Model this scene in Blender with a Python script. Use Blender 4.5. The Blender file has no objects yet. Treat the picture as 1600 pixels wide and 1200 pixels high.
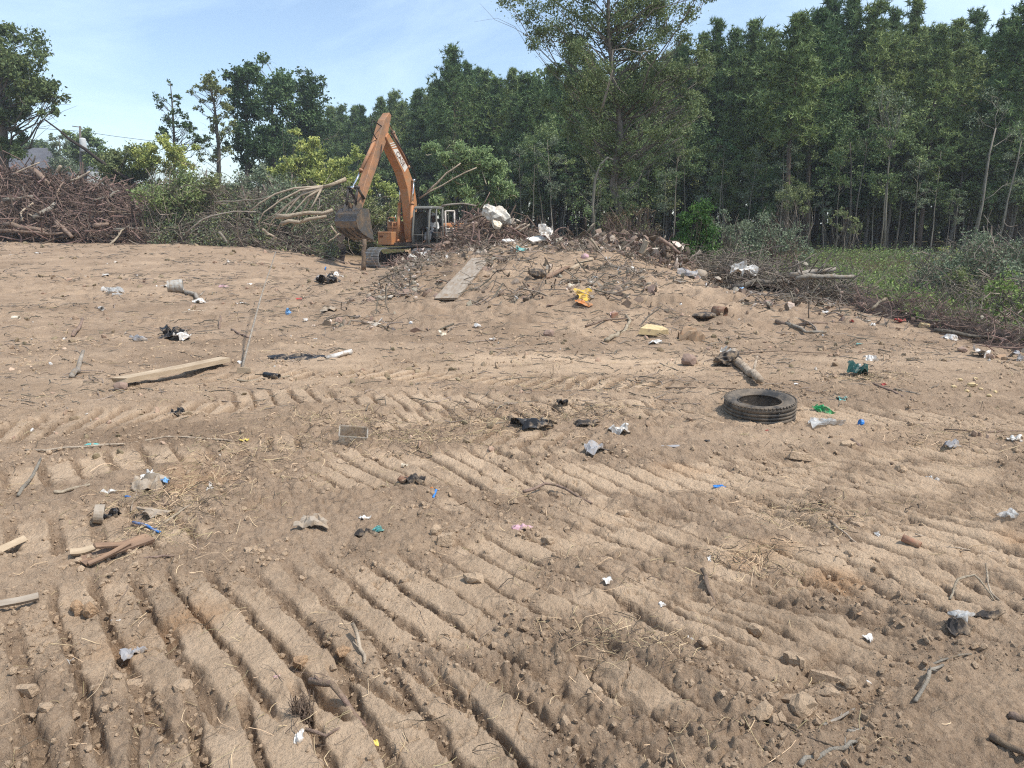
import bpy, bmesh, math, random
import numpy as np
from mathutils import Vector, Matrix

# ------------------------------------------------------------------ camera, sky, sun, exposure
scene = bpy.context.scene
COL = scene.collection
EYE = 1.65
PITCH = math.radians(12.3)
FPX = 1150.0
cam_data = bpy.data.cameras.new("camera")
cam_data.sensor_width = 36.0
cam_data.lens = 36.0 * FPX / 1600.0
cam_data.clip_start = 0.05
cam_data.clip_end = 3000
cam = bpy.data.objects.new("camera", cam_data)
cam.location = (0, 0, EYE)
cam.rotation_euler = (math.pi / 2 - PITCH, 0, 0)
COL.objects.link(cam)
scene.camera = cam

SUN_ELEV = math.radians(60)
SUN_AZ = math.radians(112)          # clockwise from +Y (the woods): from the right, a little behind the camera
world = bpy.data.worlds.new("World")
scene.world = world
world.use_nodes = True
wn, wl = world.node_tree.nodes, world.node_tree.links
wn.clear()
w_out = wn.new("ShaderNodeOutputWorld")
w_bg = wn.new("ShaderNodeBackground")
w_sky = wn.new("ShaderNodeTexSky")
w_sky.sky_type = 'NISHITA'
w_sky.sun_disc = False
w_sky.sun_elevation = SUN_ELEV
w_sky.sun_rotation = SUN_AZ
w_sky.air_density = 1.0
w_sky.dust_density = 0.7
w_sky.ozone_density = 1.2
w_bg.inputs["Strength"].default_value = 0.12
w_tc = wn.new("ShaderNodeTexCoord")
w_map = wn.new("ShaderNodeMapping")
w_map.inputs["Scale"].default_value = (0.8, 0.8, 3.0)
w_map.inputs["Rotation"].default_value = (0.15, -0.25, 0.5)
w_map.inputs["Location"].default_value = (1.7, 0.3, 0.2)
w_n = wn.new("ShaderNodeTexNoise")
w_n.inputs["Scale"].default_value = 2.1
w_n.inputs["Detail"].default_value = 8
w_n.inputs["Roughness"].default_value = 0.62
w_n.inputs["Distortion"].default_value = 0.5
w_r = wn.new("ShaderNodeValToRGB")
w_r.color_ramp.elements[0].position = 0.36
w_r.color_ramp.elements[0].color = (0.05, 0.05, 0.05, 1)
w_r.color_ramp.elements[1].position = 0.68
w_r.color_ramp.elements[1].color = (0.52, 0.52, 0.52, 1)
w_mix = wn.new("ShaderNodeMix")
w_mix.data_type = 'RGBA'
w_mix.inputs["B"].default_value = (5.9, 7.2, 8.2, 1)
wl.new(w_tc.outputs["Generated"], w_map.inputs["Vector"])
wl.new(w_map.outputs["Vector"], w_n.inputs["Vector"])
wl.new(w_n.outputs["Fac"], w_r.inputs["Fac"])
wl.new(w_r.outputs["Color"], w_mix.inputs["Factor"])
wl.new(w_sky.outputs["Color"], w_mix.inputs["A"])
wl.new(w_mix.outputs["Result"], w_bg.inputs["Color"])
wl.new(w_bg.outputs["Background"], w_out.inputs["Surface"])

sun_data = bpy.data.lights.new("sun", 'SUN')
sun_data.energy = 3.1
sun_data.angle = math.radians(3.5)
sun_data.color = (1.0, 0.96, 0.90)
sun = bpy.data.objects.new("sun", sun_data)
sd = Vector((math.sin(SUN_AZ) * math.cos(SUN_ELEV), math.cos(SUN_AZ) * math.cos(SUN_ELEV), math.sin(SUN_ELEV)))
sun.rotation_euler = sd.to_track_quat('Z', 'Y').to_euler()
sun.location = sd * 100
COL.objects.link(sun)

scene.view_settings.view_transform = 'Standard'
scene.view_settings.look = 'None'
scene.view_settings.exposure = 0.74
scene.view_settings.gamma = 1.0
scene.view_settings.use_curve_mapping = False
scene.render.engine = 'CYCLES'
scene.cycles.use_denoising = False      # fine grain of the soil survives; the grain left is like a phone camera's
scene.cycles.sample_clamp_indirect = 2.0
scene.cycles.sample_clamp_direct = 6.0
scene.cycles.filter_width = 1.15
scene.cycles.max_bounces = 6
scene.cycles.diffuse_bounces = 3

rng = np.random.default_rng(7)
random.seed(7)

# ------------------------------------------------------------------ noise
def _hash(ix, iy, seed):
    n = (ix.astype(np.int64) * 374761393 + iy.astype(np.int64) * 668265263 + seed * 1442695041) & 0xffffffff
    n = ((n ^ (n >> 13)) * 1274126177) & 0xffffffff
    n = ((n ^ (n >> 15)) * 2246822519) & 0xffffffff
    return ((n ^ (n >> 16)) & 0xffffff) / 16777215.0

def vnoise(x, y, seed=0):
    ix = np.floor(x); iy = np.floor(y)
    fx = x - ix; fy = y - iy
    u = fx * fx * fx * (fx * (fx * 6 - 15) + 10); v = fy * fy * fy * (fy * (fy * 6 - 15) + 10)
    a = _hash(ix, iy, seed); b = _hash(ix + 1, iy, seed)
    c = _hash(ix, iy + 1, seed); d = _hash(ix + 1, iy + 1, seed)
    return (a + (b - a) * u + (c - a) * v + (a - b - c + d) * u * v) * 2 - 1

def fbm(x, y, octv=4, seed=0, gain=0.5):
    s = 0; amp = 1.0; tot = 0
    c, sn = math.cos(0.6), math.sin(0.6)
    for i in range(octv):
        s = s + amp * vnoise(x, y, seed + i * 17)
        tot += amp; amp *= gain
        x, y = (x * c - y * sn) * 2.03 + 3.1, (x * sn + y * c) * 2.03 - 1.7
    return s / tot

def worley(x, y, seed=0):
    ix = np.floor(x); iy = np.floor(y)
    f1 = np.full(x.shape, 9.0); f2 = np.full(x.shape, 9.0); cid = np.zeros(x.shape)
    for dx in (-1, 0, 1):
        for dy in (-1, 0, 1):
            cx = ix + dx; cy = iy + dy
            px = cx + _hash(cx, cy, seed); py = cy + _hash(cx, cy, seed + 91)
            d = np.hypot(px - x, py - y)
            h = _hash(cx, cy, seed + 41)
            near = d < f1
            f2 = np.where(near, f1, np.minimum(f2, d))
            cid = np.where(near, h, cid)
            f1 = np.where(near, d, f1)
    return f1, f2, cid

def sstep(a, b, x):
    t = np.clip((x - a) / (b - a), 0, 1)
    return t * t * (3 - 2 * t)

# ------------------------------------------------------------------ pixel -> place (the photograph was used to survey the site)
_F = np.array([0, math.cos(PITCH), -math.sin(PITCH)]); _U = np.array([0, math.sin(PITCH), math.cos(PITCH)])
def ray(px, py):
    d = _F + np.array([1, 0, 0]) * ((px - 800) / FPX) + _U * ((600 - py) / FPX)
    return d
def at3(px, py, Y):
    d = ray(px, py); t = Y / d[1]
    return np.array([t * d[0], Y, EYE + t * d[2]])

CTRL = [(0,1200,1.98),(800,1200,1.98),(1600,1200,1.98),(0,900,3.25),(800,900,3.25),(1600,900,3.25),
 (0,700,5.3),(400,700,5.3),(800,700,5.3),(1200,700,5.3),(1600,700,5.3),
 (0,600,7.57),(400,600,7.57),(800,600,7.57),(1200,600,7.6),(1600,600,7.4),
 (0,520,11.4),(300,520,11.4),(560,530,10.6),(800,535,10.3),(1050,535,10.3),(1250,530,10.5),(1600,560,9.1),
 (100,450,18.5),(350,450,18.5),(0,420,24),(200,420,24),(420,420,25),(0,388,33),(200,388,33),(100,370,41),(350,378,38),(480,400,33),
 (520,450,19.0),(560,430,24),(600,419,31.5),(650,420,31),(600,470,14.5),
 (700,470,13.5),(760,405,17.5),(740,397,18.8),(850,470,12.8),(850,420,15.6),(840,386,19),(950,470,12.8),(950,425,15.6),(950,386,18.6),
 (1060,412,18),(1030,460,13.5),(1100,445,17.5),(1180,470,14.5),(1250,456,17),(1400,502,12.9),(1330,470,15.3)]
ctrl = [at3(*c) for c in CTRL]
ctrl += [np.array(c, float) for c in [(-6,0,0),(0,0,0),(6,0,0),(-6,-6,0),(6,-6,0),(-20,8,.1),(-30,20,.3),(-38,40,.95),(-20,55,1.0),(-60,70,1.0),(-5,55,.2),
   (0,26,.1),(4,26,0),(-1.3,22,.95),(-1.6,26,.4),(-5.2,26,-.12),(-4.6,30,-.3),(-6.5,29,-.2),(-4.0,24,.0),(-4.1,35.4,-.40),(-6.5,33,-.38),(-2,37,-.35),(-7,37,-.3),(-3,33,-.38),(-5,31,-.36),(-6,42,.2),(9.5,9,-.35),(9.5,13,-.4),(9.5,18,-.35),(9,24,-.2),(14,14,-.4),(16,30,0),(8,38,.05),(25,38,.1),(22,10,-.3),(30,60,.3),(0,80,.4),(14,-4,-.2),(-18,-6,0)]]
ctrl = np.array(ctrl)

def _tps(r2):
    return 0.5 * r2 * np.log(r2 + 1e-9)
_n = len(ctrl)
_K = _tps(((ctrl[:, None, :2] - ctrl[None, :, :2]) ** 2).sum(-1)) + np.eye(_n) * 0.6
_Pm = np.c_[np.ones(_n), ctrl[:, :2]]
_A = np.zeros((_n + 3, _n + 3)); _A[:_n, :_n] = _K; _A[:_n, _n:] = _Pm; _A[_n:, :_n] = _Pm.T
_w = np.linalg.solve(_A, np.r_[ctrl[:, 2], 0, 0, 0])

def macro(x, y):
    x = np.asarray(x, float); y = np.asarray(y, float)
    r = np.hypot(x, y)
    k = np.minimum(1.0, 85.0 / np.maximum(r, 1e-6))
    xc, yc = x * k, np.maximum(y * k, -8)
    z = _w[_n] + _w[_n + 1] * xc + _w[_n + 2] * yc
    for i in range(_n):
        z = z + _w[i] * _tps((xc - ctrl[i, 0]) ** 2 + (yc - ctrl[i, 1]) ** 2)
    far = sstep(60, 85, r)
    z = z * (1 - far) + 0.5 * far
    return np.clip(z, -0.9, 2.2)

def at(px, py, hit=macro):
    d = ray(px, py)
    Y = np.geomspace(1.2, 110, 420)
    t = Y / d[1]
    x = t * d[0]; z = EYE + t * d[2]
    g = hit(x, Y)
    below = np.nonzero(z < g)[0]
    if len(below) == 0:
        return np.array([x[-1], Y[-1], g[-1]])
    i = max(1, below[0])
    e0, e1 = z[i - 1] - g[i - 1], z[i] - g[i]
    f = e0 / (e0 - e1)
    return np.array([x[i - 1] + f * (x[i] - x[i - 1]), Y[i - 1] + f * (Y[i] - Y[i - 1]), g[i - 1] + f * (g[i] - g[i - 1])])

# ------------------------------------------------------------------ track lanes pressed by crawler tracks
# (centre line in surveyed points, width, lug pitch, skew of the lugs, depth)
LANES = [
 ([(-60,1035),(180,1015),(400,985),(740,945),(1050,890),(1330,850),(1660,835)], 1.32, 0.182, 0.50, 0.038),
 ([(-80,1190),(150,1170),(400,1155),(620,1150),(850,1120),(1080,1095)], 0.78, 0.186, 0.45, 0.038),
 ([(470,735),(640,728),(860,735),(1060,745),(1300,738),(1640,745)], 0.95, 0.200, 0.75, 0.036),
 ([(560,655),(800,650),(1100,640)], 0.60, 0.20, 0.5, 0.044),
 ([(-60,690),(120,660),(330,640),(430,632)], 0.62, 0.20, -0.55, 0.050),
 ([(330,622),(520,626),(760,632),(1060,634)], 0.58, 0.20, 0.55, 0.052),
 ([(-60,760),(120,735),(320,705),(520,690)], 0.60, 0.21, 0.1, 0.030),
 ([(1150,735),(1330,715),(1600,705)], 0.6, 0.2, 0.9, 0.03),
 ([(640,800),(900,795),(1200,800),(1660,780)], 0.5, 0.19, 0.7, 0.034),
 ([(1150,900),(1350,930),(1660,960)], 0.7, 0.165, 0.45, 0.036),
 ([(760,1062),(980,1040),(1200,1012),(1420,965)], 1.0, 0.18, 0.5, 0.036),
 ([(480,672),(760,684),(1000,690)], 0.45, 0.2, -0.4, 0.028),
 ([(-60,850),(160,830),(420,800)], 0.55, 0.21, 0.4, 0.026),
 ([(300,590),(560,585),(820,596),(1080,604)], 0.62, 0.20, -0.4, 0.042),
 ([(1050,660),(1300,650),(1660,665)], 0.6, 0.19, 0.6, 0.036),
 ([(1180,1010),(1290,1060),(1400,1130)], 0.55, 0.2, 0.1, 0.028),
]
def _lane_path(pts):
    P = np.array([at(*p)[:2] for p in pts])
    seg = np.r_[0, np.cumsum(np.hypot(*np.diff(P, axis=0).T))]
    n = max(12, int(seg[-1] / 0.25))
    s = np.linspace(0, seg[-1], n)
    Q = np.c_[np.interp(s, seg, P[:, 0]), np.interp(s, seg, P[:, 1])]
    for _ in range(6):
        Q[1:-1] = (Q[:-2] + 2 * Q[1:-1] + Q[2:]) / 4
    return Q
LANE_PATHS = [_lane_path(l[0]) for l in LANES]

def lane_coords(Q, x, y, lim):
    seg = np.r_[0, np.cumsum(np.hypot(*np.diff(Q, axis=0).T))]
    best = np.full(x.shape, 1e9); S = np.zeros(x.shape); T = np.zeros(x.shape)
    for i in range(len(Q) - 1):
        a = Q[i]; b = Q[i + 1]; L = seg[i + 1] - seg[i]
        d = (b - a) / L
        rx = x - a[0]; ry = y - a[1]
        u = rx * d[0] + ry * d[1]
        uc = np.clip(u, 0, L)
        if i == 0: uc = np.minimum(u, L)
        if i == len(Q) - 2: uc = np.maximum(u, 0) if i else u
        dd = np.hypot(rx - uc * d[0], ry - uc * d[1])
        m = dd < best
        best = np.where(m, dd, best)
        S = np.where(m, seg[i] + uc, S)
        T = np.where(m, -rx * d[1] + ry * d[0], T)
    return S, T, seg[-1]

def surface(x, y):
    """height of the churned ground and its compaction, darker tone (grooves and damp patches), clay and leaf-litter masks"""
    x = np.asarray(x, float); y = np.asarray(y, float)
    r = np.hypot(x, y)
    z = macro(x, y)
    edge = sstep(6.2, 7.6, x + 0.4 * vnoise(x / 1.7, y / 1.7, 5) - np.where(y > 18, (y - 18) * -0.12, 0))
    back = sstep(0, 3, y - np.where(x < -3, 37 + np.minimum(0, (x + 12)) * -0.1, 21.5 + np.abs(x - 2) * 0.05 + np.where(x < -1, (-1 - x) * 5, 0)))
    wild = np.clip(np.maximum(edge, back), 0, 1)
    near = 1 - sstep(9, 16, r)
    # soft undulation of dozed soil, more of it away from the packed lanes
    z = z + (0.045 * fbm(x / 1.9, y / 1.3, 3, 3) + 0.030 * fbm(x / 0.75, y / 0.5, 3, 11)) * sstep(3.5, 8, r)
    z = z + 0.012 * fbm(x / 0.8, y / 0.8, 3, 23)
    mound = sstep(9.5, 12, y) * (1 - sstep(20, 24, y)) * sstep(-4, -1.5, x) * (1 - sstep(5.5, 7, x))
    z = z + mound * (0.16 * fbm(x / 1.3, y / 1.3, 5, 31, 0.62) + 0.20 * np.abs(fbm(x / 0.7, y / 0.55, 4, 37, 0.6)) - 0.05)
    pack = 0.25 + 0.40 * fbm(x / 1.4, y / 0.9, 4, 61) - 0.14 * sstep(7, 12, r)
    dark_soil = np.zeros(x.shape)
    m = r < 22
    xs, ys = x[m], y[m]
    zm = z[m]; pm = pack[m]; wm = dark_soil[m]; lane_any = np.zeros(xs.shape)
    wx = xs + 0.014 * fbm(xs / 0.35, ys / 0.35, 3, 71)
    wy = ys + 0.014 * fbm(xs / 0.35, ys / 0.35, 3, 77)
    for li, (pts, wid, pitch, skew, dep) in enumerate(LANES):
        Q = LANE_PATHS[li]
        bb = (xs > Q[:, 0].min() - wid) & (xs < Q[:, 0].max() + wid) & (ys > Q[:, 1].min() - wid) & (ys < Q[:, 1].max() + wid)
        if not bb.any(): continue
        S, T, Lt = lane_coords(Q, wx[bb], wy[bb], wid)
        n1 = fbm(xs[bb] / 0.5, ys[bb] / 0.5, 3, 100 + li)
        inside = 1 - sstep(wid / 2 - 0.16, wid / 2 + 0.08, np.abs(T) + 0.22 * n1)
        inside = inside * sstep(-0.1, 0.4, S) * (1 - sstep(Lt - 0.4, Lt + 0.1, S))
        inside = inside * ((0.75 if dep >= 0.042 else 0.45) + (0.25 if dep >= 0.042 else 0.55) * sstep(-0.35, 0.05, fbm(xs[bb] / 1.1, ys[bb] / 0.8, 3, 330 + li)))
        ph = S / pitch + skew * T / pitch + 0.11 * fbm(xs[bb] / 1.3, ys[bb] / 1.3, 2, 140 + li) + 0.11 * fbm(xs[bb] / 0.10, ys[bb] / 0.10, 3, 145 + li)
        k = np.floor(ph); f = ph - k
        hk = _hash(k, k * 0 + li, 19)
        gw = 0.20 + 0.20 * _hash(k, k * 0 + li, 29) + 0.10 * n1
        groove = 1 - sstep(gw * 0.62, gw, f)
        groove = np.maximum(groove, sstep(0.945, 0.995, f))
        padh = -0.014 + 0.030 * (f - gw) + 0.020 * (hk - 0.5)
        broken = sstep(0.06, 0.45, fbm(xs[bb] / 0.42, ys[bb] / 0.42, 4, 180 + li) + 0.25 * (_hash(k, k * 0 + li, 37) - 0.5))
        if dep >= 0.042: broken = broken * 0.35
        lug = padh - 1.2 * dep * groove * (0.70 + 0.6 * hk) * (1 - 0.6 * broken)
        rim = np.exp(-((np.abs(T) - wid / 2 - 0.03) / 0.09) ** 2) * 0.020
        zm[bb] = zm[bb] + inside * (lug - 0.006) + rim * (0.4 + n1)
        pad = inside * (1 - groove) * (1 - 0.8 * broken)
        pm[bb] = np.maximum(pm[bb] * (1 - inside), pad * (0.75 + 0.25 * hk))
        wm[bb] = np.maximum(wm[bb] * (1 - inside), inside * groove * (0.9 if dep >= 0.042 else 0.6))  # grooves between the pads take the darker soil tone
        lane_any[bb] = np.maximum(lane_any[bb], inside)
    # the smooth bladed strip across the middle
    strip = np.exp(-((ys - 8.6 - 0.12 * xs - 0.2 * vnoise(xs, ys, 3)) / 0.9) ** 2) * sstep(-4, -2, xs) * (1 - sstep(2.0, 4, xs)) * (1 - lane_any)
    pm = np.maximum(pm, strip * (0.75 + 0.3 * fbm(xs / 1.2, ys / 0.25, 3, 88)))
    zm = zm - 0.012 * strip * np.abs(vnoise(xs / 1.5, ys / 0.16, 9))
    # crumbs, clods and cracked crust
    loose = np.clip(1 - pm, 0, 1)
    res = 1 - 0.75 * sstep(5.5, 13, r[m])
    b = np.abs(fbm(xs / 0.16, ys / 0.16, 4, 200, 0.62))
    zm = zm + (0.048 * b - 0.010) * loose * (0.35 + 0.65 * res)
    b2 = np.abs(fbm(xs / 0.065, ys / 0.065, 3, 205, 0.6))
    zm = zm + 0.030 * b2 * (0.15 + 0.85 * loose) * res
    f1, f2, cid = worley(wx / 0.060, wy / 0.060, 7)
    clod = sstep(0.04, 0.30, f2 - f1) * (cid > 0.35) * sstep(-0.1, 0.35, fbm(xs / 0.6, ys / 0.6, 3, 210))
    zm = zm + 0.027 * clod * cid * loose * res
    f1b, f2b, cidb = worley(wx / 0.030 + 5, wy / 0.030, 8)
    zm = zm + 0.011 * sstep(0.05, 0.5, f2b - f1b) * (cidb > 0.5) * loose * (1 - sstep(2.8, 5, r[m]))
    f1c, f2c, cidc = worley(wx / 0.17 + 0.5 * vnoise(xs / .08, ys / .08, 2), wy / 0.17, 13)
    crust = sstep(-0.02, 0.25, fbm(xs / 0.8, ys / 0.8, 3, 230)) * (1 - sstep(4, 7, r[m]))
    crack = 1 - sstep(0.015, 0.060, f2c - f1c)
    zm = zm - 0.024 * crack * crust * pm + 0.022 * (cidc - 0.5) * crust * pm
    zm = zm + 0.006 * fbm(xs / 0.040, ys / 0.040, 3, 240) * res
    z[m] = zm; pack[m] = pm; dark_soil[m] = wm
    # a rougher look further off
    farr = sstep(8, 14, r) * (1 - wild)
    f1d, f2d, cidd = worley(x / 0.28, y / 0.22, 17)
    z = z + farr * (0.075 * np.abs(fbm(x / 0.45, y / 0.35, 3, 250)) + 0.07 * sstep(0.05, 0.4, f2d - f1d) * (cidd > 0.70) * cidd * sstep(-.1, .3, fbm(x / 1.5, y / 1.5, 3, 258)))
    pack = pack * (1 - 0.75 * wild)
    dark_soil = np.clip(dark_soil + (0.45 + 0.35 * sstep(4, 8, r)) * sstep(0.05, 0.45, fbm(x / 1.3, y / 0.8, 4, 270)) * (1 - np.clip(pack, 0, 1)), 0, 1)
    clay = sstep(0.28, 0.55, fbm(x / 0.7 + 9, y / 0.7, 3, 290)) * (1 - sstep(3.5, 7, r))
    return z, np.clip(pack, 0, 1), dark_soil, clay, wild

def gz(x, y):
    return surface(np.atleast_1d(np.asarray(x, float)), np.atleast_1d(np.asarray(y, float)))[0]

# ------------------------------------------------------------------ mesh and object helpers
def np_mesh(name, V, faces, mats, midx=None, smooth=False):
    """V (n,3); faces: list of (m,k) int arrays; mats: list of materials; midx: list of material slots per faces array"""
    me = bpy.data.meshes.new(name)
    V = np.asarray(V, np.float32)
    faces = [np.asarray(f, np.int64) for f in faces if len(f)]
    me.vertices.add(len(V)); me.vertices.foreach_set("co", V.ravel())
    loops = np.concatenate([f.ravel() for f in faces]).astype(np.int32)
    tot = np.concatenate([np.full(len(f), f.shape[1]) for f in faces]).astype(np.int32)
    start = np.r_[0, np.cumsum(tot)[:-1]].astype(np.int32)
    me.loops.add(len(loops)); me.loops.foreach_set("vertex_index", loops)
    me.polygons.add(len(tot)); me.polygons.foreach_set("loop_start", start)
    if midx is not None:
        mi = np.concatenate([np.full(len(f), i) for f, i in zip(faces, midx)]).astype(np.int32)
        me.polygons.foreach_set("material_index", mi)
    me.polygons.foreach_set("use_smooth", np.full(len(tot), bool(smooth)))
    for m in mats: me.materials.append(m)
    me.update(calc_edges=True)
    me.validate()
    return me

def link(name, data, parent=None, loc=None, rot=None, scale=None, **props):
    o = bpy.data.objects.new(name, data)
    COL.objects.link(o)
    if parent is not None: o.parent = parent
    if loc is not None: o.location = [float(c) for c in loc]
    if rot is not None: o.rotation_euler = rot
    if scale is not None: o.scale = (scale,) * 3 if isinstance(scale, (int, float)) else scale
    for k, v in props.items():
        if v is not None: o[k] = v
    return o

def thing(name, label, cat, loc=(0, 0, 0), rot=None, group=None, data=None, scale=None):
    return link(name, data, None, loc, rot, scale, label=label, category=cat, group=group)

def dup(root, loc, rotz=0.0, scale=1.0, label=None, group=None, rot=None):
    r = root.copy(); COL.objects.link(r)
    r.location = [float(c) for c in loc]; r.rotation_euler = rot if rot is not None else (0, 0, rotz)
    r.scale = (scale,) * 3 if isinstance(scale, (int, float)) else scale
    if label: r['label'] = label
    if group: r['group'] = group
    for ch in list(root.children):
        c = ch.copy(); COL.objects.link(c); c.parent = r
        for g in ch.children:
            d = g.copy(); COL.objects.link(d); d.parent = c
    return r

class MB:
    """collects simple shapes, built as ONE mesh"""
    def __init__(s): s.V = []; s.F = {}; s.n = 0
    def add(s, V, F, mi=0):
        V = np.asarray(V, float); s.V.append(V)
        for f in F: s.F.setdefault((len(f), mi), []).append([i + s.n for i in f])
        s.n += len(V); return s
    def addnp(s, V, FA, mi=0):
        s.V.append(V)
        for f in FA:
            if len(f): s.F.setdefault((f.shape[1], mi), []).extend((f + s.n).tolist())
        s.n += len(V); return s
    def box(s, c, size, R=None, mi=0, taper=1.0):
        hx, hy, hz = [k / 2 for k in size]
        v = np.array([[-hx,-hy,-hz],[hx,-hy,-hz],[hx,hy,-hz],[-hx,hy,-hz],[-hx*taper,-hy*taper,hz],[hx*taper,-hy*taper,hz],[hx*taper,hy*taper,hz],[-hx*taper,hy*taper,hz]])
        if R is not None: v = v @ np.array(R).T
        return s.add(v + np.array(c), [(0,3,2,1),(4,5,6,7),(0,1,5,4),(1,2,6,5),(2,3,7,6),(3,0,4,7)], mi)
    def tube(s, path, rad, sides=8, mi=0, cap=True, squash=1.0):
        P = np.asarray(path, float); n = len(P)
        rad = np.full(n, rad) if np.isscalar(rad) else np.asarray(rad, float)
        T = np.gradient(P, axis=0); T /= np.linalg.norm(T, axis=1)[:, None] + 1e-12
        ref = np.array([0, 0, 1.0]) if abs(T[0][2]) < 0.9 else np.array([1.0, 0, 0])
        V = []
        u = np.cross(T[0], ref); u /= np.linalg.norm(u)
        for i in range(n):
            u = u - T[i] * (u @ T[i]); u /= np.linalg.norm(u) + 1e-12
            w = np.cross(T[i], u)
            a = np.arange(sides) * 2 * math.pi / sides
            V.append(P[i] + rad[i] * (np.cos(a)[:, None] * u + squash * np.sin(a)[:, None] * w))
        V = np.concatenate(V); F = []
        for i in range(n - 1):
            for j in range(sides):
                k = (j + 1) % sides
                F.append((i*sides+j, i*sides+k, (i+1)*sides+k, (i+1)*sides+j))
        if cap:
            F.append(tuple(range(sides))[::-1]); F.append(tuple((n-1)*sides + j for j in range(sides)))
        return s.add(V, F, mi)
    def lathe(s, prof, M=None, seg=24, mi=0):
        V = []; n = len(prof)
        for r, z in prof:
            for j in range(seg):
                a = 2 * math.pi * j / seg; V.append((r * math.cos(a), r * math.sin(a), z))
        V = np.array(V)
        if M is not None: V = V @ np.array(M)[:3, :3].T + np.array(M)[:3, 3]
        F = [(i*seg+j, i*seg+(j+1)%seg, (i+1)*seg+(j+1)%seg, (i+1)*seg+j) for i in range(n-1) for j in range(seg)]
        return s.add(V, F, mi)
    def prism(s, poly, y0, y1, frame=None, mi=0):
        """poly in the (a, b) plane, extruded from y0 to y1; frame maps (a, y, b) to space"""
        n = len(poly)
        V = np.array([(a, y0, b) for a, b in poly] + [(a, y1, b) for a, b in poly], float)
        if frame is not None: V = frame(V)
        F = [tuple(range(n)), tuple(range(2*n-1, n-1, -1))] + [(i, i+n, (i+1)%n+n, (i+1)%n) for i in range(n)]
        return s.add(V, F, mi)
    def mesh(s, name, mats, smooth=False):
        if not isinstance(mats, (list, tuple)): mats = [mats]
        ks = list(s.F)
        return np_mesh(name, np.concatenate(s.V), [np.array(s.F[k]) for k in ks], mats, [k[1] for k in ks], smooth)
    def build(s, name, mats, parent=None, smooth=False, bevel=0, **kw):
        me = s.mesh(name, mats, smooth)
        if bevel:
            bm = bmesh.new(); bm.from_mesh(me)
            bmesh.ops.recalc_face_normals(bm, faces=bm.faces)
            ed = [e for e in bm.edges if len(e.link_faces) == 2 and e.calc_face_angle(0) > 0.5]
            bmesh.ops.bevel(bm, geom=ed, offset=bevel, segments=1, affect='EDGES', clamp_overlap=True)
            bm.to_mesh(me); bm.free()
        return link(name, me, parent, **kw)

def strands(Pc, D, L, R, bend=0.1, sides=3, seg=3, taper=0.5, seed=0):
    """many curved rods at once: centres, unit directions, lengths, radii -> V, [F]"""
    r = np.random.default_rng(seed)
    N = len(Pc); D = D / np.linalg.norm(D, axis=1)[:, None]
    q = r.normal(size=(N, 3)); B = np.cross(D, q); B /= np.linalg.norm(B, axis=1)[:, None] + 1e-9
    W = np.cross(D, B)
    t = np.linspace(0, 1, seg + 1)
    bd = r.normal(size=N) * bend; wob = r.normal(size=N) * bend * 0.6
    C = Pc[:, None] + D[:, None] * (L[:, None] * (t - 0.5))[..., None] \
        + B[:, None] * (bd[:, None] * L[:, None] * (4 * (t - 0.5) ** 2 - 0.5))[..., None] \
        + W[:, None] * (wob[:, None] * L[:, None] * np.sin(t * 6.0))[..., None]
    rr = R[:, None] * (1 - (1 - taper) * t)
    a = np.arange(sides) * 2 * math.pi / sides
    ring = np.cos(a)[None, None, :, None] * B[:, None, None] + np.sin(a)[None, None, :, None] * W[:, None, None]
    V = (C[:, :, None] + rr[:, :, None, None] * ring).reshape(-1, 3)
    base = np.arange(N)[:, None, None] * (seg + 1) * sides
    i = np.arange(seg)[None, :, None] * sides; j = np.arange(sides)[None, None, :]; k = (j + 1) % sides
    F = np.stack([base + i + j, base + i + k, base + i + sides + k, base + i + sides + j], -1).reshape(-1, 4)
    return V, [F]

def leaf_quads(P, size, seed=0, aspect=0.55, up=0.0, fold=True):
    r = np.random.default_rng(seed)
    N = len(P)
    d = r.normal(size=(N, 3)); d[:, 2] += up; d /= np.linalg.norm(d, axis=1)[:, None]
    q = r.normal(size=(N, 3)); n = np.cross(d, q); n /= np.linalg.norm(n, axis=1)[:, None] + 1e-9
    s = np.asarray(size)[:, None] if np.ndim(size) else np.full((N, 1), size)
    a = P - d * s * 0.5; c = P + d * s * 0.5
    o = np.cross(d, n) * s * 0.12 * (1 if fold else 0)
    b = P + n * s * aspect * 0.5 + o; e = P - n * s * aspect * 0.5 + o
    V = np.stack([a, b, c, e], 1).reshape(-1, 3)
    F = np.arange(N * 4).reshape(N, 4)
    return V, [F]

def scatter(tV, tF, P, S, seed=0, squash=(1, 1)):
    """copies of a template mesh joined: random rotations, sizes S"""
    r = np.random.default_rng(seed); N = len(P)
    q = r.normal(size=(N, 4)); q /= np.linalg.norm(q, axis=1)[:, None]
    w, x, y, z = q.T
    R = np.stack([1-2*(y*y+z*z), 2*(x*y-z*w), 2*(x*z+y*w), 2*(x*y+z*w), 1-2*(x*x+z*z), 2*(y*z-x*w), 2*(x*z-y*w), 2*(y*z+x*w), 1-2*(x*x+y*y)], -1).reshape(N, 3, 3)
    sc = np.stack([np.ones(N), r.uniform(*squash, N) if squash[0] != squash[1] else np.full(N, squash[0]), r.uniform(0.6, 1.1, N)], -1)
    V = np.einsum('nij,nvj->nvi', R, tV[None] * sc[:, None]) * np.asarray(S)[:, None, None] + P[:, None]
    k = len(tV)
    F = (tF[None] + (np.arange(N) * k)[:, None, None]).reshape(-1, tF.shape[1])
    return V.reshape(-1, 3), [F]

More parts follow.
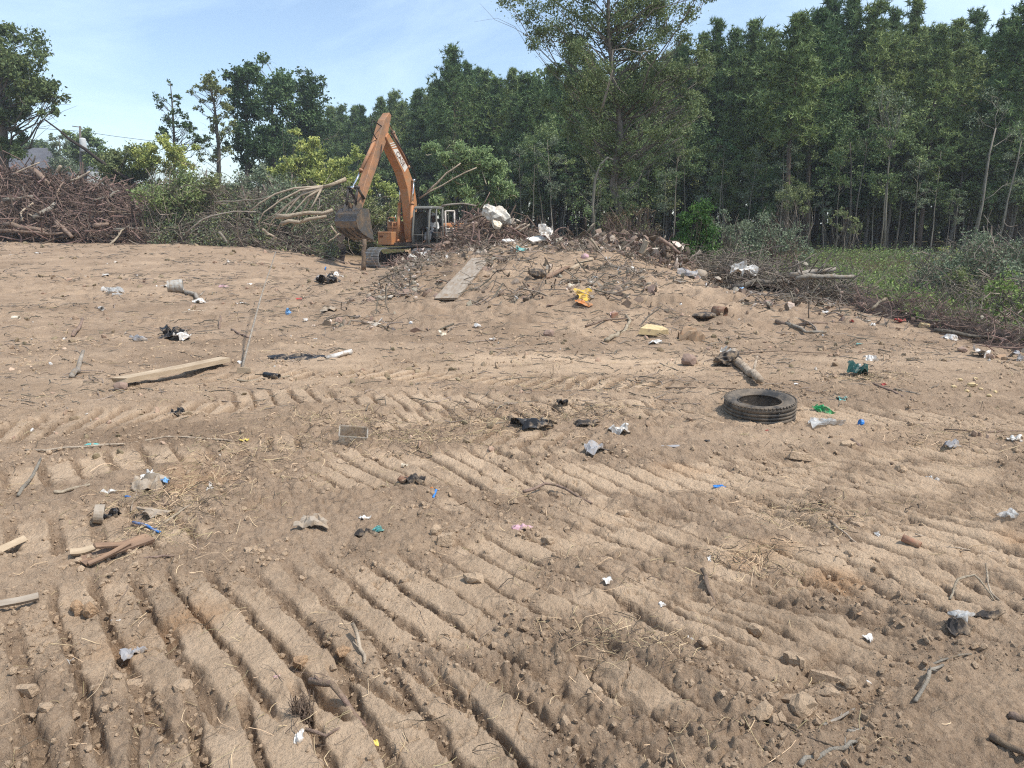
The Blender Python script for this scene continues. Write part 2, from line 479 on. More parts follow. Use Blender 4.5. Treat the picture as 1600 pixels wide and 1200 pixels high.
def join_np(parts):
    """[(V,[F],mi)] -> V, faces, midx"""
    V = []; F = []; M = []; n = 0
    for v, fs, mi in parts:
        V.append(v)
        for f in fs: F.append(f + n); M.append(mi)
        n += len(v)
    return np.concatenate(V), F, M

def ico(sub=1, seed=0, rough=0.25):
    bm = bmesh.new(); bmesh.ops.create_icosphere(bm, subdivisions=sub, radius=1)
    V = np.array([v.co[:] for v in bm.verts]); F = np.array([[v.index for v in f.verts] for f in bm.faces]); bm.free()
    r = np.random.default_rng(seed)
    V = V * (1 + r.uniform(-rough, rough, (len(V), 1)))
    return V, F

# ------------------------------------------------------------------ materials
MATS = {}
def mat(name, col, rough=0.8, var=0.25, scale=8.0, bump=0.0, bscale=40.0, col2=None, metal=0.0, dirt=0.0, dirt_col=(0.22, 0.16, 0.10), dscale=3.0,
        island=0.0, trans=0.0, obj=0.0, alpha=None, stretch=None, spec=None):
    """base colour with noise variation toward col2, optional soil smears, per-leaf and per-object variation"""
    m = bpy.data.materials.new(name); m.use_nodes = True; MATS[name] = m
    n, l = m.node_tree.nodes, m.node_tree.links
    b = n["Principled BSDF"]; out = n["Material Output"]
    tc = n.new("ShaderNodeTexCoord"); vec = tc.outputs["Object"]
    if stretch:
        mp = n.new("ShaderNodeMapping"); mp.inputs["Scale"].default_value = stretch; l.new(vec, mp.inputs["Vector"]); vec = mp.outputs["Vector"]
    def noise(sc, det=4, ro=0.6):
        t = n.new("ShaderNodeTexNoise"); t.inputs["Scale"].default_value = sc; t.inputs["Detail"].default_value = det; t.inputs["Roughness"].default_value = ro
        l.new(vec, t.inputs["Vector"]); return t.outputs["Fac"]
    def mix(fac, A, B):
        x = n.new("ShaderNodeMix"); x.data_type = 'RGBA'
        if isinstance(fac, float): x.inputs["Factor"].default_value = fac
        else: l.new(fac, x.inputs["Factor"])
        for v, k in ((A, "A"), (B, "B")):
            if isinstance(v, tuple): x.inputs[k].default_value = (*v, 1) if len(v) == 3 else v
            else: l.new(v, x.inputs[k])
        return x.outputs["Result"]
    def ramp(fac, a, c):
        x = n.new("ShaderNodeMapRange"); x.inputs["From Min"].default_value = a; x.inputs["From Max"].default_value = c
        l.new(fac, x.inputs["Value"]); return x.outputs["Result"]
    c2 = col2 or tuple(c * (1 - var) for c in col)
    c = mix(ramp(noise(scale), 0.35, 0.65), col, c2)
    def vary(c, src, amt, hue):
        h = n.new("ShaderNodeHueSaturation")
        r1 = n.new("ShaderNodeMapRange"); r1.inputs["To Min"].default_value = 1 - amt; r1.inputs["To Max"].default_value = 1 + amt
        l.new(src, r1.inputs["Value"]); l.new(r1.outputs["Result"], h.inputs["Value"])
        r2 = n.new("ShaderNodeMapRange"); r2.inputs["To Min"].default_value = 0.5 + hue; r2.inputs["To Max"].default_value = 0.5 - hue
        l.new(src, r2.inputs["Value"]); l.new(r2.outputs["Result"], h.inputs["Hue"])
        l.new(c, h.inputs["Color"]); return h.outputs["Color"]
    if island:
        g = n.new("ShaderNodeNewGeometry"); c = vary(c, g.outputs["Random Per Island"], island, 0.02)
    if obj:
        g = n.new("ShaderNodeObjectInfo"); c = vary(c, g.outputs["Random"], obj, 0.03 if (island and obj > .2) else 0.008)
    if dirt:
        c = mix(ramp(noise(dscale, 6, 0.7), 0.62 - dirt * 0.4, 0.75 - dirt * 0.25), c, dirt_col)
    l.new(c, b.inputs["Base Color"])
    b.inputs["Roughness"].default_value = rough
    b.inputs["Metallic"].default_value = metal
    b.inputs["Specular IOR Level"].default_value = 0.25 if spec is None else spec
    if bump:
        bp = n.new("ShaderNodeBump"); bp.inputs["Strength"].default_value = bump; bp.inputs["Distance"].default_value = 0.02
        l.new(noise(bscale, 5, 0.65), bp.inputs["Height"]); l.new(bp.outputs["Normal"], b.inputs["Normal"])
    if trans:
        t = n.new("ShaderNodeBsdfTranslucent"); l.new(c, t.inputs["Color"])
        ms = n.new("ShaderNodeMixShader"); ms.inputs[0].default_value = trans
        l.new(b.outputs[0], ms.inputs[1]); l.new(t.outputs[0], ms.inputs[2]); l.new(ms.outputs[0], out.inputs["Surface"])
    if alpha is not None:
        b.inputs["Alpha"].default_value = alpha
    return m

def soil_material():
    m = bpy.data.materials.new("soil"); m.use_nodes = True
    n, l = m.node_tree.nodes, m.node_tree.links
    b = n["Principled BSDF"]
    tc = n.new("ShaderNodeTexCoord")
    def noise(sc, det=6, ro=0.65, dist=0.0):
        t = n.new("ShaderNodeTexNoise"); t.inputs["Scale"].default_value = sc; t.inputs["Detail"].default_value = det; t.inputs["Roughness"].default_value = ro; t.inputs["Distortion"].default_value = dist
        l.new(tc.outputs["Object"], t.inputs["Vector"]); return t.outputs["Fac"]
    def mr(v, a, c, lo=0.0, hi=1.0):
        x = n.new("ShaderNodeMapRange"); l.new(v, x.inputs["Value"])
        for k, q in (("From Min", a), ("From Max", c), ("To Min", lo), ("To Max", hi)): x.inputs[k].default_value = q
        return x.outputs["Result"]
    def math_(op, a, c):
        x = n.new("ShaderNodeMath"); x.operation = op
        for i, v in enumerate((a, c)):
            if isinstance(v, float): x.inputs[i].default_value = v
            else: l.new(v, x.inputs[i])
        return x.outputs[0]
    def mix(f, A, B):
        x = n.new("ShaderNodeMix"); x.data_type = 'RGBA'
        if isinstance(f, float): x.inputs["Factor"].default_value = f
        else: l.new(f, x.inputs["Factor"])
        for v, k in ((A, "A"), (B, "B")):
            if isinstance(v, tuple): x.inputs[k].default_value = (*v, 1)
            else: l.new(v, x.inputs[k])
        return x.outputs["Result"]
    def attr(nm):
        a = n.new("ShaderNodeAttribute"); a.attribute_name = nm; return a.outputs["Fac"]
    pack, dark_soil, clay, wild = attr("pack"), attr("groove_and_damp"), attr("clay"), attr("litter")
    loose = mix(mr(noise(9, 8, 0.75), 0.3, 0.7), (0.256, 0.178, 0.120), (0.420, 0.304, 0.207))
    dry = mix(mr(noise(5, 8, 0.7), 0.3, 0.7), (0.605, 0.446, 0.303), (0.490, 0.350, 0.230))
    c = mix(mr(math_('ADD', pack, math_('MULTIPLY', math_('SUBTRACT', noise(22, 6, 0.7), 0.5), 0.9)), 0.10, 0.75), loose, dry)
    c = mix(math_('MULTIPLY', dark_soil, 0.55), c, (0.175, 0.118, 0.076))
    c = mix(math_('MULTIPLY', clay, 0.45), c, (0.47, 0.25, 0.11))
    c = mix(mr(noise(1.1, 5, 0.7, 0.6), 0.50, 0.68, 0.0, 0.55), c, (0.200, 0.138, 0.092))
    c = mix(mr(noise(0.45, 4, 0.65, 0.4), 0.45, 0.65, 0.0, 0.30), c, (0.235, 0.160, 0.104))
    # crumbs: pale grains and dark organic specks
    v = n.new("ShaderNodeTexVoronoi"); v.inputs["Scale"].default_value = 60; l.new(tc.outputs["Object"], v.inputs["Vector"])
    c = mix(mr(v.outputs["Distance"], 0.20, 0.04, 0.0, 0.6), c, (0.095, 0.066, 0.045))
    c = mix(mr(noise(55, 6, 0.8), 0.52, 0.68, 0.0, 0.48), c, (0.150, 0.104, 0.070))
    c = mix(mr(noise(120, 4, 0.7), 0.56, 0.70, 0.0, 0.6), c, (0.56, 0.44, 0.30))
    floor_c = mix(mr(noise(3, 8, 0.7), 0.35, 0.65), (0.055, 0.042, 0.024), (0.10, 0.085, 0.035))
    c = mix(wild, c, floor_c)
    l.new(c, b.inputs["Base Color"])
    b.inputs["Roughness"].default_value = 0.95
    b.inputs["Specular IOR Level"].default_value = 0.08
    bp = n.new("ShaderNodeBump"); bp.inputs["Strength"].default_value = 1.0; bp.inputs["Distance"].default_value = 0.02
    v2 = n.new("ShaderNodeTexVoronoi"); v2.inputs["Scale"].default_value = 48; l.new(tc.outputs["Object"], v2.inputs["Vector"])
    h = math_('ADD', noise(70, 8, 0.75), math_('MULTIPLY', v2.outputs["Distance"], -0.35))
    h = math_('ADD', h, math_('MULTIPLY', noise(16, 6, 0.7), 1.2))
    l.new(h, bp.inputs["Height"]); l.new(bp.outputs["Normal"], b.inputs["Normal"])
    return m
SOIL = soil_material()

# ------------------------------------------------------------------ ground: one sheet, finest where one stands
def build_ground():
    rad = [0.35]
    while rad[-1] < 380:
        r = rad[-1]
        f = 0.05 if r < 0.9 else 0.0042 if r < 9 else 0.0068 if r < 26 else 0.015 if r < 60 else 0.12
        rad.append(r * (1 + f))
    rad = np.array(rad)
    lim = math.radians(47)
    th = np.r_[np.linspace(-lim, lim, 720), np.linspace(lim, 2 * math.pi - lim, 90)[1:-1]]
    R, T = np.meshgrid(rad, th, indexing='ij')
    x = R * np.sin(T); y = R * np.cos(T)
    z, pack, dark_soil, clay, wild = surface(x.ravel(), y.ravel())
    V = np.c_[x.ravel(), y.ravel(), z]
    nr, nt = R.shape
    i = np.arange(nr - 1)[:, None] * nt; j = np.arange(nt)[None]; k = (j + 1) % nt
    F = np.stack([i + j, i + k, i + nt + k, i + nt + j], -1).reshape(-1, 4)[:, ::-1]
    V = np.r_[V, [[0, 0, float(gz(0, 0)[0])]]]
    tri = np.stack([np.full(nt, len(V) - 1), (np.arange(nt) + 1) % nt, np.arange(nt)], -1)
    me = np_mesh("ground", V, [F, tri], [SOIL], [0, 0], smooth=True)
    for nm, a in (("pack", pack), ("groove_and_damp", dark_soil), ("clay", clay), ("litter", wild)):
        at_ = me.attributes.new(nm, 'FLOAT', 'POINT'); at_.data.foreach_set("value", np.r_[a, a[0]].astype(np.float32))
    return link("ground", me, kind="structure")
ground = build_ground()

# ------------------------------------------------------------------ thin summer haze
def haze():
    m = bpy.data.materials.new("haze"); m.use_nodes = True
    n, l = m.node_tree.nodes, m.node_tree.links
    n.remove(n["Principled BSDF"])
    v = n.new("ShaderNodeVolumePrincipled"); v.inputs["Color"].default_value = (0.86, 0.92, 1.0, 1); v.inputs["Density"].default_value = 0.0007; v.inputs["Anisotropy"].default_value = 0.2
    l.new(v.outputs["Volume"], n["Material Output"].inputs["Volume"])
    b = MB(); b.box((0, 0, 13), (960, 960, 30)); o = b.build("haze", m, kind="stuff")
haze()

# ------------------------------------------------------------------ vegetation materials
BARK = mat("bark_grey", (0.17, 0.145, 0.115), 0.95, col2=(0.10, 0.085, 0.068), scale=6, bump=0.6, bscale=14, stretch=(3, 3, 0.6), obj=0.25)
BARK_PINE = mat("bark_pine", (0.16, 0.115, 0.085), 0.95, col2=(0.085, 0.065, 0.05), scale=5, bump=0.6, bscale=12, stretch=(3, 3, 0.7), obj=0.2)
BARK_PALE = mat("bark_pale", (0.27, 0.24, 0.19), 0.9, col2=(0.17, 0.145, 0.11), scale=5, bump=0.4, bscale=14, stretch=(3, 3, 0.7), obj=0.2)
L_PINE = mat("pine_needles", (0.204, 0.271, 0.093), 0.55, obj=0.28, col2=(0.113, 0.172, 0.070), scale=0.25, island=0.35, trans=0.2, spec=0.15)
L_DARK = mat("leaves_dark", (0.122, 0.172, 0.065), 0.5, obj=0.28, col2=(0.078, 0.122, 0.052), scale=0.7, island=0.4, trans=0.25, spec=0.15)
L_MID = mat("leaves_mid", (0.183, 0.253, 0.093), 0.55, obj=0.28, col2=(0.113, 0.172, 0.070), scale=0.7, island=0.4, trans=0.25)
L_OLIVE = mat("leaves_olive", (0.235, 0.258, 0.098), 0.6, obj=0.12, col2=(0.156, 0.185, 0.079), scale=0.8, island=0.45, trans=0.25)
L_AIRY = mat("leaves_airy", (0.199, 0.249, 0.103), 0.6, col2=(0.135, 0.176, 0.075), scale=0.8, island=0.45, trans=0.3)
L_YELLOW = mat("leaves_yellow_green", (0.520, 0.540, 0.170), 0.6, obj=0.12, col2=(0.310, 0.360, 0.110), scale=1.2, island=0.4, trans=0.3)
L_VINE = mat("leaves_vine", (0.085, 0.175, 0.035), 0.55, col2=(0.055, 0.12, 0.03), scale=2.0, island=0.35, trans=0.3)
L_FELLED = mat("leaves_felled", (0.290, 0.380, 0.170), 0.6, obj=0.12, col2=(0.190, 0.270, 0.115), scale=1.5, island=0.4, trans=0.25)
L_DEAD = mat("leaves_dead", (0.15, 0.10, 0.06), 0.8, col2=(0.09, 0.085, 0.045), scale=1.5, island=0.5, trans=0.15)
L_SCRUB = mat("leaves_scrub", (0.218, 0.257, 0.159), 0.7, col2=(0.144, 0.180, 0.108), scale=1.5, island=0.45, trans=0.2)
DARK_BARK = mat("dark_bark", (0.055, 0.042, 0.034), 0.95, col2=(0.03, 0.024, 0.02), scale=8)
L_WEED = mat("leaves_weed", (0.260, 0.350, 0.095), 0.6, col2=(0.165, 0.235, 0.075), scale=0.8, island=0.45, trans=0.3)
TWIG = mat("twig_grey", (0.235, 0.195, 0.15), 0.9, col2=(0.13, 0.105, 0.08), scale=3, island=0.4)
TWIG_RED = mat("twig_red_brown", (0.215, 0.150, 0.115), 0.9, col2=(0.120, 0.082, 0.064), scale=2, island=0.5)
TWIG_PALE = mat("twig_pale", (0.42, 0.35, 0.26), 0.85, col2=(0.29, 0.23, 0.165), scale=3, island=0.3)

def leaf_cloud(clumps, lsize, seed, flat=0.75, aspect=0.55, shell=0.0):
    r = np.random.default_rng(seed); P = []
    for c, rad, n in clumps:
        g = r.normal(size=(int(n), 3))
        if shell:
            q = np.linalg.norm(g, axis=1)[:, None]; g = g / q * (r.uniform(0, 1, (len(g), 1)) ** shell) * 1.25
        else:
            g *= 0.55
        # lumps inside the clump
        k = max(3, int(n / 40)); cen = r.normal(size=(k, 3)) * 0.55
        pick = r.integers(0, k, len(g)); g = 0.45 * g + 0.75 * cen[pick] + 0.0
        P.append(np.asarray(c) + g * rad * np.array([1, 1, flat]))
    P = np.concatenate(P)
    return leaf_quads(P, lsize * r.uniform(0.6, 1.35, len(P)), seed + 1, aspect)

def limb(a, b, sag, r, n=5):
    t = np.linspace(0, 1, n)[:, None]
    a = np.asarray(a, float); b = np.asarray(b, float); L = np.linalg.norm(b - a)
    p = a + (b - a) * t + np.array([0, 0, 1]) * (sag * L * 4 * t * (1 - t))
    p[1:-1] += r.normal(size=(n - 2, 3)) * 0.035 * L
    return p

def woody(trunk_path, r0, r1, clumps, seed, thick=0.35, twigs=5, lo=0.35, sides=7, join_lo=0.0):
    """trunk and limbs reaching for each leaf clump, with twigs in it"""
    r = np.random.default_rng(seed); m = MB()
    tp = np.asarray(trunk_path, float)
    rad = np.linspace(r0, r1, len(tp)); rad[0] *= 1.25
    m.tube(tp, rad, sides)
    zs = tp[:, 2]
    tv, tf = [], []
    for c, cr, n in clumps:
        c = np.asarray(c)
        dist = np.hypot(c[0] - np.interp(c[2], zs, tp[:, 0]), c[1] - np.interp(c[2], zs, tp[:, 1]))
        zb = np.clip(c[2] - dist * r.uniform(0.45, 1.0), zs[0] + (zs[-1] - zs[0]) * lo, zs[-1])
        b0 = np.array([np.interp(zb, zs, tp[:, i]) for i in range(3)])
        rb = np.interp(zb, zs, rad)
        L = np.linalg.norm(c - b0)
        if L < 0.05: continue
        pth = limb(b0, c, 0.08 * r.normal(), r)
        rr = min(rb * 0.75, max(0.012, thick * 0.06 * math.sqrt(L)))
        m.tube(pth, np.linspace(rr, rr * 0.25, len(pth)), 5)
        if twigs:
            k = twigs
            e = c + r.normal(size=(k, 3)) * cr * 0.7
            s = pth[r.integers(2, len(pth), k)]
            D = e - s; Ln = np.linalg.norm(D, axis=1)
            v, f = strands((e + s) / 2, D + 1e-6, Ln, np.full(k, rr * 0.28), 0.12, 3, 3, 0.3, int(seed * 7 + L * 1000))
            m.addnp(v, f)
    return m

def tree_thing(name, label, base, trunk_path, r0, r1, clumps, lsize, leafm, barkm, seed, group=None, cat="tree", thick=0.35, twigs=5, lo=0.35, flat=0.75, aspect=0.55, trunk_name="trunk", crown_name="crown"):
    base = np.asarray(base, float)
    tp = np.asarray(trunk_path, float)
    root = thing(name, label, cat, base, group=group)
    w = woody(tp, r0, r1, clumps, seed, thick, twigs, lo)
    link(trunk_name, w.mesh(trunk_name, barkm, True), root)
    V, F = leaf_cloud(clumps, lsize, seed + 5, flat, aspect)
    link(crown_name, np_mesh(crown_name, V, F, [leafm]), root)
    return root

def G(x, y): return float(gz(x, y)[0])
def on(px, Y):
    x = (px - 800) / FPX * Y * (math.cos(PITCH) + 0.0)  # near the horizon
    return np.array([x, Y, G(x, Y)])

# ------------------------------------------------------------------ forest kinds
def wig(H, seed, amt=0.02, n=8, lean=(0, 0)):
    r = np.random.default_rng(seed); t = np.linspace(0, 1, n)
    p = np.zeros((n, 3)); p[:, 2] = t * H
    p[:, 0] = lean[0] * t + np.cumsum(r.normal(size=n)) * amt * H * 0.3; p[:, 1] = lean[1] * t + np.cumsum(r.normal(size=n)) * amt * H * 0.3
    p -= p[0]
    return p

def pine_kind(seed, H=15.0, cb=0.42, Lmax=2.6, nb=62):
    r = np.random.default_rng(seed)
    tp = wig(H, seed, 0.008, 9)
    m = MB(); m.tube(tp, np.linspace(0.20, 0.035, 9), 7)
    tufts = []; sizes = []
    for i in range(nb):
        t = i / (nb - 1); z = H * (cb + (1 - cb) * (t ** 0.85)) * 0.995
        prof = (0.45 + 0.55 * math.sin(math.pi * min(1, (t * 0.95 + 0.22)))) * (1 - 0.72 * t ** 2.5)
        L = Lmax * prof * r.uniform(0.55, 1.15)
        a = i * 2.4 + r.normal() * 0.5
        b0 = np.array([np.interp(z, tp[:, 2], tp[:, 0]), np.interp(z, tp[:, 2], tp[:, 1]), z])
        up = r.uniform(-0.05, 0.35) + 0.5 * t
        e = b0 + L * np.array([math.cos(a), math.sin(a), up])
        pth = limb(b0, e, -0.06, r)
        m.tube(pth, np.linspace(0.045 * (1 - 0.6 * t), 0.012, 5), 4, cap=False)
        k = int(8 + L * 8)
        for j in range(k):
            s = r.uniform(0.35, 1.05); q = b0 + (e - b0) * s + r.normal(size=3) * np.array([0.34, 0.34, 0.22]) * (0.4 + 0.32 * L)
            tufts.append(q); sizes.append(r.uniform(0.26, 0.44))
    for _ in range(10):
        tufts.append(tp[-1] + r.normal(size=3) * 0.22); sizes.append(0.26)
    T = np.array(tufts); S = np.array(sizes)
    nb_ = 14
    d = r.normal(size=(len(T) * nb_, 3)); d[:, 2] += 0.45; d /= np.linalg.norm(d, axis=1)[:, None]
    q = r.normal(size=d.shape); n = np.cross(d, q); n /= np.linalg.norm(n, axis=1)[:, None]
    C = np.repeat(T, nb_, 0); s = np.repeat(S, nb_)[:, None] * r.uniform(0.7, 1.2, (len(d), 1))
    V = np.stack([C + n * s * 0.11, C - n * s * 0.11, C + d * s], 1).reshape(-1, 3)
    F = np.arange(len(V)).reshape(-1, 3)
    return m.mesh("trunk", BARK_PINE, True), np_mesh("crown", V, [F], [L_PINE])

def broad_kind(seed, H, cz, cr, ncl, nleaf, lsize, leafm, barkm=None, r0=0.12, lean=0.3, aspect=0.55, thick=0.4):
    r = np.random.default_rng(seed)
    tp = wig(H * 0.93, seed, 0.02, 8, (r.normal() * lean, r.normal() * lean))
    cl = []
    for i in range(ncl):
        g = r.normal(size=3); g /= np.linalg.norm(g); g *= r.uniform(0.25, 1) ** 0.5
        z = H * (cz + (1 - cz) / 2) + g[2] * H * (1 - cz) / 2 * 0.95
        ax = np.array([np.interp(z, tp[:, 2], tp[:, 0]), np.interp(z, tp[:, 2], tp[:, 1])])
        cl.append((np.array([ax[0] + g[0] * cr, ax[1] + g[1] * cr, z]), cr * r.uniform(0.28, 0.48), nleaf * r.uniform(0.6, 1.3)))
    w = woody(tp, r0, r0 * 0.2, cl, seed, thick, 5, cz * 0.75)
    V, F = leaf_cloud(cl, lsize, seed + 5, 0.7, aspect)
    return w.mesh("trunk", barkm or BARK, True), np_mesh("crown", V, F, [leafm])

def kind_root(name, meshes, label, group, cat="tree", trunk_name="trunk", crown_name="crown"):
    r = thing(name, label, cat, (0, 0, 0), group=group)
    link(trunk_name, meshes[0], r); link(crown_name, meshes[1], r)
    r["_h"] = max(v.co.z for v in meshes[1].vertices)
    return r

G_PINE = "pines of the woods"; G_UNDER = "broadleaf trees under the pines"; G_SAP = "slim saplings at the edge of the woods"
LBL_PINE = "tall dark green pine standing among the other pines of the woods"
LBL_UNDER = "leafy broadleaf tree growing under the pines at the edge of the woods"
LBL_SAP = "slim sapling with bare lower stem in front of the dark woods"
pines = [pine_kind(11), pine_kind(12, 15, 0.5, 2.3, 54), pine_kind(13, 15, 0.36, 2.9, 66), pine_kind(14, 15, 0.46, 2.5, 50), pine_kind(15, 15, 0.3, 2.2, 64)]
unders = [broad_kind(21, 8, 0.22, 1.9, 26, 480, 0.17, L_MID), broad_kind(22, 8, 0.3, 2.2, 28, 460, 0.16, L_DARK), broad_kind(23, 8, 0.35, 1.7, 24, 480, 0.15, L_MID), broad_kind(24, 8, 0.25, 2.0, 26, 440, 0.17, L_OLIVE)]
saps = [broad_kind(31, 8, 0.50, 1.1, 13, 130, 0.14, L_MID, BARK_PALE, 0.050, 0.5, thick=0.25), broad_kind(32, 8, 0.58, 0.9, 11, 120, 0.14, L_DARK, BARK, 0.045, 0.7, thick=0.22), broad_kind(33, 8, 0.42, 1.3, 14, 80, 0.13, L_SCRUB, BARK_PALE, 0.055, 0.9, thick=0.3)]
PROTO = {}
def plant(kind, idx, meshes, name, label, group, base, height, rz, cat="tree", sx=1.0):
    key = (kind, idx)
    if key not in PROTO:
        PROTO[key] = kind_root(name, meshes, label, group, cat)
        root = PROTO[key]
        s = height / root["_h"]
        root.location = [float(c) for c in base]; root.rotation_euler = (0, 0, rz); root.scale = (s * sx, s * sx, s); root["label"] = label
        if group: root["group"] = group
        return root
    root = PROTO[key]; s = height / root["_h"]
    o = dup(root, base, rz, (s * sx, s * sx, s), label, group)
    if not group and "group" in o: del o["group"]
    return o

def Dedge(px): return float(np.interp(px, [350, 520, 600, 700, 850, 1000, 1200, 1700], [100, 95, 80, 66, 52, 46, 42, 40]))
TOPS = ([440, 500, 545, 575, 600, 640, 680, 705, 740, 780, 800, 850, 900, 1000, 1100, 1150, 1200, 1250, 1300, 1340, 1400, 1450, 1500, 1545, 1600, 1680],
        [175, 160, 148, 155, 138, 112, 108, 62, 78, 88, 98, 66, 70, 60, 42, 46, 20, -15, 10, 20, 0, 45, 28, 40, -20, -10])
def Ytop(px): return float(np.interp(px, *TOPS))
fr = np.random.default_rng(99)
def put_forest(kind, idx, meshes, name, label, group, px, depth, frac, sx=1.0, ztop=None):
    base = on(px, depth)
    zt = at3(px, Ytop(px) if ztop is None else ztop, depth)[2]
    h = max(2.0, (zt - base[2]) * frac)
    return plant(kind, idx, meshes, name, label, group, base + np.array([0, 0, -0.1]), h, fr.uniform(0, 6.28), sx=sx)

MARKS = [(520, "above the tall yellow-green shrub"), (575, "above the excavator bucket"), (625, "behind the top of the excavator stick"), (680, "behind the excavator boom and cab"),
 (760, "above the felled green crown"), (830, "above the white crumpled sheet"), (900, "just left of the tall thin-crowned tree"), (1010, "behind the tall thin-crowned tree"),
 (1060, "just right of the tall thin-crowned tree"), (1120, "above the bright green vine mound"), (1200, "above the bushes right of the vine mound"), (1290, "beside the two thick bare pine trunks"),
 (1360, "left of the pale forked sapling"), (1430, "behind the pale forked sapling"), (1500, "above the small yellow-leaved bush"), (1570, "behind the leaning pale sapling"), (9999, "at the right edge of the picture")]
ORD = ["first", "second", "third", "fourth", "fifth", "sixth", "seventh", "eighth", "ninth", "tenth", "eleventh", "twelfth"]
CNT = {}
def which(kind, px):
    mk = next(t for lim, t in MARKS if px < lim); k = CNT.get((kind, mk), 0); CNT[(kind, mk)] = k + 1
    return "%s %s from the left %s" % (ORD[k], kind, mk)
px = 445.0; i = 0
while px < 1690:                          # the front row of pines makes the skyline
    d = Dedge(px) + fr.uniform(3, 9); q = px + fr.uniform(-4, 4)
    put_forest("pine", i % 5, pines[i % 5], "pine_tree", which("front-row pine", px), G_PINE, q, d, fr.uniform(0.84, 1.0) if px < 1050 else fr.uniform(0.95, 1.09), fr.uniform(0.8, 1.15))
    px += 2300 / d * fr.uniform(0.40, 0.66) + 2; i += 1
px = 470.0
while px < 1700:                          # a second row behind
    d = Dedge(px) + fr.uniform(11, 19)
    put_forest("pine", i % 5, pines[i % 5], "pine_tree", "pine of the back rows, mostly hidden behind the front row of the woods", "pines of the back rows", px, d, fr.uniform(0.80, 0.97), fr.uniform(0.9, 1.15))
    px += 2300 / d * fr.uniform(0.5, 0.8) + 2; i += 1
px = 520.0; i = 0
while px < 1690:
    d = Dedge(px) + fr.uniform(-1, 4)
    put_forest("under", i % 4, unders[i % 4], "broadleaf_tree", which("low leafy tree", px), G_UNDER, px, d, fr.uniform(0.36, 0.66), fr.uniform(0.8, 1.15))
    px += fr.uniform(17, 34); i += 1
px = 700.0; i = 0
while px < 1640:
    d = Dedge(px) + fr.uniform(-4.5, 0)
    put_forest("sap", i % 3, saps[i % 3], "sapling", which("slim sapling", px), G_SAP, px, d, fr.uniform(0.30, 0.62), fr.uniform(0.8, 1.3))
    px += fr.uniform(12, 30); i += 1

# trees of the woods that stand out
put_forest("pine", 1, pines[1], "pine_tree", "tall pine with a thick bare trunk, right of the bright green vine mound", None, 1228, 39.5, 1.0, 1.15, 10)
put_forest("pine", 3, pines[3], "pine_tree", "thick-trunked pine just right of the other thick bare pine trunk", None, 1262, 42, 1.0, 1.1, 5)
put_forest("pine", 4, pines[4], "pine_tree", "tall slender pine directly right of the pale forked sapling", None, 1440, 41, 1.0, 1.0, 30)
put_forest("pine", 0, pines[0], "pine_tree", "tallest pine at the right end of the woods, reaching out of frame", None, 1575, 40, 1.05, 1.0, -30)
put_forest("pine", 2, pines[2], "pine_tree", "pointed pine standing highest at the left of the tall thin-crowned tree", None, 712, 64, 1.0, 1.0, 60)

def sapling_of(name, label, pts, Y, r0, r1, forks, leafm, lsize, nleaf, seed, barkm=BARK_PALE):
    P = np.array([at3(px, py, Y) for px, py in pts]); base = np.array([P[0][0], Y, G(P[0][0], Y) - 0.05])
    tp = P - base; tp[0] = 0
    cl = [(at3(px, py, Y + dy) - base, rad, nleaf) for px, py, rad, dy in forks]
    return tree_thing(name, label, base, tp, r0, r1, cl, lsize, leafm, barkm, seed, thick=0.3, twigs=7, lo=0.45)
sapling_of("sapling", "pale forked sapling with spreading bare upper limbs before the dark woods at right", [(1382,392),(1384,330),(1388,260),(1392,235)], 37, 0.055, 0.03,
           [(1362,185,.5,.3),(1372,160,.5,-.3),(1395,150,.6,.2),(1412,165,.5,-.2),(1380,135,.5,.4),(1405,185,.5,0)], L_SCRUB, 0.10, 90, 401)
sapling_of("sapling", "pale leaning sapling with long side branches near the right edge of the woods", [(1517,400),(1535,320),(1546,240),(1556,200)], 35, 0.065, 0.03,
           [(1585,205,.5,.3),(1596,280,.4,-.3),(1530,185,.6,.2),(1575,170,.5,-.2),(1550,150,.6,.4)], L_SCRUB, 0.10, 80, 402)
sapling_of("sapling", "thin pale leaning stem, rightmost in front of the woods", [(1560,375),(1575,310),(1590,250),(1596,220)], 34, 0.04, 0.018,
           [(1600,215,.5,.3),(1590,195,.5,-.3),(1612,235,.5,.2)], L_MID, 0.10, 90, 403)
sapling_of("sapling", "slim dark-leaved sapling straight behind the yellow-green mop-headed bush", [(1328,395),(1329,320),(1330,260),(1328,220)], 38, 0.05, 0.025,
           [(1325,210,.8,.3),(1310,250,.7,-.3),(1340,240,.8,.2),(1330,190,.7,0),(1300,275,.7,0),(1345,275,.7,.3)], L_MID, 0.13, 200, 404, BARK)

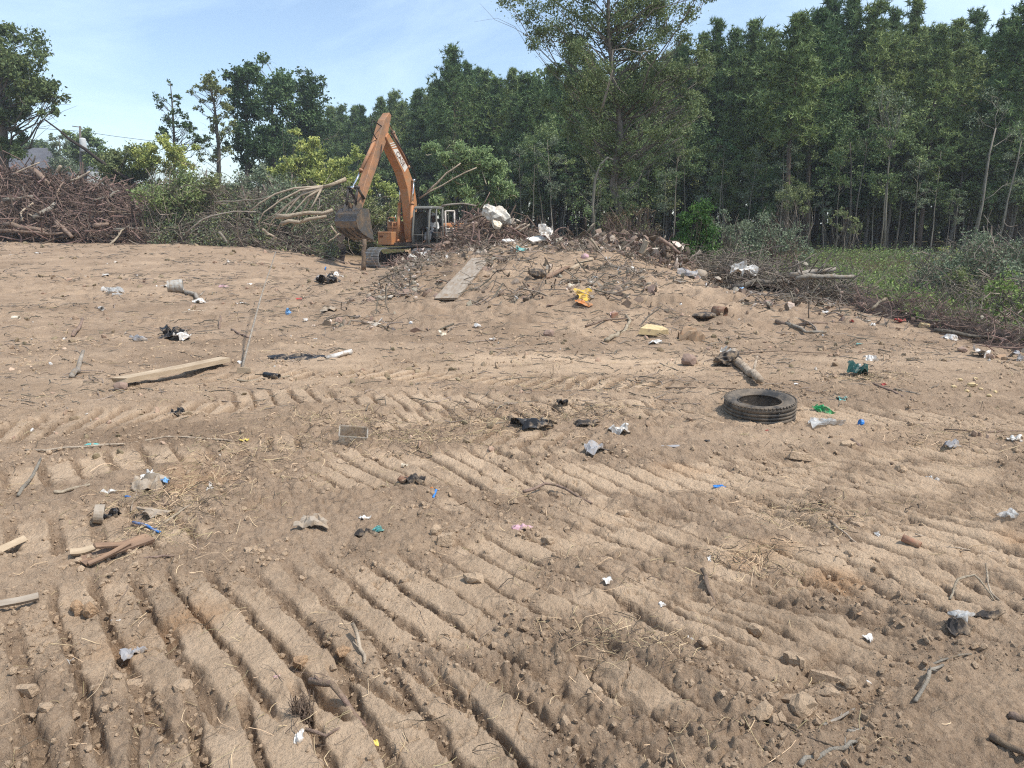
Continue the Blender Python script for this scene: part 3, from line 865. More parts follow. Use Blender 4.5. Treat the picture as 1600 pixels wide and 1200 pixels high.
# far side of the woods, too deep to tell trees apart
def deep_woods():
    r = np.random.default_rng(5); P = []; parts = []
    n = 70000
    px = r.uniform(430, 1800, n); d = np.array([Dedge(p) for p in px]) + r.uniform(16, 34, n)
    zt = np.array([at3(p, Ytop(p), dd)[2] for p, dd in zip(px, d)])
    lump = 0.80 + 0.12 * vnoise(px / 22, d / 3, 4)
    z = zt * np.clip(lump, 0.6, 0.93) * r.uniform(0, 1, n) ** 1.0
    x = (px - 800) / FPX * d
    parts.append((*leaf_quads(np.c_[x, d, z], r.uniform(0.3, 0.75, n), 6, 0.7), 0))
    m = 260; px = r.uniform(500, 1750, m); d = np.array([Dedge(p) for p in px]) + r.uniform(8, 24, m); x = (px - 800) / FPX * d
    H = r.uniform(7, 11, m)
    D = np.c_[r.normal(size=m) * 0.04, r.normal(size=m) * 0.04, np.ones(m)]
    v, f = strands(np.c_[x, d, H / 2], D, H, r.uniform(0.05, 0.15, m), 0.012, 5, 3, 0.6, 3)
    parts.append((v, f, 1))
    V, F, M = join_np(parts)
    return link("woods", np_mesh("woods", V, F, [L_DARK, BARK], M), kind="stuff")
deep_woods()

# ------------------------------------------------------------------ single trees round the clearing
def clumps_px(base, Y, lst, seed, n):
    r = np.random.default_rng(seed)
    lst = [(px + r.normal() * rad * .55 * FPX / Y, py + r.normal() * rad * .5 * FPX / Y, rad * r.uniform(.45, .85), dep) for px, py, rad, dep in lst for _ in range(3)]
    return [(at3(px, py, Y + r.normal() * dep) - base, rad, 1.9 * n * rad * rad) for px, py, rad, dep in lst]

b = on(963, 29.0)
tp = np.array([at3(px, py, 29) for px, py in [(975,385),(968,330),(958,290),(961,255),(970,215),(966,170),(958,120),(952,70),(950,20),(952,-40)]]); tp[0] = b
cl = [(px, py, rad, .9) for px, py, rad in [(830,5,.8),(860,-30,.9),(895,20,.9),(850,50,.5),(880,55,.8),(905,45,.8),(870,20,.8),(950,10,1.0),(985,10,.9),(1020,-10,.9),(1050,45,.8),(1010,30,.9),(925,-10,.8),(960,-40,.9),(1000,-20,.8),(1040,5,.5),(1080,-5,.6),(1100,-30,.7),
      (872,100,.6),(890,130,.6),(885,170,.55),(895,205,.5),(905,70,.8),(935,50,.8),(905,240,.5),(1110,150,.5),(1095,190,.5),(1075,215,.5),(985,40,.7),(1020,60,.6),(1060,95,.7),(1090,85,.5),(915,110,.7),(940,95,.8),(975,90,.8),(1010,110,.8),(1050,130,.8),(1085,135,.6),(900,150,.7),(930,150,.9),(985,140,.8),(1030,160,.8),(1075,160,.6),
      (915,190,.7),(945,195,.8),(1000,180,.8),(1045,190,.7),(1085,120,.6),(925,225,.6),(960,230,.7),(1010,215,.6),(935,255,.6),(990,250,.7),(950,280,.6),(985,290,.6),(1030,235,.5),(1100,105,.5),(1065,60,.5)]]
big = tree_thing("broadleaf_tree", "tall thin-crowned tree rising out of frame behind the debris mound", b, tp - b, 0.17, 0.05, clumps_px(b, 29, cl, 3, 720), 0.095, L_AIRY, BARK, 500, thick=0.28, twigs=3, lo=0.3)
m = MB()
for pts, r0 in (([(942,168),(955,120),(958,78),(975,76),(1000,82),(1022,78)],.035),([(957,110),(945,150),(938,175)],.02),([(957,120),(968,140),(982,150)],.012),([(1000,82),(1015,100),(1030,115)],.015),([(1005,82),(1020,70),(1032,68)],.012)):
    m.tube(np.array([at3(px, py, 27.6) for px, py in pts]) - b, np.linspace(r0, r0 * .5, len(pts)), 5)
m.build("dead_branch", BARK_PALE, big, True, label="bare pale dead limb in the middle of the crown")
r_ = np.random.default_rng(77); vc = [(at3(px, py, 28.6) - b, rad, 200 * rad) for px, py, rad in [(960,355,.9),(985,345,.9),(950,320,.6),(990,310,.6),(1000,335,.7),(935,345,.6),(965,300,.5),(1015,355,.7),(945,365,.8)]]
V, F = leaf_cloud(vc, 0.10, 78); link("vine_cover", np_mesh("vine_cover", V, F, [L_OLIVE]), big)
b = on(932, 27.0); pts = [(928,368),(926,320),(930,280),(938,258),(950,246),(958,250)]
tp = np.array([at3(px, py, 27) for px, py in pts]); tp[0] = b
tree_thing("sapling", "thin pale stem bending over at its top, before the vine-covered trunk", b, tp - b, 0.055, 0.03, [(at3(px, py, 27) - b, .4, 40) for px, py in [(905,300),(918,330),(900,335),(955,255),(912,315)]], 0.10, L_MID, BARK_PALE, 510, twigs=4)

b = on(4, 50.0)
tp = np.array([at3(px, py, 50) for px, py in [(4,275),(6,220),(4,170),(-4,110),(-10,70),(-12,50)]]); tp[0] = b
cl = [(px, py, rad, 1.5) for px, py, rad in [(5,75,1.2),(20,95,1.2),(38,115,1.2),(55,130,1.1),(68,142,.9),(78,158,.7),(75,172,.6),(50,150,1.1),(30,140,1.2),(10,120,1.3),(10,160,1.3),(35,165,.9),(20,60,.6),(-5,55,1),(-30,90,1.6),(-40,140,1.8),(-25,180,1.5),(5,195,.8),(15,215,.7),(8,235,.8),(-20,220,1),(25,105,1),(45,135,1)]]
tree_thing("broadleaf_tree", "dark spreading tree at the left edge, overhanging the clear sky", b, tp - b, 0.28, 0.10, clumps_px(b, 50, cl, 4, 300), 0.22, L_DARK, BARK, 520, thick=0.55)
b = on(272, 52.0)
tp = np.array([at3(px, py, 52) for px, py in [(274,260),(272,215),(270,175),(268,150),(266,128)]]); tp[0] = b
cl = [(px, py, rad, .6) for px, py, rad in [(265,130,.25),(258,150,.5),(280,152,.35),(254,168,.4),(285,170,.5),(262,185,.5),(290,185,.5),(252,205,.5),(278,200,.6),(300,195,.45),(310,210,.5),(265,215,.5),(297,215,.5),(316,222,.4)]]
tree_thing("broadleaf_tree", "spindly see-through young tree against the sky above the olive shrub", b, tp - b, 0.10, 0.02, clumps_px(b, 52, cl, 5, 170), 0.20, L_DARK, BARK, 530, twigs=8)
b = on(340, 55.0)
tp = np.array([at3(px, py, 55) for px, py in [(345,262),(342,230),(338,195),(335,165),(328,135)]]); tp[0] = b
cl = [(px, py, rad, .8) for px, py, rad in [(312,128,.6),(325,122,.8),(340,130,.8),(300,140,.4),(350,145,.6),(330,145,.7),(345,165,.7),(320,165,.5),(352,180,.7),(335,185,.5),(358,200,.5),(345,205,.6),(330,240,.6),(322,220,.4),(352,235,.5),(362,190,.4),(338,250,.6)]]
tree_thing("broadleaf_tree", "lone open-crowned tree with a slim trunk, left of the dark tree clump", b, tp - b, 0.16, 0.05, clumps_px(b, 55, cl, 6, 230), 0.19, L_OLIVE, BARK, 540, twigs=8)
for k, (pxs, lab, mt_) in enumerate([
    ([(372,125,1.0),(385,118,1.0),(400,130,1.4),(385,150,1.3),(405,165,1.6),(395,190,1.5),(410,215,1.6),(385,215,1.0),(395,240,1.5),(375,140,.8),(380,175,1.0),(372,230,.9)], "left one of the dark rounded trees on the skyline beside the open-crowned tree", L_DARK),
    ([(420,118,1.3),(435,125,1.3),(440,150,1.7),(428,175,1.6),(445,195,1.7),(425,210,1.5),(440,235,1.7),(415,245,1.4)], "middle one of the dark rounded trees on the skyline, with a thin pale trunk", L_MID),
    ([(465,132,1.2),(485,135,1.3),(495,150,1.2),(475,160,1.6),(490,180,1.5),(465,190,1.6),(485,205,1.6),(505,200,1.2),(475,235,1.6),(500,240,1.5)], "right one of the dark rounded trees on the skyline above the yellow-green shrub", L_DARK)]):
    Y = 62 + 3 * k; cx = [385, 425, 482][k]
    b = on(cx, Y); tp = np.array([at3(px, py, Y) for px, py in [(cx,270),(cx+2,220),(cx,180),(cx+2,130)]]); tp[0] = b
    tree_thing("broadleaf_tree", lab, b, tp - b, 0.2, 0.07, clumps_px(b, Y, [(*c, 1.0) for c in pxs], 7 + k, 210), 0.26, mt_, BARK, 550 + k)
b = on(135, 88.0)
tp = np.array([at3(px, py, 88) for px, py in [(132,270),(131,240),(130,215)]]); tp[0] = b
cl = [(px, py, rad, .8) for px, py, rad in [(130,212,1.1),(120,222,1.1),(143,222,1.2),(112,232,.8),(135,232,1.5),(152,236,1.0),(125,245,1.3),(158,242,.8),(145,250,1.2),(115,255,1.0)]]
tree_thing("pine_tree", "round dark pine behind the utility pole at left", b, tp - b, 0.25, 0.1, clumps_px(b, 88, cl, 14, 200), 0.3, L_PINE, BARK_PINE, 560)
b = on(95, 72.0)
tp = np.array([at3(px, py, 72) for px, py in [(95,270),(94,240),(92,212)]]); tp[0] = b
cl = [(px, py, rad, .6) for px, py, rad in [(84,215,.5),(92,212,.4),(98,222,.6),(88,228,.7),(100,238,.8),(90,245,.9),(103,255,1.0),(86,258,1.0),(108,262,.9),(95,262,1.1)]]
tree_thing("broadleaf_tree", "small grey-green airy tree beside the grey house roof", b, tp - b, 0.1, 0.03, clumps_px(b, 72, cl, 15, 190), 0.2, L_SCRUB, BARK, 570)
for k, (pxs, lab) in enumerate([([(28,235,1.2),(38,232,1.2),(32,242,1.4),(44,240,1.0)], "far dark treetop left of the house roof"), ([(55,232,1.2),(62,238,1.1),(50,240,1.4)], "far dark treetop just above the ridge of the house roof")]):
    b = on(pxs[0][0] + 4, 125); tp = np.array([[0, 0, 0], [0, 0, 5], [.2, 0, at3(0, 236, 125)[2] - b[2]]])
    tree_thing("pine_tree", lab, b, tp, .2, .1, clumps_px(b, 125, [(a, c, d * 1.5, .8) for a, c, d in pxs], 31 + k, 120), 0.42, L_DARK, BARK, 575 + k)

# ------------------------------------------------------------------ shrubs
def shrub(name, label, Y, pxs, leafm, lsize, seed, nden=260, stems=10, stemm=TWIG, cat="shrub", group=None, flat=0.8, stemr=0.012, aspect=0.55, tangle=False):
    cx = np.mean([p[0] for p in pxs]); b = on(cx, Y); r = np.random.default_rng(seed)
    root = thing(name, label, cat, b, group=group)
    cl = clumps_px(b, Y, [(px, py, rad, 0.5) for px, py, rad in pxs], seed, nden)
    V, F = leaf_cloud(cl, lsize, seed + 1, flat, aspect); link("foliage", np_mesh("foliage", V, F, [leafm]), root)
    k = stems * len(cl) // 3
    C = np.array([c[0] for c in cl]); Rr = np.array([c[1] for c in cl])
    i0 = r.integers(0, len(cl), k)
    e = C[i0] + r.normal(size=(k, 3)) * Rr[i0][:, None] * 0.55
    if tangle:
        i1 = r.integers(0, len(cl), k)
        s = C[i1] * 0.35 + e * 0.65 + r.normal(size=(k, 3)) * Rr[i1][:, None] * 0.75
    else:
        s = np.c_[e[:, 0] * 0.5, e[:, 1] * 0.5, e[:, 2] * r.uniform(0, 0.6, k)]
    e[:, 2] = np.maximum(e[:, 2], 0.05); s[:, 2] = np.maximum(s[:, 2], 0.05)
    D = e - s
    v, f = strands((e + s) / 2, D, np.linalg.norm(D, axis=1), r.uniform(0.6, 1.4, k) * stemr, 0.16, 3, 4, 0.4, seed)
    link("stems", np_mesh("stems", v, f, [stemm]), root)
    return root

shrub("shrub", "olive-green leafy shrub at the back of the root pile, below the utility pole", 46, [(165,262,.9),(185,252,.9),(205,256,1.0),(180,275,1.1),(210,278,1.1),(160,285,.8),(232,275,1.0),(200,292,.8)], L_OLIVE, 0.18, 601, 620)
shrub("shrub", "yellow-green shrub top below the spindly young tree", 45, [(232,230,.5),(248,226,.5),(262,232,.6),(278,240,.6),(240,245,.8),(265,252,.8),(285,258,.6),(228,255,.7)], L_YELLOW, 0.18, 602, 520)
shrub("shrub", "bright yellow-green tall shrub left of the excavator boom, topmost of the shrubs", 46, [(462,205,.4),(475,222,.6),(490,240,.7),(468,245,.7),(455,262,.8),(485,265,.9),(510,275,.8),(470,285,.8),(440,280,.6),(497,250,.5),(505,290,.7)], L_YELLOW, 0.18, 603, 640)
shrub("shrub", "yellow-green shrub directly behind the excavator stick", 47, [(545,250,.6),(560,262,.7),(540,275,.8),(565,285,.8),(585,300,.8),(555,300,.8),(578,275,.5)], L_YELLOW, 0.18, 604, 560)
shrub("shrub", "small pale-leaved shrub between the brush and the tall yellow-green shrub", 43, [(405,268,.4),(395,285,.7),(420,290,.7),(410,305,.8)], L_SCRUB, 0.15, 605, 500)
for k, (pxs, lab, lm) in enumerate([
    ([(245,300,1.0),(265,290,1.0),(255,325,1.1),(275,340,1.1),(240,345,.9),(262,362,.8)], "dark green brush heap at the right end of the red-brown root pile", L_MID),
    ([(295,290,1.0),(315,285,1.0),(305,315,1.2),(330,330,1.1),(295,345,1.1),(320,362,.9)], "grey twiggy brush with drooping brown leaves, right of the dark green brush heap", L_OLIVE),
    ([(350,290,.9),(375,295,1.0),(360,320,1.1),(385,335,1.0),(355,350,1.1),(380,368,.8)], "grey-green tangle of bare stems midway between root pile and pale bent branches", L_SCRUB),
    ([(420,310,.9),(440,320,1.0),(425,345,.9),(445,365,.8),(410,370,.7)], "tangled scrub behind the fan of pale bent branches", L_SCRUB),
    ([(470,320,.9),(495,325,.9),(480,350,.9),(505,360,.8),(475,380,.7),(500,390,.6)], "tangled scrub just left of the excavator bucket", L_OLIVE),
    ([(540,310,.8),(570,330,.9),(590,345,.9),(550,360,.9),(585,370,.8),(540,390,.6),(605,330,.8)], "green-grey scrub behind the excavator bucket", L_OLIVE)]):
    shrub("brush_heap", lab, 37 + (k % 3) * 1.2, pxs, lm, 0.14, 620 + k, 420, 50, TWIG, "brush", None, 0.8, 0.017, 0.55, True)
shrub("felled_crown", "felled green tree crown with drooping leaves lying behind the excavator cab", 37.5, [(695,255,.6),(715,245,.7),(735,242,.7),(755,255,.7),(775,270,.7),(790,285,.6),(745,275,.9),(715,280,.9),(690,285,.7),(770,300,.8),(735,305,.8),(700,310,.7),(795,300,.5)], L_FELLED, 0.22, 640, 700, 5, TWIG_PALE, "tree", None, 0.75, 0.018, 0.3, True)
shrub("vine_mound", "bright green cone-shaped mound of vines before the dark woods", 24, [(1092,322,.22),(1088,335,.35),(1100,345,.4),(1080,352,.4),(1105,365,.45),(1078,372,.45),(1092,378,.5),(1110,385,.4),(1068,385,.35)], L_VINE, 0.085, 641, 2300, 10, TWIG)
shrub("shrub", "grey-green bush just right of the bright green vine mound", 25, [(1140,345,.5),(1160,355,.5),(1150,375,.6),(1175,380,.6),(1135,390,.5)], L_SCRUB, 0.075, 642, 800, 26, TWIG)
shrub("shrub", "grey-green bush with reddish twigs, second to the right of the vine mound", 26, [(1195,350,.5),(1215,360,.6),(1200,380,.6),(1230,385,.6),(1245,398,.5)], L_SCRUB, 0.075, 643, 750, 34, TWIG_RED)
shrub("shrub", "russet-brown bush of dead leaves at the foot of the tall thin-crowned tree", 26.5, [(960,345,.45),(985,340,.5),(1005,352,.5),(970,362,.5),(1000,368,.45),(1020,365,.35),(945,362,.35)], L_DEAD, 0.075, 644, 600, 40, TWIG_RED)
shrub("shrub", "yellow-green mop-headed small tree in front of the woods, right of the vine mound", 36, [(1225,305,.5),(1245,296,.5),(1265,305,.5),(1240,315,.5),(1255,325,.4),(1225,325,.4)], L_OLIVE, 0.11, 645, 480, 8, TWIG, "small tree")
shrub("shrub", "low yellow-green bush below the mop-headed tree", 35, [(1320,335,.4),(1335,340,.4),(1310,348,.4),(1338,352,.35)], L_OLIVE, 0.11, 646, 420, 8, TWIG)
shrub("shrub", "small bush with yellow leaves standing in the green weeds at right", 22, [(1478,395,.2),(1490,400,.25),(1485,415,.3),(1495,425,.3)], L_YELLOW, 0.07, 647, 700, 30, TWIG)
for k, (pxs, Y, lab) in enumerate([
    ([(1450,425,.5),(1475,435,.5),(1460,450,.5),(1430,445,.45)], 19, "grey thorny brush in the weeds, leftmost of the right-hand brush"),
    ([(1520,400,.6),(1545,395,.6),(1530,425,.6),(1560,420,.6),(1505,435,.5)], 18, "tall grey-green brush heap rising at the right, behind the yellow-leaved bush"),
    ([(1585,390,.6),(1610,400,.7),(1590,425,.6),(1620,430,.6)], 17, "tall grey brush cut by the right edge of the picture"),
    ([(1500,465,.4),(1525,470,.4),(1550,465,.4),(1535,485,.35)], 14.5, "low green brush at the rim of the clearing, right side"),
    ([(1575,470,.4),(1600,475,.45),(1590,500,.4),(1620,495,.4)], 12.8, "low green brush nearest the camera at the right edge")]):
    shrub("brush_heap", lab, Y, pxs, [L_SCRUB, L_SCRUB, L_SCRUB, L_OLIVE, L_WEED][k], 0.06, 660 + k, 1300, 80, TWIG, "brush", None, 0.8, 0.009, 0.55, True)

# green weeds in the hollow to the right, too many to count
def weeds():
    r = np.random.default_rng(12); n = 80000
    y = 9 + 27 * r.uniform(0, 1, n) ** 1.3; x = 7.0 + r.uniform(0, 1, n) * (y * 0.72 - 3.5).clip(3)
    x += np.where(y > 18, -(y - 18) * 0.12, 0)
    k = fbm(x / 1.6, y / 1.6, 3, 15) + r.normal(size=n) * 0.15
    s = k > -0.30; x, y, k = x[s], y[s], k[s]
    g = gz(x, y); h = (0.15 + 0.55 * np.clip(k + 0.2, 0, 1)) * (0.5 + 0.5 * sstep(7.2, 8.5, x))
    z = g + h * r.uniform(0.05, 1, len(x))
    a = leaf_quads(np.c_[x, y, z], r.uniform(0.05, 0.12, len(x)), 13, 0.5, 0.4)
    m = 5000; i = r.integers(0, len(x), m)
    D = r.normal(size=(m, 3)); D[:, 2] = np.abs(D[:, 2]) * 1.2
    L = r.uniform(0.4, 1.4, m)
    b = strands(np.c_[x[i], y[i], g[i] + 0.25], D, L, r.uniform(0.003, 0.008, m), 0.2, 3, 4, 0.4, 9)
    V, F, M = join_np([(*a, 0), (*b, 1)])
    link("weeds", np_mesh("weeds", V, F, [L_WEED, TWIG], M), kind="stuff")
weeds()
# low scrub on the ground between the back brush and the woods
def undergrowth():
    r = np.random.default_rng(22); n = 26000
    px = r.uniform(200, 1450, n); y = r.uniform(23, 46, n) + np.where(px < 620, 14, 0); x = (px - 800) / FPX * y
    k = fbm(x / 2.2, y / 2.2, 3, 25); s = (k > -0.05) & ~((px > 500) & (px < 740) & (y < 39.5)); x, y, k = x[s], y[s], k[s]
    g = gz(x, y); z = g + (0.2 + 1.1 * np.clip(k, 0, 1)) * r.uniform(0.05, 1, len(x))
    a = leaf_quads(np.c_[x, y, z], r.uniform(0.08, 0.16, len(x)), 13, 0.5, 0.3)
    link("undergrowth", np_mesh("undergrowth", a[0], a[1], [L_MID]), kind="stuff")
undergrowth()

# ------------------------------------------------------------------ excavator
ORANGE = mat("orange_paint", (0.52, 0.205, 0.070), 0.65, col2=(0.40, 0.16, 0.065), scale=2.5, bump=0.08, dirt=0.52, dirt_col=(0.36, 0.20, 0.10), dscale=2.2, spec=0.4)
ORANGE_OLD = mat("faded_orange_paint", (0.44, 0.225, 0.115), 0.7, col2=(0.35, 0.17, 0.085), scale=2.0, dirt=0.5, dirt_col=(0.23, 0.15, 0.10), dscale=2.5)
STEEL = mat("worn_steel", (0.13, 0.12, 0.11), 0.55, col2=(0.075, 0.068, 0.06), scale=3, metal=0.3, dirt=0.45, dirt_col=(0.24, 0.17, 0.11), dscale=3)
STEEL_BLUE = mat("blue_grey_steel", (0.24, 0.25, 0.27), 0.42, col2=(0.17, 0.17, 0.18), scale=5, metal=0.5, dirt=0.3, dirt_col=(0.22, 0.165, 0.12))  # paler, bluish steel on the upper back of the bucket
DARK_STEEL = mat("greasy_black_steel", (0.035, 0.032, 0.030), 0.6, col2=(0.06, 0.05, 0.042), scale=4, dirt=0.35, dirt_col=(0.16, 0.115, 0.08))
CHROME = mat("chrome_rod", (0.75, 0.75, 0.74), 0.15, metal=1.0, var=0.1)
CAB_GREY = mat("weathered_cab_grey", (0.18, 0.178, 0.16), 0.75, col2=(0.11, 0.11, 0.10), scale=4, dirt=0.3, dirt_col=(0.24, 0.21, 0.16), dscale=4)
CAB_IN = mat("cab_inner_panel", (0.13, 0.11, 0.09), 0.85, col2=(0.08, 0.07, 0.055), scale=3)
DOOR_WHITE = mat("dull_white_door_lining", (0.55, 0.51, 0.46), 0.7, col2=(0.42, 0.37, 0.32), scale=4, dirt=0.25, dirt_col=(0.32, 0.2, 0.12))
SHOE = mat("track_shoe_steel", (0.33, 0.33, 0.325), 0.5, col2=(0.24, 0.235, 0.225), scale=6, metal=0.25, dirt=0.35, dirt_col=(0.25, 0.185, 0.12), dscale=5)
RUBBER = mat("black_rubber", (0.022, 0.021, 0.020), 0.75, col2=(0.035, 0.032, 0.029), scale=8)
DECAL_WHITE = mat("white_decal", (0.72, 0.66, 0.58), 0.6, var=0.15)
DECAL_DARK = mat("brown_decal", (0.14, 0.05, 0.02), 0.6, var=0.2)
CLOTH_WHITE = mat("white_cotton", (0.62, 0.60, 0.57), 0.9, col2=(0.48, 0.46, 0.43), scale=9)
CLOTH_GREY = mat("grey_work_trousers", (0.10, 0.105, 0.115), 0.9, col2=(0.07, 0.07, 0.08), scale=9)
SKIN = mat("brown_skin", (0.085, 0.045, 0.028), 0.5, var=0.15)

THX = math.radians(27)
EXC = np.array([-4.12, 35.4]); exz = G(EXC[0], EXC[1])
EZ = -0.37
exc = thing("excavator", "orange tracked excavator with raised boom and open cab at the back of the clearing", "excavator", (EXC[0], EXC[1], EZ), (0, 0, -(math.pi / 2 + THX)))

def ribbon(center, width):
    C = np.array(center, float); W = np.array(width, float) / 2
    T = np.gradient(C, axis=0); T /= np.linalg.norm(T, axis=1)[:, None]
    N = np.c_[-T[:, 1], T[:, 0]]
    return [tuple(p) for p in C + N * W[:, None]] + [tuple(p) for p in (C - N * W[:, None])[::-1]]

def text_mesh(body, size, name, material, depth=0.004, bold=0.0):
    cu = bpy.data.curves.new(name, 'FONT'); cu.body = body; cu.size = size; cu.extrude = depth; cu.offset = bold
    cu.align_x = 'LEFT'; cu.align_y = 'CENTER'
    o = bpy.data.objects.new(name, cu); COL.objects.link(o)
    bpy.context.view_layer.update()
    me = bpy.data.meshes.new_from_object(o.evaluated_get(bpy.context.evaluated_depsgraph_get()))
    bpy.data.objects.remove(o); bpy.data.curves.remove(cu)
    me.name = name; me.materials.clear(); me.materials.append(material)
    return me

# tracks
shoe = MB(); shoe.box((0, 0, 0.012), (0.178, 0.78, 0.024)); shoe.box((-0.055, 0, 0.040), (0.018, 0.77, 0.034)); shoe.box((0.0, 0, 0.035), (0.014, 0.77, 0.022)); shoe.box((0.055, 0, 0.035), (0.014, 0.77, 0.022))
shoe_me = shoe.mesh("track_shoe", SHOE)
for side in (-1, 1):
    y0 = 1.24 * side
    tr = MB()
    tr.prism(ribbon([(-1.5, .45), (0.1, .47), (1.8, .45)], [.34, .42, .34]), y0 - .17, y0 + .17)
    track = tr.build("track", DARK_STEEL, exc, bevel=0.02)
    for nm, cx, r in (("idler", 2.05, .38), ("sprocket", -1.65, .36)):
        m = MB(); M = Matrix.Translation((cx, y0 - .09, .45)) @ Matrix.Rotation(-math.pi / 2, 4, 'X')
        m.lathe([(.0, 0), (.12, 0), (.13, .03), (r * .8, .03), (r, 0), (r, .18), (r * .8, .15), (.13, .15), (.12, .18), (0, .18)], M, 28)
        m.build(nm, DARK_STEEL, track, True)
    for k in range(8):
        m = MB(); M = Matrix.Translation((-1.2 + k * .42, y0 - .15, .19)) @ Matrix.Rotation(-math.pi / 2, 4, 'X')
        m.lathe([(0, 0), (.10, 0), (.10, .08), (.07, .1), (.07, .2), (.10, .22), (.10, .3), (0, .3)], M, 14)
        m.build("roller", DARK_STEEL, track, True)
    # chain of shoes round the path
    Rr, xa, xb, zc = .43, -1.65, 2.05, .47
    Ls = xb - xa; per = 2 * Ls + 2 * math.pi * Rr; n = 53
    for k in range(n):
        s = per * k / n
        if s < Ls: x, z, a = xa + s, zc + Rr, 0.0; z -= 0.05 * math.sin(math.pi * s / Ls)
        elif s < Ls + math.pi * Rr:
            q = (s - Ls) / Rr; x, z, a = xb + Rr * math.sin(q), zc + Rr * math.cos(q), q
        elif s < 2 * Ls + math.pi * Rr: x, z, a = xb - (s - Ls - math.pi * Rr), zc - Rr, math.pi
        else:
            q = (s - 2 * Ls - math.pi * Rr) / Rr; x, z, a = xa - Rr * math.sin(q), zc - Rr * math.cos(q), math.pi + q
        link("track_shoe", shoe_me, track, (x, y0, z), (0, a, 0))
m = MB(); m.box((0, 0, .62), (1.5, 1.9, .36), taper=.8); m.build("undercarriage", DARK_STEEL, exc, bevel=.02)
m = MB(); m.lathe([(0, .78), (.62, .78), (.66, .82), (.66, .93), (.55, 1.0), (0, 1.0)], None, 32); m.build("slew_ring", DARK_STEEL, exc)
# upper structure
m = MB(); m.box((-.35, 0, 1.09), (3.9, 2.62, .16)); m.box((1.3, 0.95, 1.06), (1.1, .92, .10)); m.build("deck", DARK_STEEL, exc, bevel=.015)
m = MB(); m.prism([(-2.3, 1.17), (-2.3, 2.05), (-.35, 2.05), (-.2, 1.95), (-.2, 1.17)], -1.28, 1.28)
hood = m.build("engine_hood", ORANGE, exc, bevel=.04)
for k in range(7):
    q = MB(); q.box((-.95 - .0, 1.285, 1.35 + k * .075), (.75, .02, .03)); q.build("louvre", DARK_STEEL, hood)
m = MB(); m.prism([(-2.3, 1.05), (-2.72, 1.15), (-2.82, 1.6), (-2.72, 2.0), (-2.3, 2.02)], -1.30, 1.30); m.build("counterweight", ORANGE, exc, bevel=.06)
m = MB(); m.box((1.42, -1.0, 1.36), (.72, .78, .58)); low = m.build("tool_box", ORANGE, exc, bevel=.02)
q = MB(); q.box((1.785, -1.18, 1.44), (.012, .2, .09)); q.build("label_plate", DECAL_DARK, low)
q = MB(); q.box((1.788, -1.0, 1.60), (.014, .70, .012)); q.build("lid_seam", DARK_STEEL, low)
m = MB(); m.box((.80, -.98, 1.60), (.58, .74, 1.04)); up = m.build("fuel_tank", ORANGE, exc, bevel=.025)
tm = text_mesh("9033", .24, "number", DECAL_DARK)
link("number", tm, up, (1.094, -1.24, 1.98), (math.pi / 2, 0, math.pi / 2))
q = MB(); q.box((1.094, -.98, 1.80), (.012, .6, .02)); q.build("trim_strip", DECAL_DARK, up)
m = MB()
m.tube([(1.08, -1.30, 1.65), (1.08, -1.30, 2.18), (1.0, -1.30, 2.30), (.55, -1.30, 2.30), (.55, -1.30, 2.1)], .022, 7)
m.tube([(1.08, -.66, 2.1), (1.08, -.66, 2.30), (1.0, -.66, 2.36), (.55, -.66, 2.36)], .022, 7)
m.tube([(1.62, -.66, 1.65), (1.62, -.66, 2.05), (1.1, -.66, 2.05)], .022, 7)
m.build("handrail", ORANGE, exc, True)
m = MB(); m.tube([(.35, -.55, 1.9), (.35, -.55, 2.45)], .09, 12); m.lathe([(0, 2.76), (.14, 2.74), (.19, 2.66), (.19, 2.46), (.1, 2.44)], Matrix.Translation((.35, -.55, 0)), 20); m.build("air_intake", ORANGE, exc, True)
m = MB(); m.tube([(-1.2, -.6, 2.0), (-1.2, -.6, 2.55), (-1.27, -.6, 2.68)], .06, 10); m.build("exhaust_pipe", DARK_STEEL, exc, True)
# boom
cb_ = [(.82, 1.30), (.86, 2.1), (.90, 2.95), (1.06, 3.66), (1.48, 4.40), (2.08, 5.05), (2.72, 5.72)]
m = MB(); m.prism(ribbon(cb_, [.40, .50, .58, .60, .50, .42, .28]), -.42, .03)
boom = m.build("boom", ORANGE, exc, bevel=.02)
e1 = np.array([-.70, 0, -.714]); e2 = np.array([-.714, 0, .70])
def boom_frame(o): return Matrix(((e1[0], e2[0], 0, o[0]), (0, 0, 1, o[1]), (e1[2], e2[2], 0, o[2]), (0, 0, 0, 1)))
def on_boom(x, y): return np.array([2.16, 0, 5.14]) + e1 * x + e2 * y
m = MB()
pp = [on_boom(x, y) for x, y in [(.05, .15), (-.14, -.12), (1.08, -.16), (1.08, .17)]]
m.prism([(p[0], p[2]) for p in pp], .034, .038)
panel = m.build("decal_panel", DECAL_WHITE, boom)
for k in range(3):
    q = MB(); pp = [on_boom(x - .11 * k, y) for x, y in [(-.03, .165), (-.20, -.12), (-.25, -.12), (-.08, .165)]]
    q.prism([(p[0], p[2]) for p in pp], .034, .038); q.build("decal_stripe", DECAL_WHITE, boom)
tm = text_mesh("CASE", .33, "lettering", DECAL_DARK, .003, .0)
o = link("lettering", tm, panel); p = on_boom(.10, .0); o.matrix_basis = boom_frame((p[0], .043, p[2]))
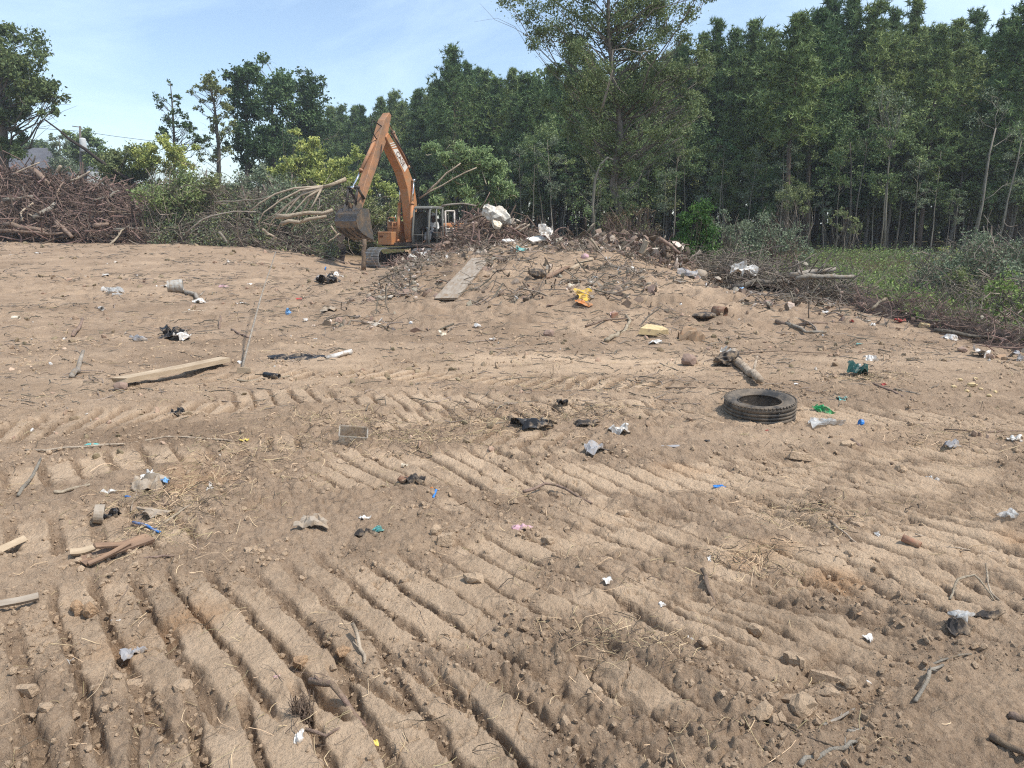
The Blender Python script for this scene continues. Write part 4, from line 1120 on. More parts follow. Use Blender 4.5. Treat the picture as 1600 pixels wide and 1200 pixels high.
def ram(name, a, b, f, r, y, parent=exc, barrel=ORANGE_OLD):
    a = np.array([a[0], y, a[1]]); b = np.array([b[0], y, b[1]]); c = a + (b - a) * f
    m = MB(); m.tube([a, c], r, 14); m.tube([c - (b - a) * .02, c + (b - a) * .012], r * 1.22, 14); m.tube([a + np.array([0, -.09, 0]), a + np.array([0, .09, 0])], r * .95, 10)
    bo = m.build(name, barrel, parent, True)
    q = MB(); q.tube([c, b], r * .55, 12); q.tube([b + np.array([0, -.08, 0]), b + np.array([0, .08, 0])], r * .9, 10); q.build("piston_rod", CHROME, bo, True)
ram("boom_cylinder", (1.42, 1.25), (.98, 3.92), .62, .075, .14, exc, ORANGE)
ram("boom_cylinder", (1.42, 1.25), (.98, 3.92), .62, .075, -.56, exc, ORANGE)
ram("stick_cylinder", (.92, 4.52), (2.42, 6.50), .70, .085, -.21, boom)
m = MB(); m.tube([(.55, .0, 2.0), (.42, .06, 3.2), (.50, .06, 3.9), (.95, .03, 4.6), (1.9, 0, 5.45), (2.4, 0, 5.9)], .022, 6)
m.tube([(.55, -.08, 2.0), (.38, -.05, 3.3), (.55, -.05, 4.1), (1.2, -.03, 4.85), (2.0, 0, 5.6)], .022, 6); m.build("hydraulic_hose", RUBBER, boom, True)
# stick
cs_ = [(2.34, 6.62), (2.62, 6.22), (2.88, 5.66), (3.55, 4.55), (4.15, 3.55), (4.72, 2.50)]
m = MB(); m.prism(ribbon(cs_, [.18, .42, .52, .42, .34, .22]), -.38, -.03)
stick = m.build("stick", ORANGE_OLD, exc, bevel=.02)
ram("bucket_cylinder", (3.22, 5.52), (4.86, 3.46), .66, .075, -.21, stick)
m = MB(); m.tube([(3.3, -.1, 5.5), (3.62, -.08, 5.75), (3.75, -.02, 5.95), (3.62, 0, 6.2), (3.2, -.05, 6.1), (2.75, -.1, 6.0)], .024, 6)
m.tube([(3.3, -.3, 5.4), (3.5, -.45, 5.3), (3.6, -.42, 5.0), (3.62, -.35, 4.8)], .024, 6); m.tube([(3.1, .02, 5.3), (3.25, .05, 4.8), (3.45, .03, 4.35)], .02, 6); m.build("hydraulic_hose", RUBBER, stick, True)
m = MB()
for yy in (-.44, .02):
    m.tube([(4.86, yy, 3.46), (4.45, yy, 3.02)], .055, 8)
    m.tube([(4.86, yy, 3.46), (5.04, yy, 2.78)], .055, 8)
m.tube([(4.86, -.52, 3.46), (4.86, .10, 3.46)], .06, 10); m.build("bucket_linkage", DARK_STEEL, stick, True)
# bucket, curled: mouth towards the machine
prof = [(4.62, 2.62), (5.16, 2.62), (5.52, 2.36), (5.66, 2.02), (5.56, 1.70), (5.22, 1.44), (4.72, 1.24), (4.28, 1.10)]
prof = [(4.62 + (a - 4.62) * .80, 2.62 + (b - 2.62) * .84) for a, b in prof]
by0, by1 = -.78, .36
t_ = .035
inner = [(a * (1 - .045) + 4.72 * .045, b * (1 - .045) + 2.0 * .045) for a, b in prof]
m = MB(); m.prism(prof + inner[::-1], by0, by1)
m.prism(prof, by0 - .002, by0 + .03); m.prism(prof, by1 - .03, by1 + .002)
bk = m.build("bucket", STEEL, exc)
m = MB()
for a, b in ((1, 2), (2, 3)):
    p, q = np.array(prof[a]), np.array(prof[b]); nn = np.array([q[1] - p[1], p[0] - q[0]]); nn = -nn / np.linalg.norm(nn)
    m.prism([tuple(p), tuple(q), tuple(q + nn * -.016), tuple(p + nn * -.016)], by0 + .02, by1 - .02)
m.build("back_plate", STEEL_BLUE, bk)
for k in range(4):
    yy = by0 + .12 + k * (by1 - by0 - .24) / 3
    q = MB(); P = [np.array(prof[i]) for i in (4, 5, 6)]
    out = [p + (p - np.array([4.72, 2.0])) / np.linalg.norm(p - np.array([4.72, 2.0])) * .03 for p in P]
    q.prism([tuple(p) for p in P] + [tuple(p) for p in out[::-1]], yy - .05, yy + .05); q.build("wear_strap", DARK_STEEL, bk)
for k in range(5):
    yy = by0 + .09 + k * (by1 - by0 - .18) / 4
    q = MB(); q.prism([(4.43, 1.42), (4.37, 1.30), (4.12, 1.25)], yy - .045, yy + .045); q.build("tooth", STEEL, bk)
for yy in (-.47, .0):
    q = MB(); q.prism([(4.60, 2.60), (4.62, 2.78), (4.78, 2.86), (5.02, 2.88), (5.12, 2.74), (5.22, 2.50), (5.05, 2.58)], yy - .03, yy + .03); q.build("ear", STEEL, bk)
# cab
cx0, cx1, cy0, cy1, cz0, cz1 = .50, 1.72, .46, 1.40, 1.00, 2.72
m = MB()
def bar(a, b, w=.07): 
    m.tube([a, b], w * .6, 4)
for yy in (cy0 + .05, cy1 - .05):
    m.tube([(cx1 - .02, yy, cz0), (cx1 + .02, yy, cz0 + .55), (cx1 - .16, yy, cz1 - .14), (cx1 - .28, yy, cz1 - .03), (cx0 + .05, yy, cz1 - .03)], .05, 6)
    m.tube([(cx0 + .04, yy, cz0), (cx0 + .04, yy, cz1 - .03)], .055, 6)
    m.tube([(cx1 - .02, yy, cz0 + .03), (cx0 + .04, yy, cz0 + .03)], .05, 6)
m.tube([(cx0 + .55, cy1 - .05, cz0), (cx0 + .55, cy1 - .05, cz1 - .03)], .045, 6)
m.tube([(cx1 + .0, cy0, cz0 + .52), (cx1 + .0, cy1, cz0 + .52)], .022, 5)
m.tube([(cx1 - .02, cy0, cz0 + .03), (cx1 - .02, cy1, cz0 + .03)], .05, 6)
cab = m.build("cab", CAB_GREY, exc, True)
m = MB(); m.prism([(cx0 - .03, cz1 - .05), (cx0 - .03, cz1 + .05), (cx1 - .32, cz1 + .06), (cx1 - .16, cz1 - .02), (cx1 - .19, cz1 - .08)], cy0, cy1); m.build("roof", CAB_GREY, cab, bevel=.03)
m = MB(); m.box((cx0 + .02, (cy0 + cy1) / 2, cz0 + .42), (.04, .86, .84)); m.build("rear_panel", CAB_IN, cab)
m = MB(); m.box((.95, cy0 + .02, cz0 + .78), (1.25, .03, 1.5)); m.build("side_panel", CAB_IN, cab)
m = MB(); m.box((.62, .93, 1.45), (.5, .52, .14)); m.box((.40, .93, 1.86), (.12, .5, .78), [[.98, 0, -.17], [0, 1, 0], [.17, 0, .98]]); m.box((.62, .93, 1.27), (.34, .34, .26)); m.build("seat", RUBBER, cab, bevel=.03)
m = MB()
for yy in (.62, 1.24):
    m.box((.88, yy, 1.5), (.5, .13, .22)); m.tube([(1.04, yy, 1.58), (1.08, yy, 1.82)], .018, 6)
m.tube([(1.42, .80, 1.13), (1.36, .80, 1.72)], .02, 6); m.tube([(1.42, 1.04, 1.13), (1.36, 1.04, 1.72)], .02, 6); m.build("controls", DARK_STEEL, cab)
# open door folded back beside the hood
m = MB(); hx, hz0, hz1 = .46, 1.16, 2.58
dx, dy = -.50, .17
def dpt(s, z): return (hx + dx * s, 1.46 + dy * s, z)
for a, b in (((0, hz0), (0, hz1)), ((1, hz0 + .25), (1, hz1)), ((0, hz1), (1, hz1)), ((0, hz0 + .62), (1, hz0 + .62)), ((0, hz0), (.7, hz0)), ((.7, hz0), (1, hz0 + .25))):
    m.tube([dpt(*a), dpt(*b)], .045, 6)
door = m.build("door", DOOR_WHITE, cab, True)
m = MB()
for s0, s1, z0, z1 in ((0, .2, hz0, hz0 + .62), (.82, 1, hz0 + .2, hz0 + .62), (.2, .82, hz0 + .5, hz0 + .62), (.2, .82, hz0, hz0 + .1)):
    a, b = dpt(s0, z0), dpt(s1, z1); nrm = np.array([-dy, dx]) / math.hypot(dx, dy) * .012
    V = [(a[0], a[1], z0), (b[0], b[1], z0), (b[0], b[1], z1), (a[0], a[1], z1)]
    V2 = [(p[0] + nrm[0], p[1] + nrm[1], p[2]) for p in V]
    m.add(V + V2, [(0, 1, 2, 3), (7, 6, 5, 4), (0, 4, 5, 1), (1, 5, 6, 2), (2, 6, 7, 3), (3, 7, 4, 0)])
m.build("door_lining", DOOR_WHITE, door)
q = MB(); a, b = dpt(.12, 0), dpt(.88, 0); q.prism([(0, hz0 + .08), (1, hz0 + .08), (1, hz0 + .56), (0, hz0 + .56)], 0, 1, lambda V: np.c_[a[0] + (b[0] - a[0]) * V[:, 0] - .02 * V[:, 1] - .005, a[1] + (b[1] - a[1]) * V[:, 0] - .02 * V[:, 1] - .03, V[:, 2]]); q.build("door_panel", CAB_IN, door)

# ------------------------------------------------------------------ operator
def skin_mesh(name, verts, edges, radii, material, sub=1):
    me = bpy.data.meshes.new(name); me.from_pydata(verts, edges, []); me.update()
    o = bpy.data.objects.new(name, me); COL.objects.link(o)
    sk = o.modifiers.new("skin", 'SKIN'); sk.use_smooth_shade = True
    for i, r in enumerate(radii):
        sv = me.skin_vertices[0].data[i]; sv.radius = (r, r) if not isinstance(r, tuple) else r; sv.use_root = i == 0
    sb = o.modifiers.new("sub", 'SUBSURF'); sb.levels = sub; sb.render_levels = sub
    bpy.context.view_layer.update()
    out = bpy.data.meshes.new_from_object(o.evaluated_get(bpy.context.evaluated_depsgraph_get()))
    bpy.data.objects.remove(o); bpy.data.meshes.remove(me)
    out.name = name; out.materials.clear(); out.materials.append(material)
    for p in out.polygons: p.use_smooth = True
    return out
# in the cab's own axes: x forward, y left, z up; sitting on the seat, hands on the two sticks
V = [(.62,.93,1.60),(.60,.93,1.80),(.60,.93,2.00),(.62,.93,2.12),(.645,.93,2.22),(.66,.93,2.31),(.66,.93,2.41)]
Rb = [.135,.125,.145,.075,.055,.085,.075]
Ed = [(0,1),(1,2),(2,3),(3,4),(4,5),(5,6)]
def chain(start, pts, rs):
    k = start
    for p, r in zip(pts, rs):
        V.append(p); Rb.append(r); Ed.append((k, len(V) - 1)); k = len(V) - 1
    return k
for s in (-1, 1):
    hnd = chain(2, [(.60,.93+.17*s,2.03),(.68,.93+.26*s,1.80),(.96,.93+.30*s,1.80),(1.05,.93+.31*s,1.83)], [.062,.046,.036,.03])
    for k in range(4):
        yy = .93 + .31 * s + (k - 1.5) * .018
        chain(hnd, [(1.11, yy, 1.845 - .004 * k), (1.13, yy, 1.81)], [.0085, .0075])
    chain(hnd, [(1.06, .93 + .31 * s - .04 * s, 1.86), (1.095, .93 + .31 * s - .05 * s, 1.865)], [.010, .008])
    chain(0, [(.66,.93+.10*s,1.58),(1.08,.93+.13*s,1.60),(1.22,.93+.13*s,1.22),(1.36,.93+.14*s,1.19)], [.085,.06,.045,.04])
rootz = exc.matrix_basis
person = thing("person", "operator in white shirt and cap sitting in the excavator cab, holding the control sticks", "person", exc.location, exc.rotation_euler)
link("body", skin_mesh("body", V, Ed, Rb, SKIN, 2), person)
V2 = [(.62,.93,1.62),(.60,.93,1.82),(.60,.93,2.00),(.62,.93,2.12)]; R2 = [.16,.15,.165,.09]; E2 = [(0,1),(1,2),(2,3)]
for s in (-1, 1):
    n0 = len(V2); V2 += [(.60,.93+.18*s,2.03),(.68,.93+.265*s,1.80),(.86,.93+.29*s,1.80)]; R2 += [.08,.062,.055]; E2 += [(2,n0),(n0,n0+1),(n0+1,n0+2)]
link("shirt", skin_mesh("shirt", V2, E2, R2, CLOTH_WHITE, 2), person)
V3 = [(.62,.93,1.60)]; R3 = [.155]; E3 = []
for s in (-1, 1):
    n0 = len(V3); V3 += [(.66,.93+.10*s,1.59),(1.08,.93+.13*s,1.61),(1.22,.93+.13*s,1.26)]; R3 += [.105,.08,.065]; E3 += [(0,n0),(n0,n0+1),(n0+1,n0+2)]
link("trousers", skin_mesh("trousers", V3, E3, R3, CLOTH_GREY, 2), person)
m = MB(); m.lathe([(.098, 2.385), (.10, 2.42), (.085, 2.47), (.05, 2.495), (0, 2.50)], Matrix.Translation((.66, .93, 0)), 18); m.prism([(.73, 2.39), (.84, 2.375), (.84, 2.385), (.73, 2.405)], .86, 1.0); m.build("cap", CLOTH_WHITE, person, True)
for s in (-1, 1):
    q = MB(); v_, f_ = ico(1, 1, 0); q.add(v_ * .012 + np.array([.742, .93 + .03 * s, 2.345]), [tuple(f) for f in f_]); q.build("eye", CLOTH_WHITE, person, True)
    q = MB(); q.add(v_ * np.array([.022, .012, .035]) + np.array([.655, .93 + .088 * s, 2.33]), [tuple(f) for f in f_]); q.build("ear", SKIN, person, True)
q = MB(); q.prism([(.735, 2.345), (.775, 2.31), (.735, 2.30)], .915, .945); q.build("nose", SKIN, person, bevel=.006)
q = MB(); q.box((.742, .93, 2.275), (.012, .05, .012)); q.build("mouth", DECAL_DARK, person)

# ------------------------------------------------------------------ house, pole, wires, mast behind the left pile
ROOF = mat("grey_shingles", (0.115, 0.115, 0.125), 0.9, col2=(0.085, 0.085, 0.095), scale=1.2, bump=0.3, bscale=6)
SIDING = mat("pale_siding", (0.52, 0.52, 0.50), 0.8, var=0.1)
GLASS_DARK = mat("dark_window", (0.03, 0.035, 0.04), 0.15)
WOOD_POLE = mat("grey_pole_wood", (0.16, 0.135, 0.115), 0.9, var=0.3)
def house(name, label, px, Y, pyr, pyeave, wpx, depth, hip=True):
    c = at3(px, pyeave, Y); zg = G(c[0], Y); w = wpx / FPX * Y; hr = at3(px, pyr, Y)[2] - zg; he = c[2] - zg
    root = thing(name, label, "house", (c[0], Y, zg), (0, 0, 0.18))
    m = MB(); m.box((0, 0, he / 2), (w * .94, depth * .94, he)); wall = m.build("wall", SIDING, root)
    m = MB(); a, d, r = w / 2, depth / 2, (w / 2 - depth / 2 if hip else w / 2)
    r = max(r, .3)
    V = [(-a, -d, he), (a, -d, he), (a, d, he), (-a, d, he), (-r, 0, hr), (r, 0, hr)]
    m.add(V, [(0, 1, 5, 4), (1, 2, 5), (2, 3, 4, 5), (3, 0, 4), (3, 2, 1, 0)]); m.build("roof", ROOF, root)
    for k in range(3):
        x = -w * .3 + k * w * .3
        m = MB(); m.box((x, -depth * .47 - .02, he * .55), (1.0, .06, 1.2)); f = m.build("window", DECAL_WHITE, root)
        m = MB(); m.box((x, -depth * .47 - .045, he * .55), (.84, .05, 1.04)); m.build("pane", GLASS_DARK, f)
    return root
house("house", "house with a dark grey hipped roof behind the root pile at far left", 68, 100, 231, 268, 112, 8.0)
house("house", "second grey-roofed house with pale wall, below the utility pole", 122, 104, 246, 265, 52, 3.2)
Yp = 86; b = on(128, Yp); top = at3(125, 197, Yp) - b
pole = thing("utility_pole", "wooden utility pole with white transformer behind the root pile", "utility pole", b)
m = MB(); m.tube([(0, 0, -.2), (top[0] * .5, 0, top[2] * .55), (top[0], 0, top[2])], [.17, .14, .11], 10); m.build("pole", WOOD_POLE, pole, True)
p = at3(131, 227, Yp) - b
m = MB(); m.lathe([(0, -.75), (.32, -.72), (.34, -.6), (.34, .6), (.28, .72), (0, .78)], Matrix.Translation((p[0] + .1, -.3, p[2])), 18); m.build("transformer", SIDING, pole, True)
m = MB(); a, c = at3(113, 197, Yp) - b, at3(127, 199, Yp) - b; m.tube([a, c], .05, 6); m.build("crossarm", WOOD_POLE, pole)
for nm_, lab, pts in (("power_line", "thin overhead wire running left from the utility pole top", [(-60, 192), (40, 199), (125, 205)]), ("power_line", "thin overhead wire running right from the utility pole across the sky", [(125, 205), (180, 213), (260, 223), (420, 236)])):
    m = MB(); P = np.array([at3(x, y, Yp) for x, y in pts]); m.tube(P - P[0], .022, 4); o = m.build(nm_, RUBBER); o.location = P[0]; o["label"] = lab; o["category"] = "cable"
b = on(37, 210); H = at3(37, 214, 210)[2] - b[2]
mast = thing("lattice_mast", "distant thin mast with crossarms above the far treetops at left", "mast", b)
m = MB(); m.tube([(0, 0, 0), (0, 0, H)], [.35, .12], 6)
for zz, ww in ((.97, .9), (.92, 2.6), (.88, 1.4)): m.tube([(-ww, 0, H * zz), (ww, 0, H * zz)], .14, 5)
m.build("mast", SIDING, mast)

# ------------------------------------------------------------------ heaps
PILE_CORE = mat("dark_debris_core", (0.060, 0.042, 0.034), 1.0, col2=(0.030, 0.022, 0.018), scale=3, bump=0.8, bscale=10)  # dark filler of soil and debris, closes the view through the sticks
DIRT_CORE = mat("heap_dirt", (0.25, 0.175, 0.115), 1.0, col2=(0.15, 0.105, 0.072), scale=4, bump=0.8, bscale=20)
LOG_BROWN = mat("log_brown", (0.26, 0.185, 0.135), 0.9, col2=(0.15, 0.105, 0.08), scale=16, bump=0.8, bscale=70, dirt=.3, dscale=12, obj=0.25)
LOG_PALE = mat("log_pale", (0.46, 0.375, 0.275), 0.9, col2=(0.30, 0.235, 0.17), scale=16, bump=0.8, bscale=70, dirt=.3, dscale=12, obj=0.15)
LOG_GREY = mat("log_grey", (0.33, 0.29, 0.235), 0.9, col2=(0.19, 0.165, 0.135), scale=16, bump=0.8, bscale=70, dirt=.3, dscale=12, obj=0.2)
def heap(name, px0, px1, top, foot, d0, d1, n, L, R, m_s, m_core, seed, flat=0.6, lift=0.0, core=True, extra=None):
    r = np.random.default_rng(seed)
    def surf(px, s):
        y = np.interp(px, *foot) * (1 - s) + np.interp(px, *top) * s
        d = np.interp(px, *d0) * (1 - s) + np.interp(px, *d1) * s
        dx = (px - 800) / FPX; u = (600 - y) / FPX
        dy = math.cos(PITCH) + u * math.sin(PITCH); dz = -math.sin(PITCH) + u * math.cos(PITCH)
        t = d / dy
        return np.c_[dx * t, d, EYE + dz * t]
    px = r.uniform(px0, px1, n); s = r.uniform(0, 1, n) ** 0.9
    P = surf(px, s) + r.normal(size=(n, 3)) * np.array([.12, .25, .12])
    D = r.normal(size=(n, 3)) * np.array([1.0, .7, flat])
    Ln = r.uniform(L[0], L[1], n) * r.uniform(.4, 1, n)
    parts = [(*strands(P, D, Ln, r.uniform(R[0], 1, n) ** 2.2 * R[1], .14, 4, 3, .5, seed), 0)]
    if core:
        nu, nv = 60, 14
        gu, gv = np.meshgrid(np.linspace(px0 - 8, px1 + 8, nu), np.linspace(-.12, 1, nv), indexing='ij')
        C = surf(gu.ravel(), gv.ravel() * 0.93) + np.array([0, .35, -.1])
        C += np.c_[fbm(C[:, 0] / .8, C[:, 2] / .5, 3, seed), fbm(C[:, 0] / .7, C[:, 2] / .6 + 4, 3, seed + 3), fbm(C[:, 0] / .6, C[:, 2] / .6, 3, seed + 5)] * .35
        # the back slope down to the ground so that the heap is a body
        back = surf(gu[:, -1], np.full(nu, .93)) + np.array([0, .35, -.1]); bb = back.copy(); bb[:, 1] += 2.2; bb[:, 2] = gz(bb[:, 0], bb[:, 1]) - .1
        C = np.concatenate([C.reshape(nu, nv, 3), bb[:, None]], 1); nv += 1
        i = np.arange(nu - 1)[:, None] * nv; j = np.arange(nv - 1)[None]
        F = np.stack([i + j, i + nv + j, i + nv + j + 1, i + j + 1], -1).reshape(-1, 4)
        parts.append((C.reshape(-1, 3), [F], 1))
    mats = [m_s, m_core]
    if extra:
        for v, f, mm in extra(surf, r): mats.append(mm); parts.append((v, f, len(mats) - 1))
    V, F, M = join_np(parts)
    return link(name, np_mesh(name, V, F, mats, M), kind="stuff"), surf
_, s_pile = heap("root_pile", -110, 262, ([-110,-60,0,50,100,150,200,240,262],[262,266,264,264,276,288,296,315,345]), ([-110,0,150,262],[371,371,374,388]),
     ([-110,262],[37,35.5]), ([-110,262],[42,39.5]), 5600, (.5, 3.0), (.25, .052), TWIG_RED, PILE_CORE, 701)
def greens(surf, r):
    n = 15000; px = r.uniform(236, 528, n); q = r.uniform(.02, 1.05, n)
    k = fbm(px / 26, q * 3.0, 3, 88) + r.normal(size=n) * .12 > -.06
    P = surf(px[k], q[k]) + r.normal(size=(k.sum(), 3)) * np.array([.15, .2, .15]) - np.array([0, .25, 0]); h = len(P) // 2
    return [(*leaf_quads(P[:h], r.uniform(.08, .17, h), 89, .5), L_OLIVE), (*leaf_quads(P[h:], r.uniform(.08, .16, len(P) - h), 90, .5), L_SCRUB)]
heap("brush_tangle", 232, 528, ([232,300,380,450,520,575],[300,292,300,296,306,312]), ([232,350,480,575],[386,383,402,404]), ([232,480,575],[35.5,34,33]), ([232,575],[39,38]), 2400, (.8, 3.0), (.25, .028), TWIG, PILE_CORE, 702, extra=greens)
RUB_PAL = mat("rubble_pale", (0.46, 0.40, 0.32), 0.9, col2=(0.27, 0.21, 0.155), scale=2.5, island=0.4)
RUB_BROWN = mat("rubble_brown", (0.24, 0.175, 0.125), 0.9, col2=(0.13, 0.095, 0.07), scale=2.5, island=0.5)
def shards(npx, px0, px1, size, seed):
    def f(surf, r):
        out = []
        for mm, k in ((RUB_PAL, npx[0]), (RUB_BROWN, npx[1])):
            P = surf(r.uniform(px0, px1, k), r.uniform(0, 1, k)) + r.normal(size=(k, 3)) * .1
            tV, tF = ico(1, seed, .45); tV = tV * np.array([1, .7, .22])
            v, ff = scatter(tV, tF, P, r.uniform(.25, 1, k) ** 2 * size, seed + k)
            out.append((v, ff, mm))
        return out
    return f
heap("debris_heap", 692, 888, ([692,712,725,765,800,850,888],[385,360,340,332,348,366,385]), ([692,760,888],[398,400,400]), ([692,888],[20.5,18.6]), ([692,888],[24,20.5]), 900, (.3, 1.5), (.2, .028), TWIG_RED, DIRT_CORE, 703, extra=shards((110, 260), 692, 885, .17, 5))
heap("rubble_ridge", 860, 1075, ([860,900,940,985,1035,1075],[388,374,369,367,376,398]), ([860,960,1075],[402,410,414]), ([860,1075],[17.8,17.2]), ([860,1075],[19.3,18.8]), 420, (.2, .9), (.2, .018), TWIG_RED, DIRT_CORE, 704, extra=shards((260, 330), 866, 1070, .15, 9))
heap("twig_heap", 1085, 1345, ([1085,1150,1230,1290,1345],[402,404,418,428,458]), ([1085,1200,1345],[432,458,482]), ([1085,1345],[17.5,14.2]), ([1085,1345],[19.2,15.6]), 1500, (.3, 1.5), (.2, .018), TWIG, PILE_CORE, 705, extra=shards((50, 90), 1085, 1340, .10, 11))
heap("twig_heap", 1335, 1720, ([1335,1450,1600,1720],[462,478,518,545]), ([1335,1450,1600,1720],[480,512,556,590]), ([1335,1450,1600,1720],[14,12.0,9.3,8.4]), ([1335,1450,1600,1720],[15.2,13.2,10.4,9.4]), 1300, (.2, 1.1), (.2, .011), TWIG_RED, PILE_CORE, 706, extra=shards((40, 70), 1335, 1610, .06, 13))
heap("debris_heap", 612, 700, ([612,640,660,700],[412,403,398,394]), ([612,640,700],[422,420,410]), ([612,700],[24,20.5]), ([612,700],[26,23]), 420, (.2, 1.2), (.2, .02), TWIG_RED, DIRT_CORE, 707, extra=shards((90, 130), 618, 700, .13, 15))
heap("brush_tangle", 722, 800, ([722,745,800],[358,347,345]), ([722,800],[398,398]), ([722,800],[29,26]), ([722,800],[32,29]), 420, (.4, 1.5), (.25, .030), TWIG, PILE_CORE, 708)

# ------------------------------------------------------------------ single logs, branches and sticks
def P_on(px, py, lift=0.0):
    p = at(px, py); p[2] = G(p[0], p[1]) + lift; return p
def log_mesh(Pw, r0, r1, material, seed, sides=9, jag=True):
    r = np.random.default_rng(seed); Pw = np.array(Pw, float); b = Pw[0].copy()
    n = max(5, len(Pw) * 2)
    s = np.r_[0, np.cumsum(np.linalg.norm(np.diff(Pw, axis=0), axis=1))]; t = np.linspace(0, s[-1], n)
    Q = np.c_[[np.interp(t, s, Pw[:, i]) for i in range(3)]].T
    Q[1:-1] += r.normal(size=(n - 2, 3)) * min(r0 * .5, .02 * s[-1])
    m = MB(); rr = np.linspace(r0, r1, n) * (1 + r.normal(size=n) * .08)
    m.tube(Q - b, rr, sides)
    if s[-1] > 12 * r0:
        for k in range(r.integers(1, 3)):
            i = r.integers(1, n - 1); d = r.normal(size=3); d[2] = abs(d[2]) * .7; d /= np.linalg.norm(d)
            m.tube([Q[i] - b, Q[i] - b + d * r0 * r.uniform(2.5, 6)], [rr[i] * .45, rr[i] * .2], 5)
    return m.mesh("log", material, True), b
def log3(name, label, pts, r0, r1, material, seed, cat="log", group=None):
    """pts: (px, py, depth)"""
    me, b = log_mesh([at3(*p) for p in pts], r0, r1, material, seed)
    me.name = name
    return thing(name, label, cat, b, data=me, group=group)
def stick(name, label, pts, r0, r1, material, seed, cat="stick", lift=None, group=None):
    """pts on the ground: (px, py) or (px, py, lift)"""
    me, b = log_mesh([P_on(p[0], p[1], (p[2] if len(p) > 2 else r0 * .6)) for p in pts], r0, r1, material, seed, 7)
    me.name = name
    return thing(name, label, cat, b, data=me, group=group)

log3("dead_trunk", "dead dark trunk leaning out of the olive shrub into the sky at left", [(215,292,45),(150,247,45),(110,217,45),(70,187,45)], .13, .05, DARK_BARK, 1, "trunk")
PILE = [
 ("thick brown log slanting down to the right at the crest of the root pile", [(50,264),(76,288)], .16, LOG_BROWN),
 ("long pale pole slanting up to a clod at the crest of the root pile", [(18,274),(62,254)], .05, LOG_PALE),
 ("pale grey log slanting up beside the dark hollow in the root pile", [(52,340),(86,318)], .13, LOG_GREY),
 ("short pale stump end poking up behind the crest of the root pile", [(90,268),(95,259)], .11, LOG_PALE),
 ("thick brown log lying flat at the foot of the root pile, left end", [(8,352),(40,357),(68,360)], .14, LOG_BROWN),
 ("long straight pole along the foot of the root pile", [(0,361),(50,363),(98,364)], .07, LOG_BROWN),
 ("brown log sloping down toward the clearing at the foot of the root pile", [(88,347),(102,360),(112,370)], .12, LOG_BROWN),
 ("pale pole slanting across the foot of the root pile, its top end forked", [(170,383),(190,363),(206,349)], .05, LOG_PALE),
 ("grey log lying level low in the right half of the root pile", [(178,359),(205,358),(235,357)], .08, LOG_GREY),
 ("stout brown log low in the middle of the root pile", [(148,353),(170,350)], .13, LOG_BROWN),
 ("level brown branch in the middle of the root pile", [(137,330),(170,331),(198,331)], .06, LOG_BROWN),
 ("grey branch rising to the right under the purple hollow", [(145,313),(168,309),(186,298)], .07, LOG_GREY),
 ("grey log along the upper left of the root pile", [(5,313),(30,310),(52,307)], .09, LOG_GREY),
 ("bent pale branch shaped like an elbow, left part of the root pile", [(33,345),(36,327),(52,317)], .06, LOG_PALE),
 ("thin pole hanging down to the left of the dark hollow", [(54,341),(42,332)], .04, LOG_PALE),
 ("upright branch rising from the crest of the root pile before the house roof", [(51,258),(55,243)], .05, BARK),
 ("brown log on the right shoulder of the root pile, pointing up right", [(110,283),(128,276),(140,268)], .07, LOG_PALE),
 ("twisted root near the purple hollow of the root pile", [(215,325),(213,305),(222,290)], .08, TWIG_RED),
 ("thin pole sticking out of the root pile crest at the right end", [(140,298),(158,284),(168,277)], .05, LOG_BROWN),
 ("brown branch crossing steeply left of centre in the root pile", [(86,311),(93,296),(99,285)], .05, LOG_BROWN),
]
for k, (lab, pts, r0, mm) in enumerate(PILE):
    P = []
    for (px, py) in pts:
        s = np.clip((np.interp(px, [-110,0,150,262],[371,371,374,388]) - py) / (np.interp(px, [-110,0,150,262],[371,371,374,388]) - np.interp(px, [-110,-60,0,50,100,150,200,240,262],[262,266,264,264,276,288,296,315,345])), 0, 1)
        P.append((px, py, float(np.interp(px, [-110,262],[37,35.5]) * (1 - s) + np.interp(px, [-110,262],[42,39.5]) * s) - .75))
    log3("log", lab, P, r0, r0 * .75, mm, 30 + k, "log", "logs in the root pile")
# fan of pale bent branches
FAN = [[(505,292),(470,297),(440,312),(412,332),(402,352)], [(505,293),(475,302),(448,322),(425,345),(418,362)], [(503,294),(480,308),(460,330),(440,352)], [(500,294),(484,312),(468,338),(455,360)],
       [(505,291),(460,294),(430,303),(405,318),(390,330)], [(502,295),(492,315),(480,335)], [(505,292),(478,300),(452,318),(430,335),(412,345)], [(504,293),(470,305),(450,328),(432,360)]]
fan = thing("bent_branches", "fan of pale bent branches drooping left from one broken bough, left of the bucket", "branch", at3(505, 292, 33))
for k, pts in enumerate(FAN):
    P = np.array([at3(px, py, 33 + .25 * ((k * 3) % 5 - 2) * (i / 4)) for i, (px, py) in enumerate(pts)]) - at3(505, 292, 33)
    m = MB(); m.tube(P, np.linspace(.055, .02, len(P)), 6); m.build("branch", TWIG_PALE, fan, True)
m = MB(); m.tube(np.array([at3(540, 280, 33.6), at3(520, 288, 33.2), at3(505, 292, 33)]) - at3(505, 292, 33), [.1, .08, .06], 7); m.build("bough", LOG_PALE, fan, True)
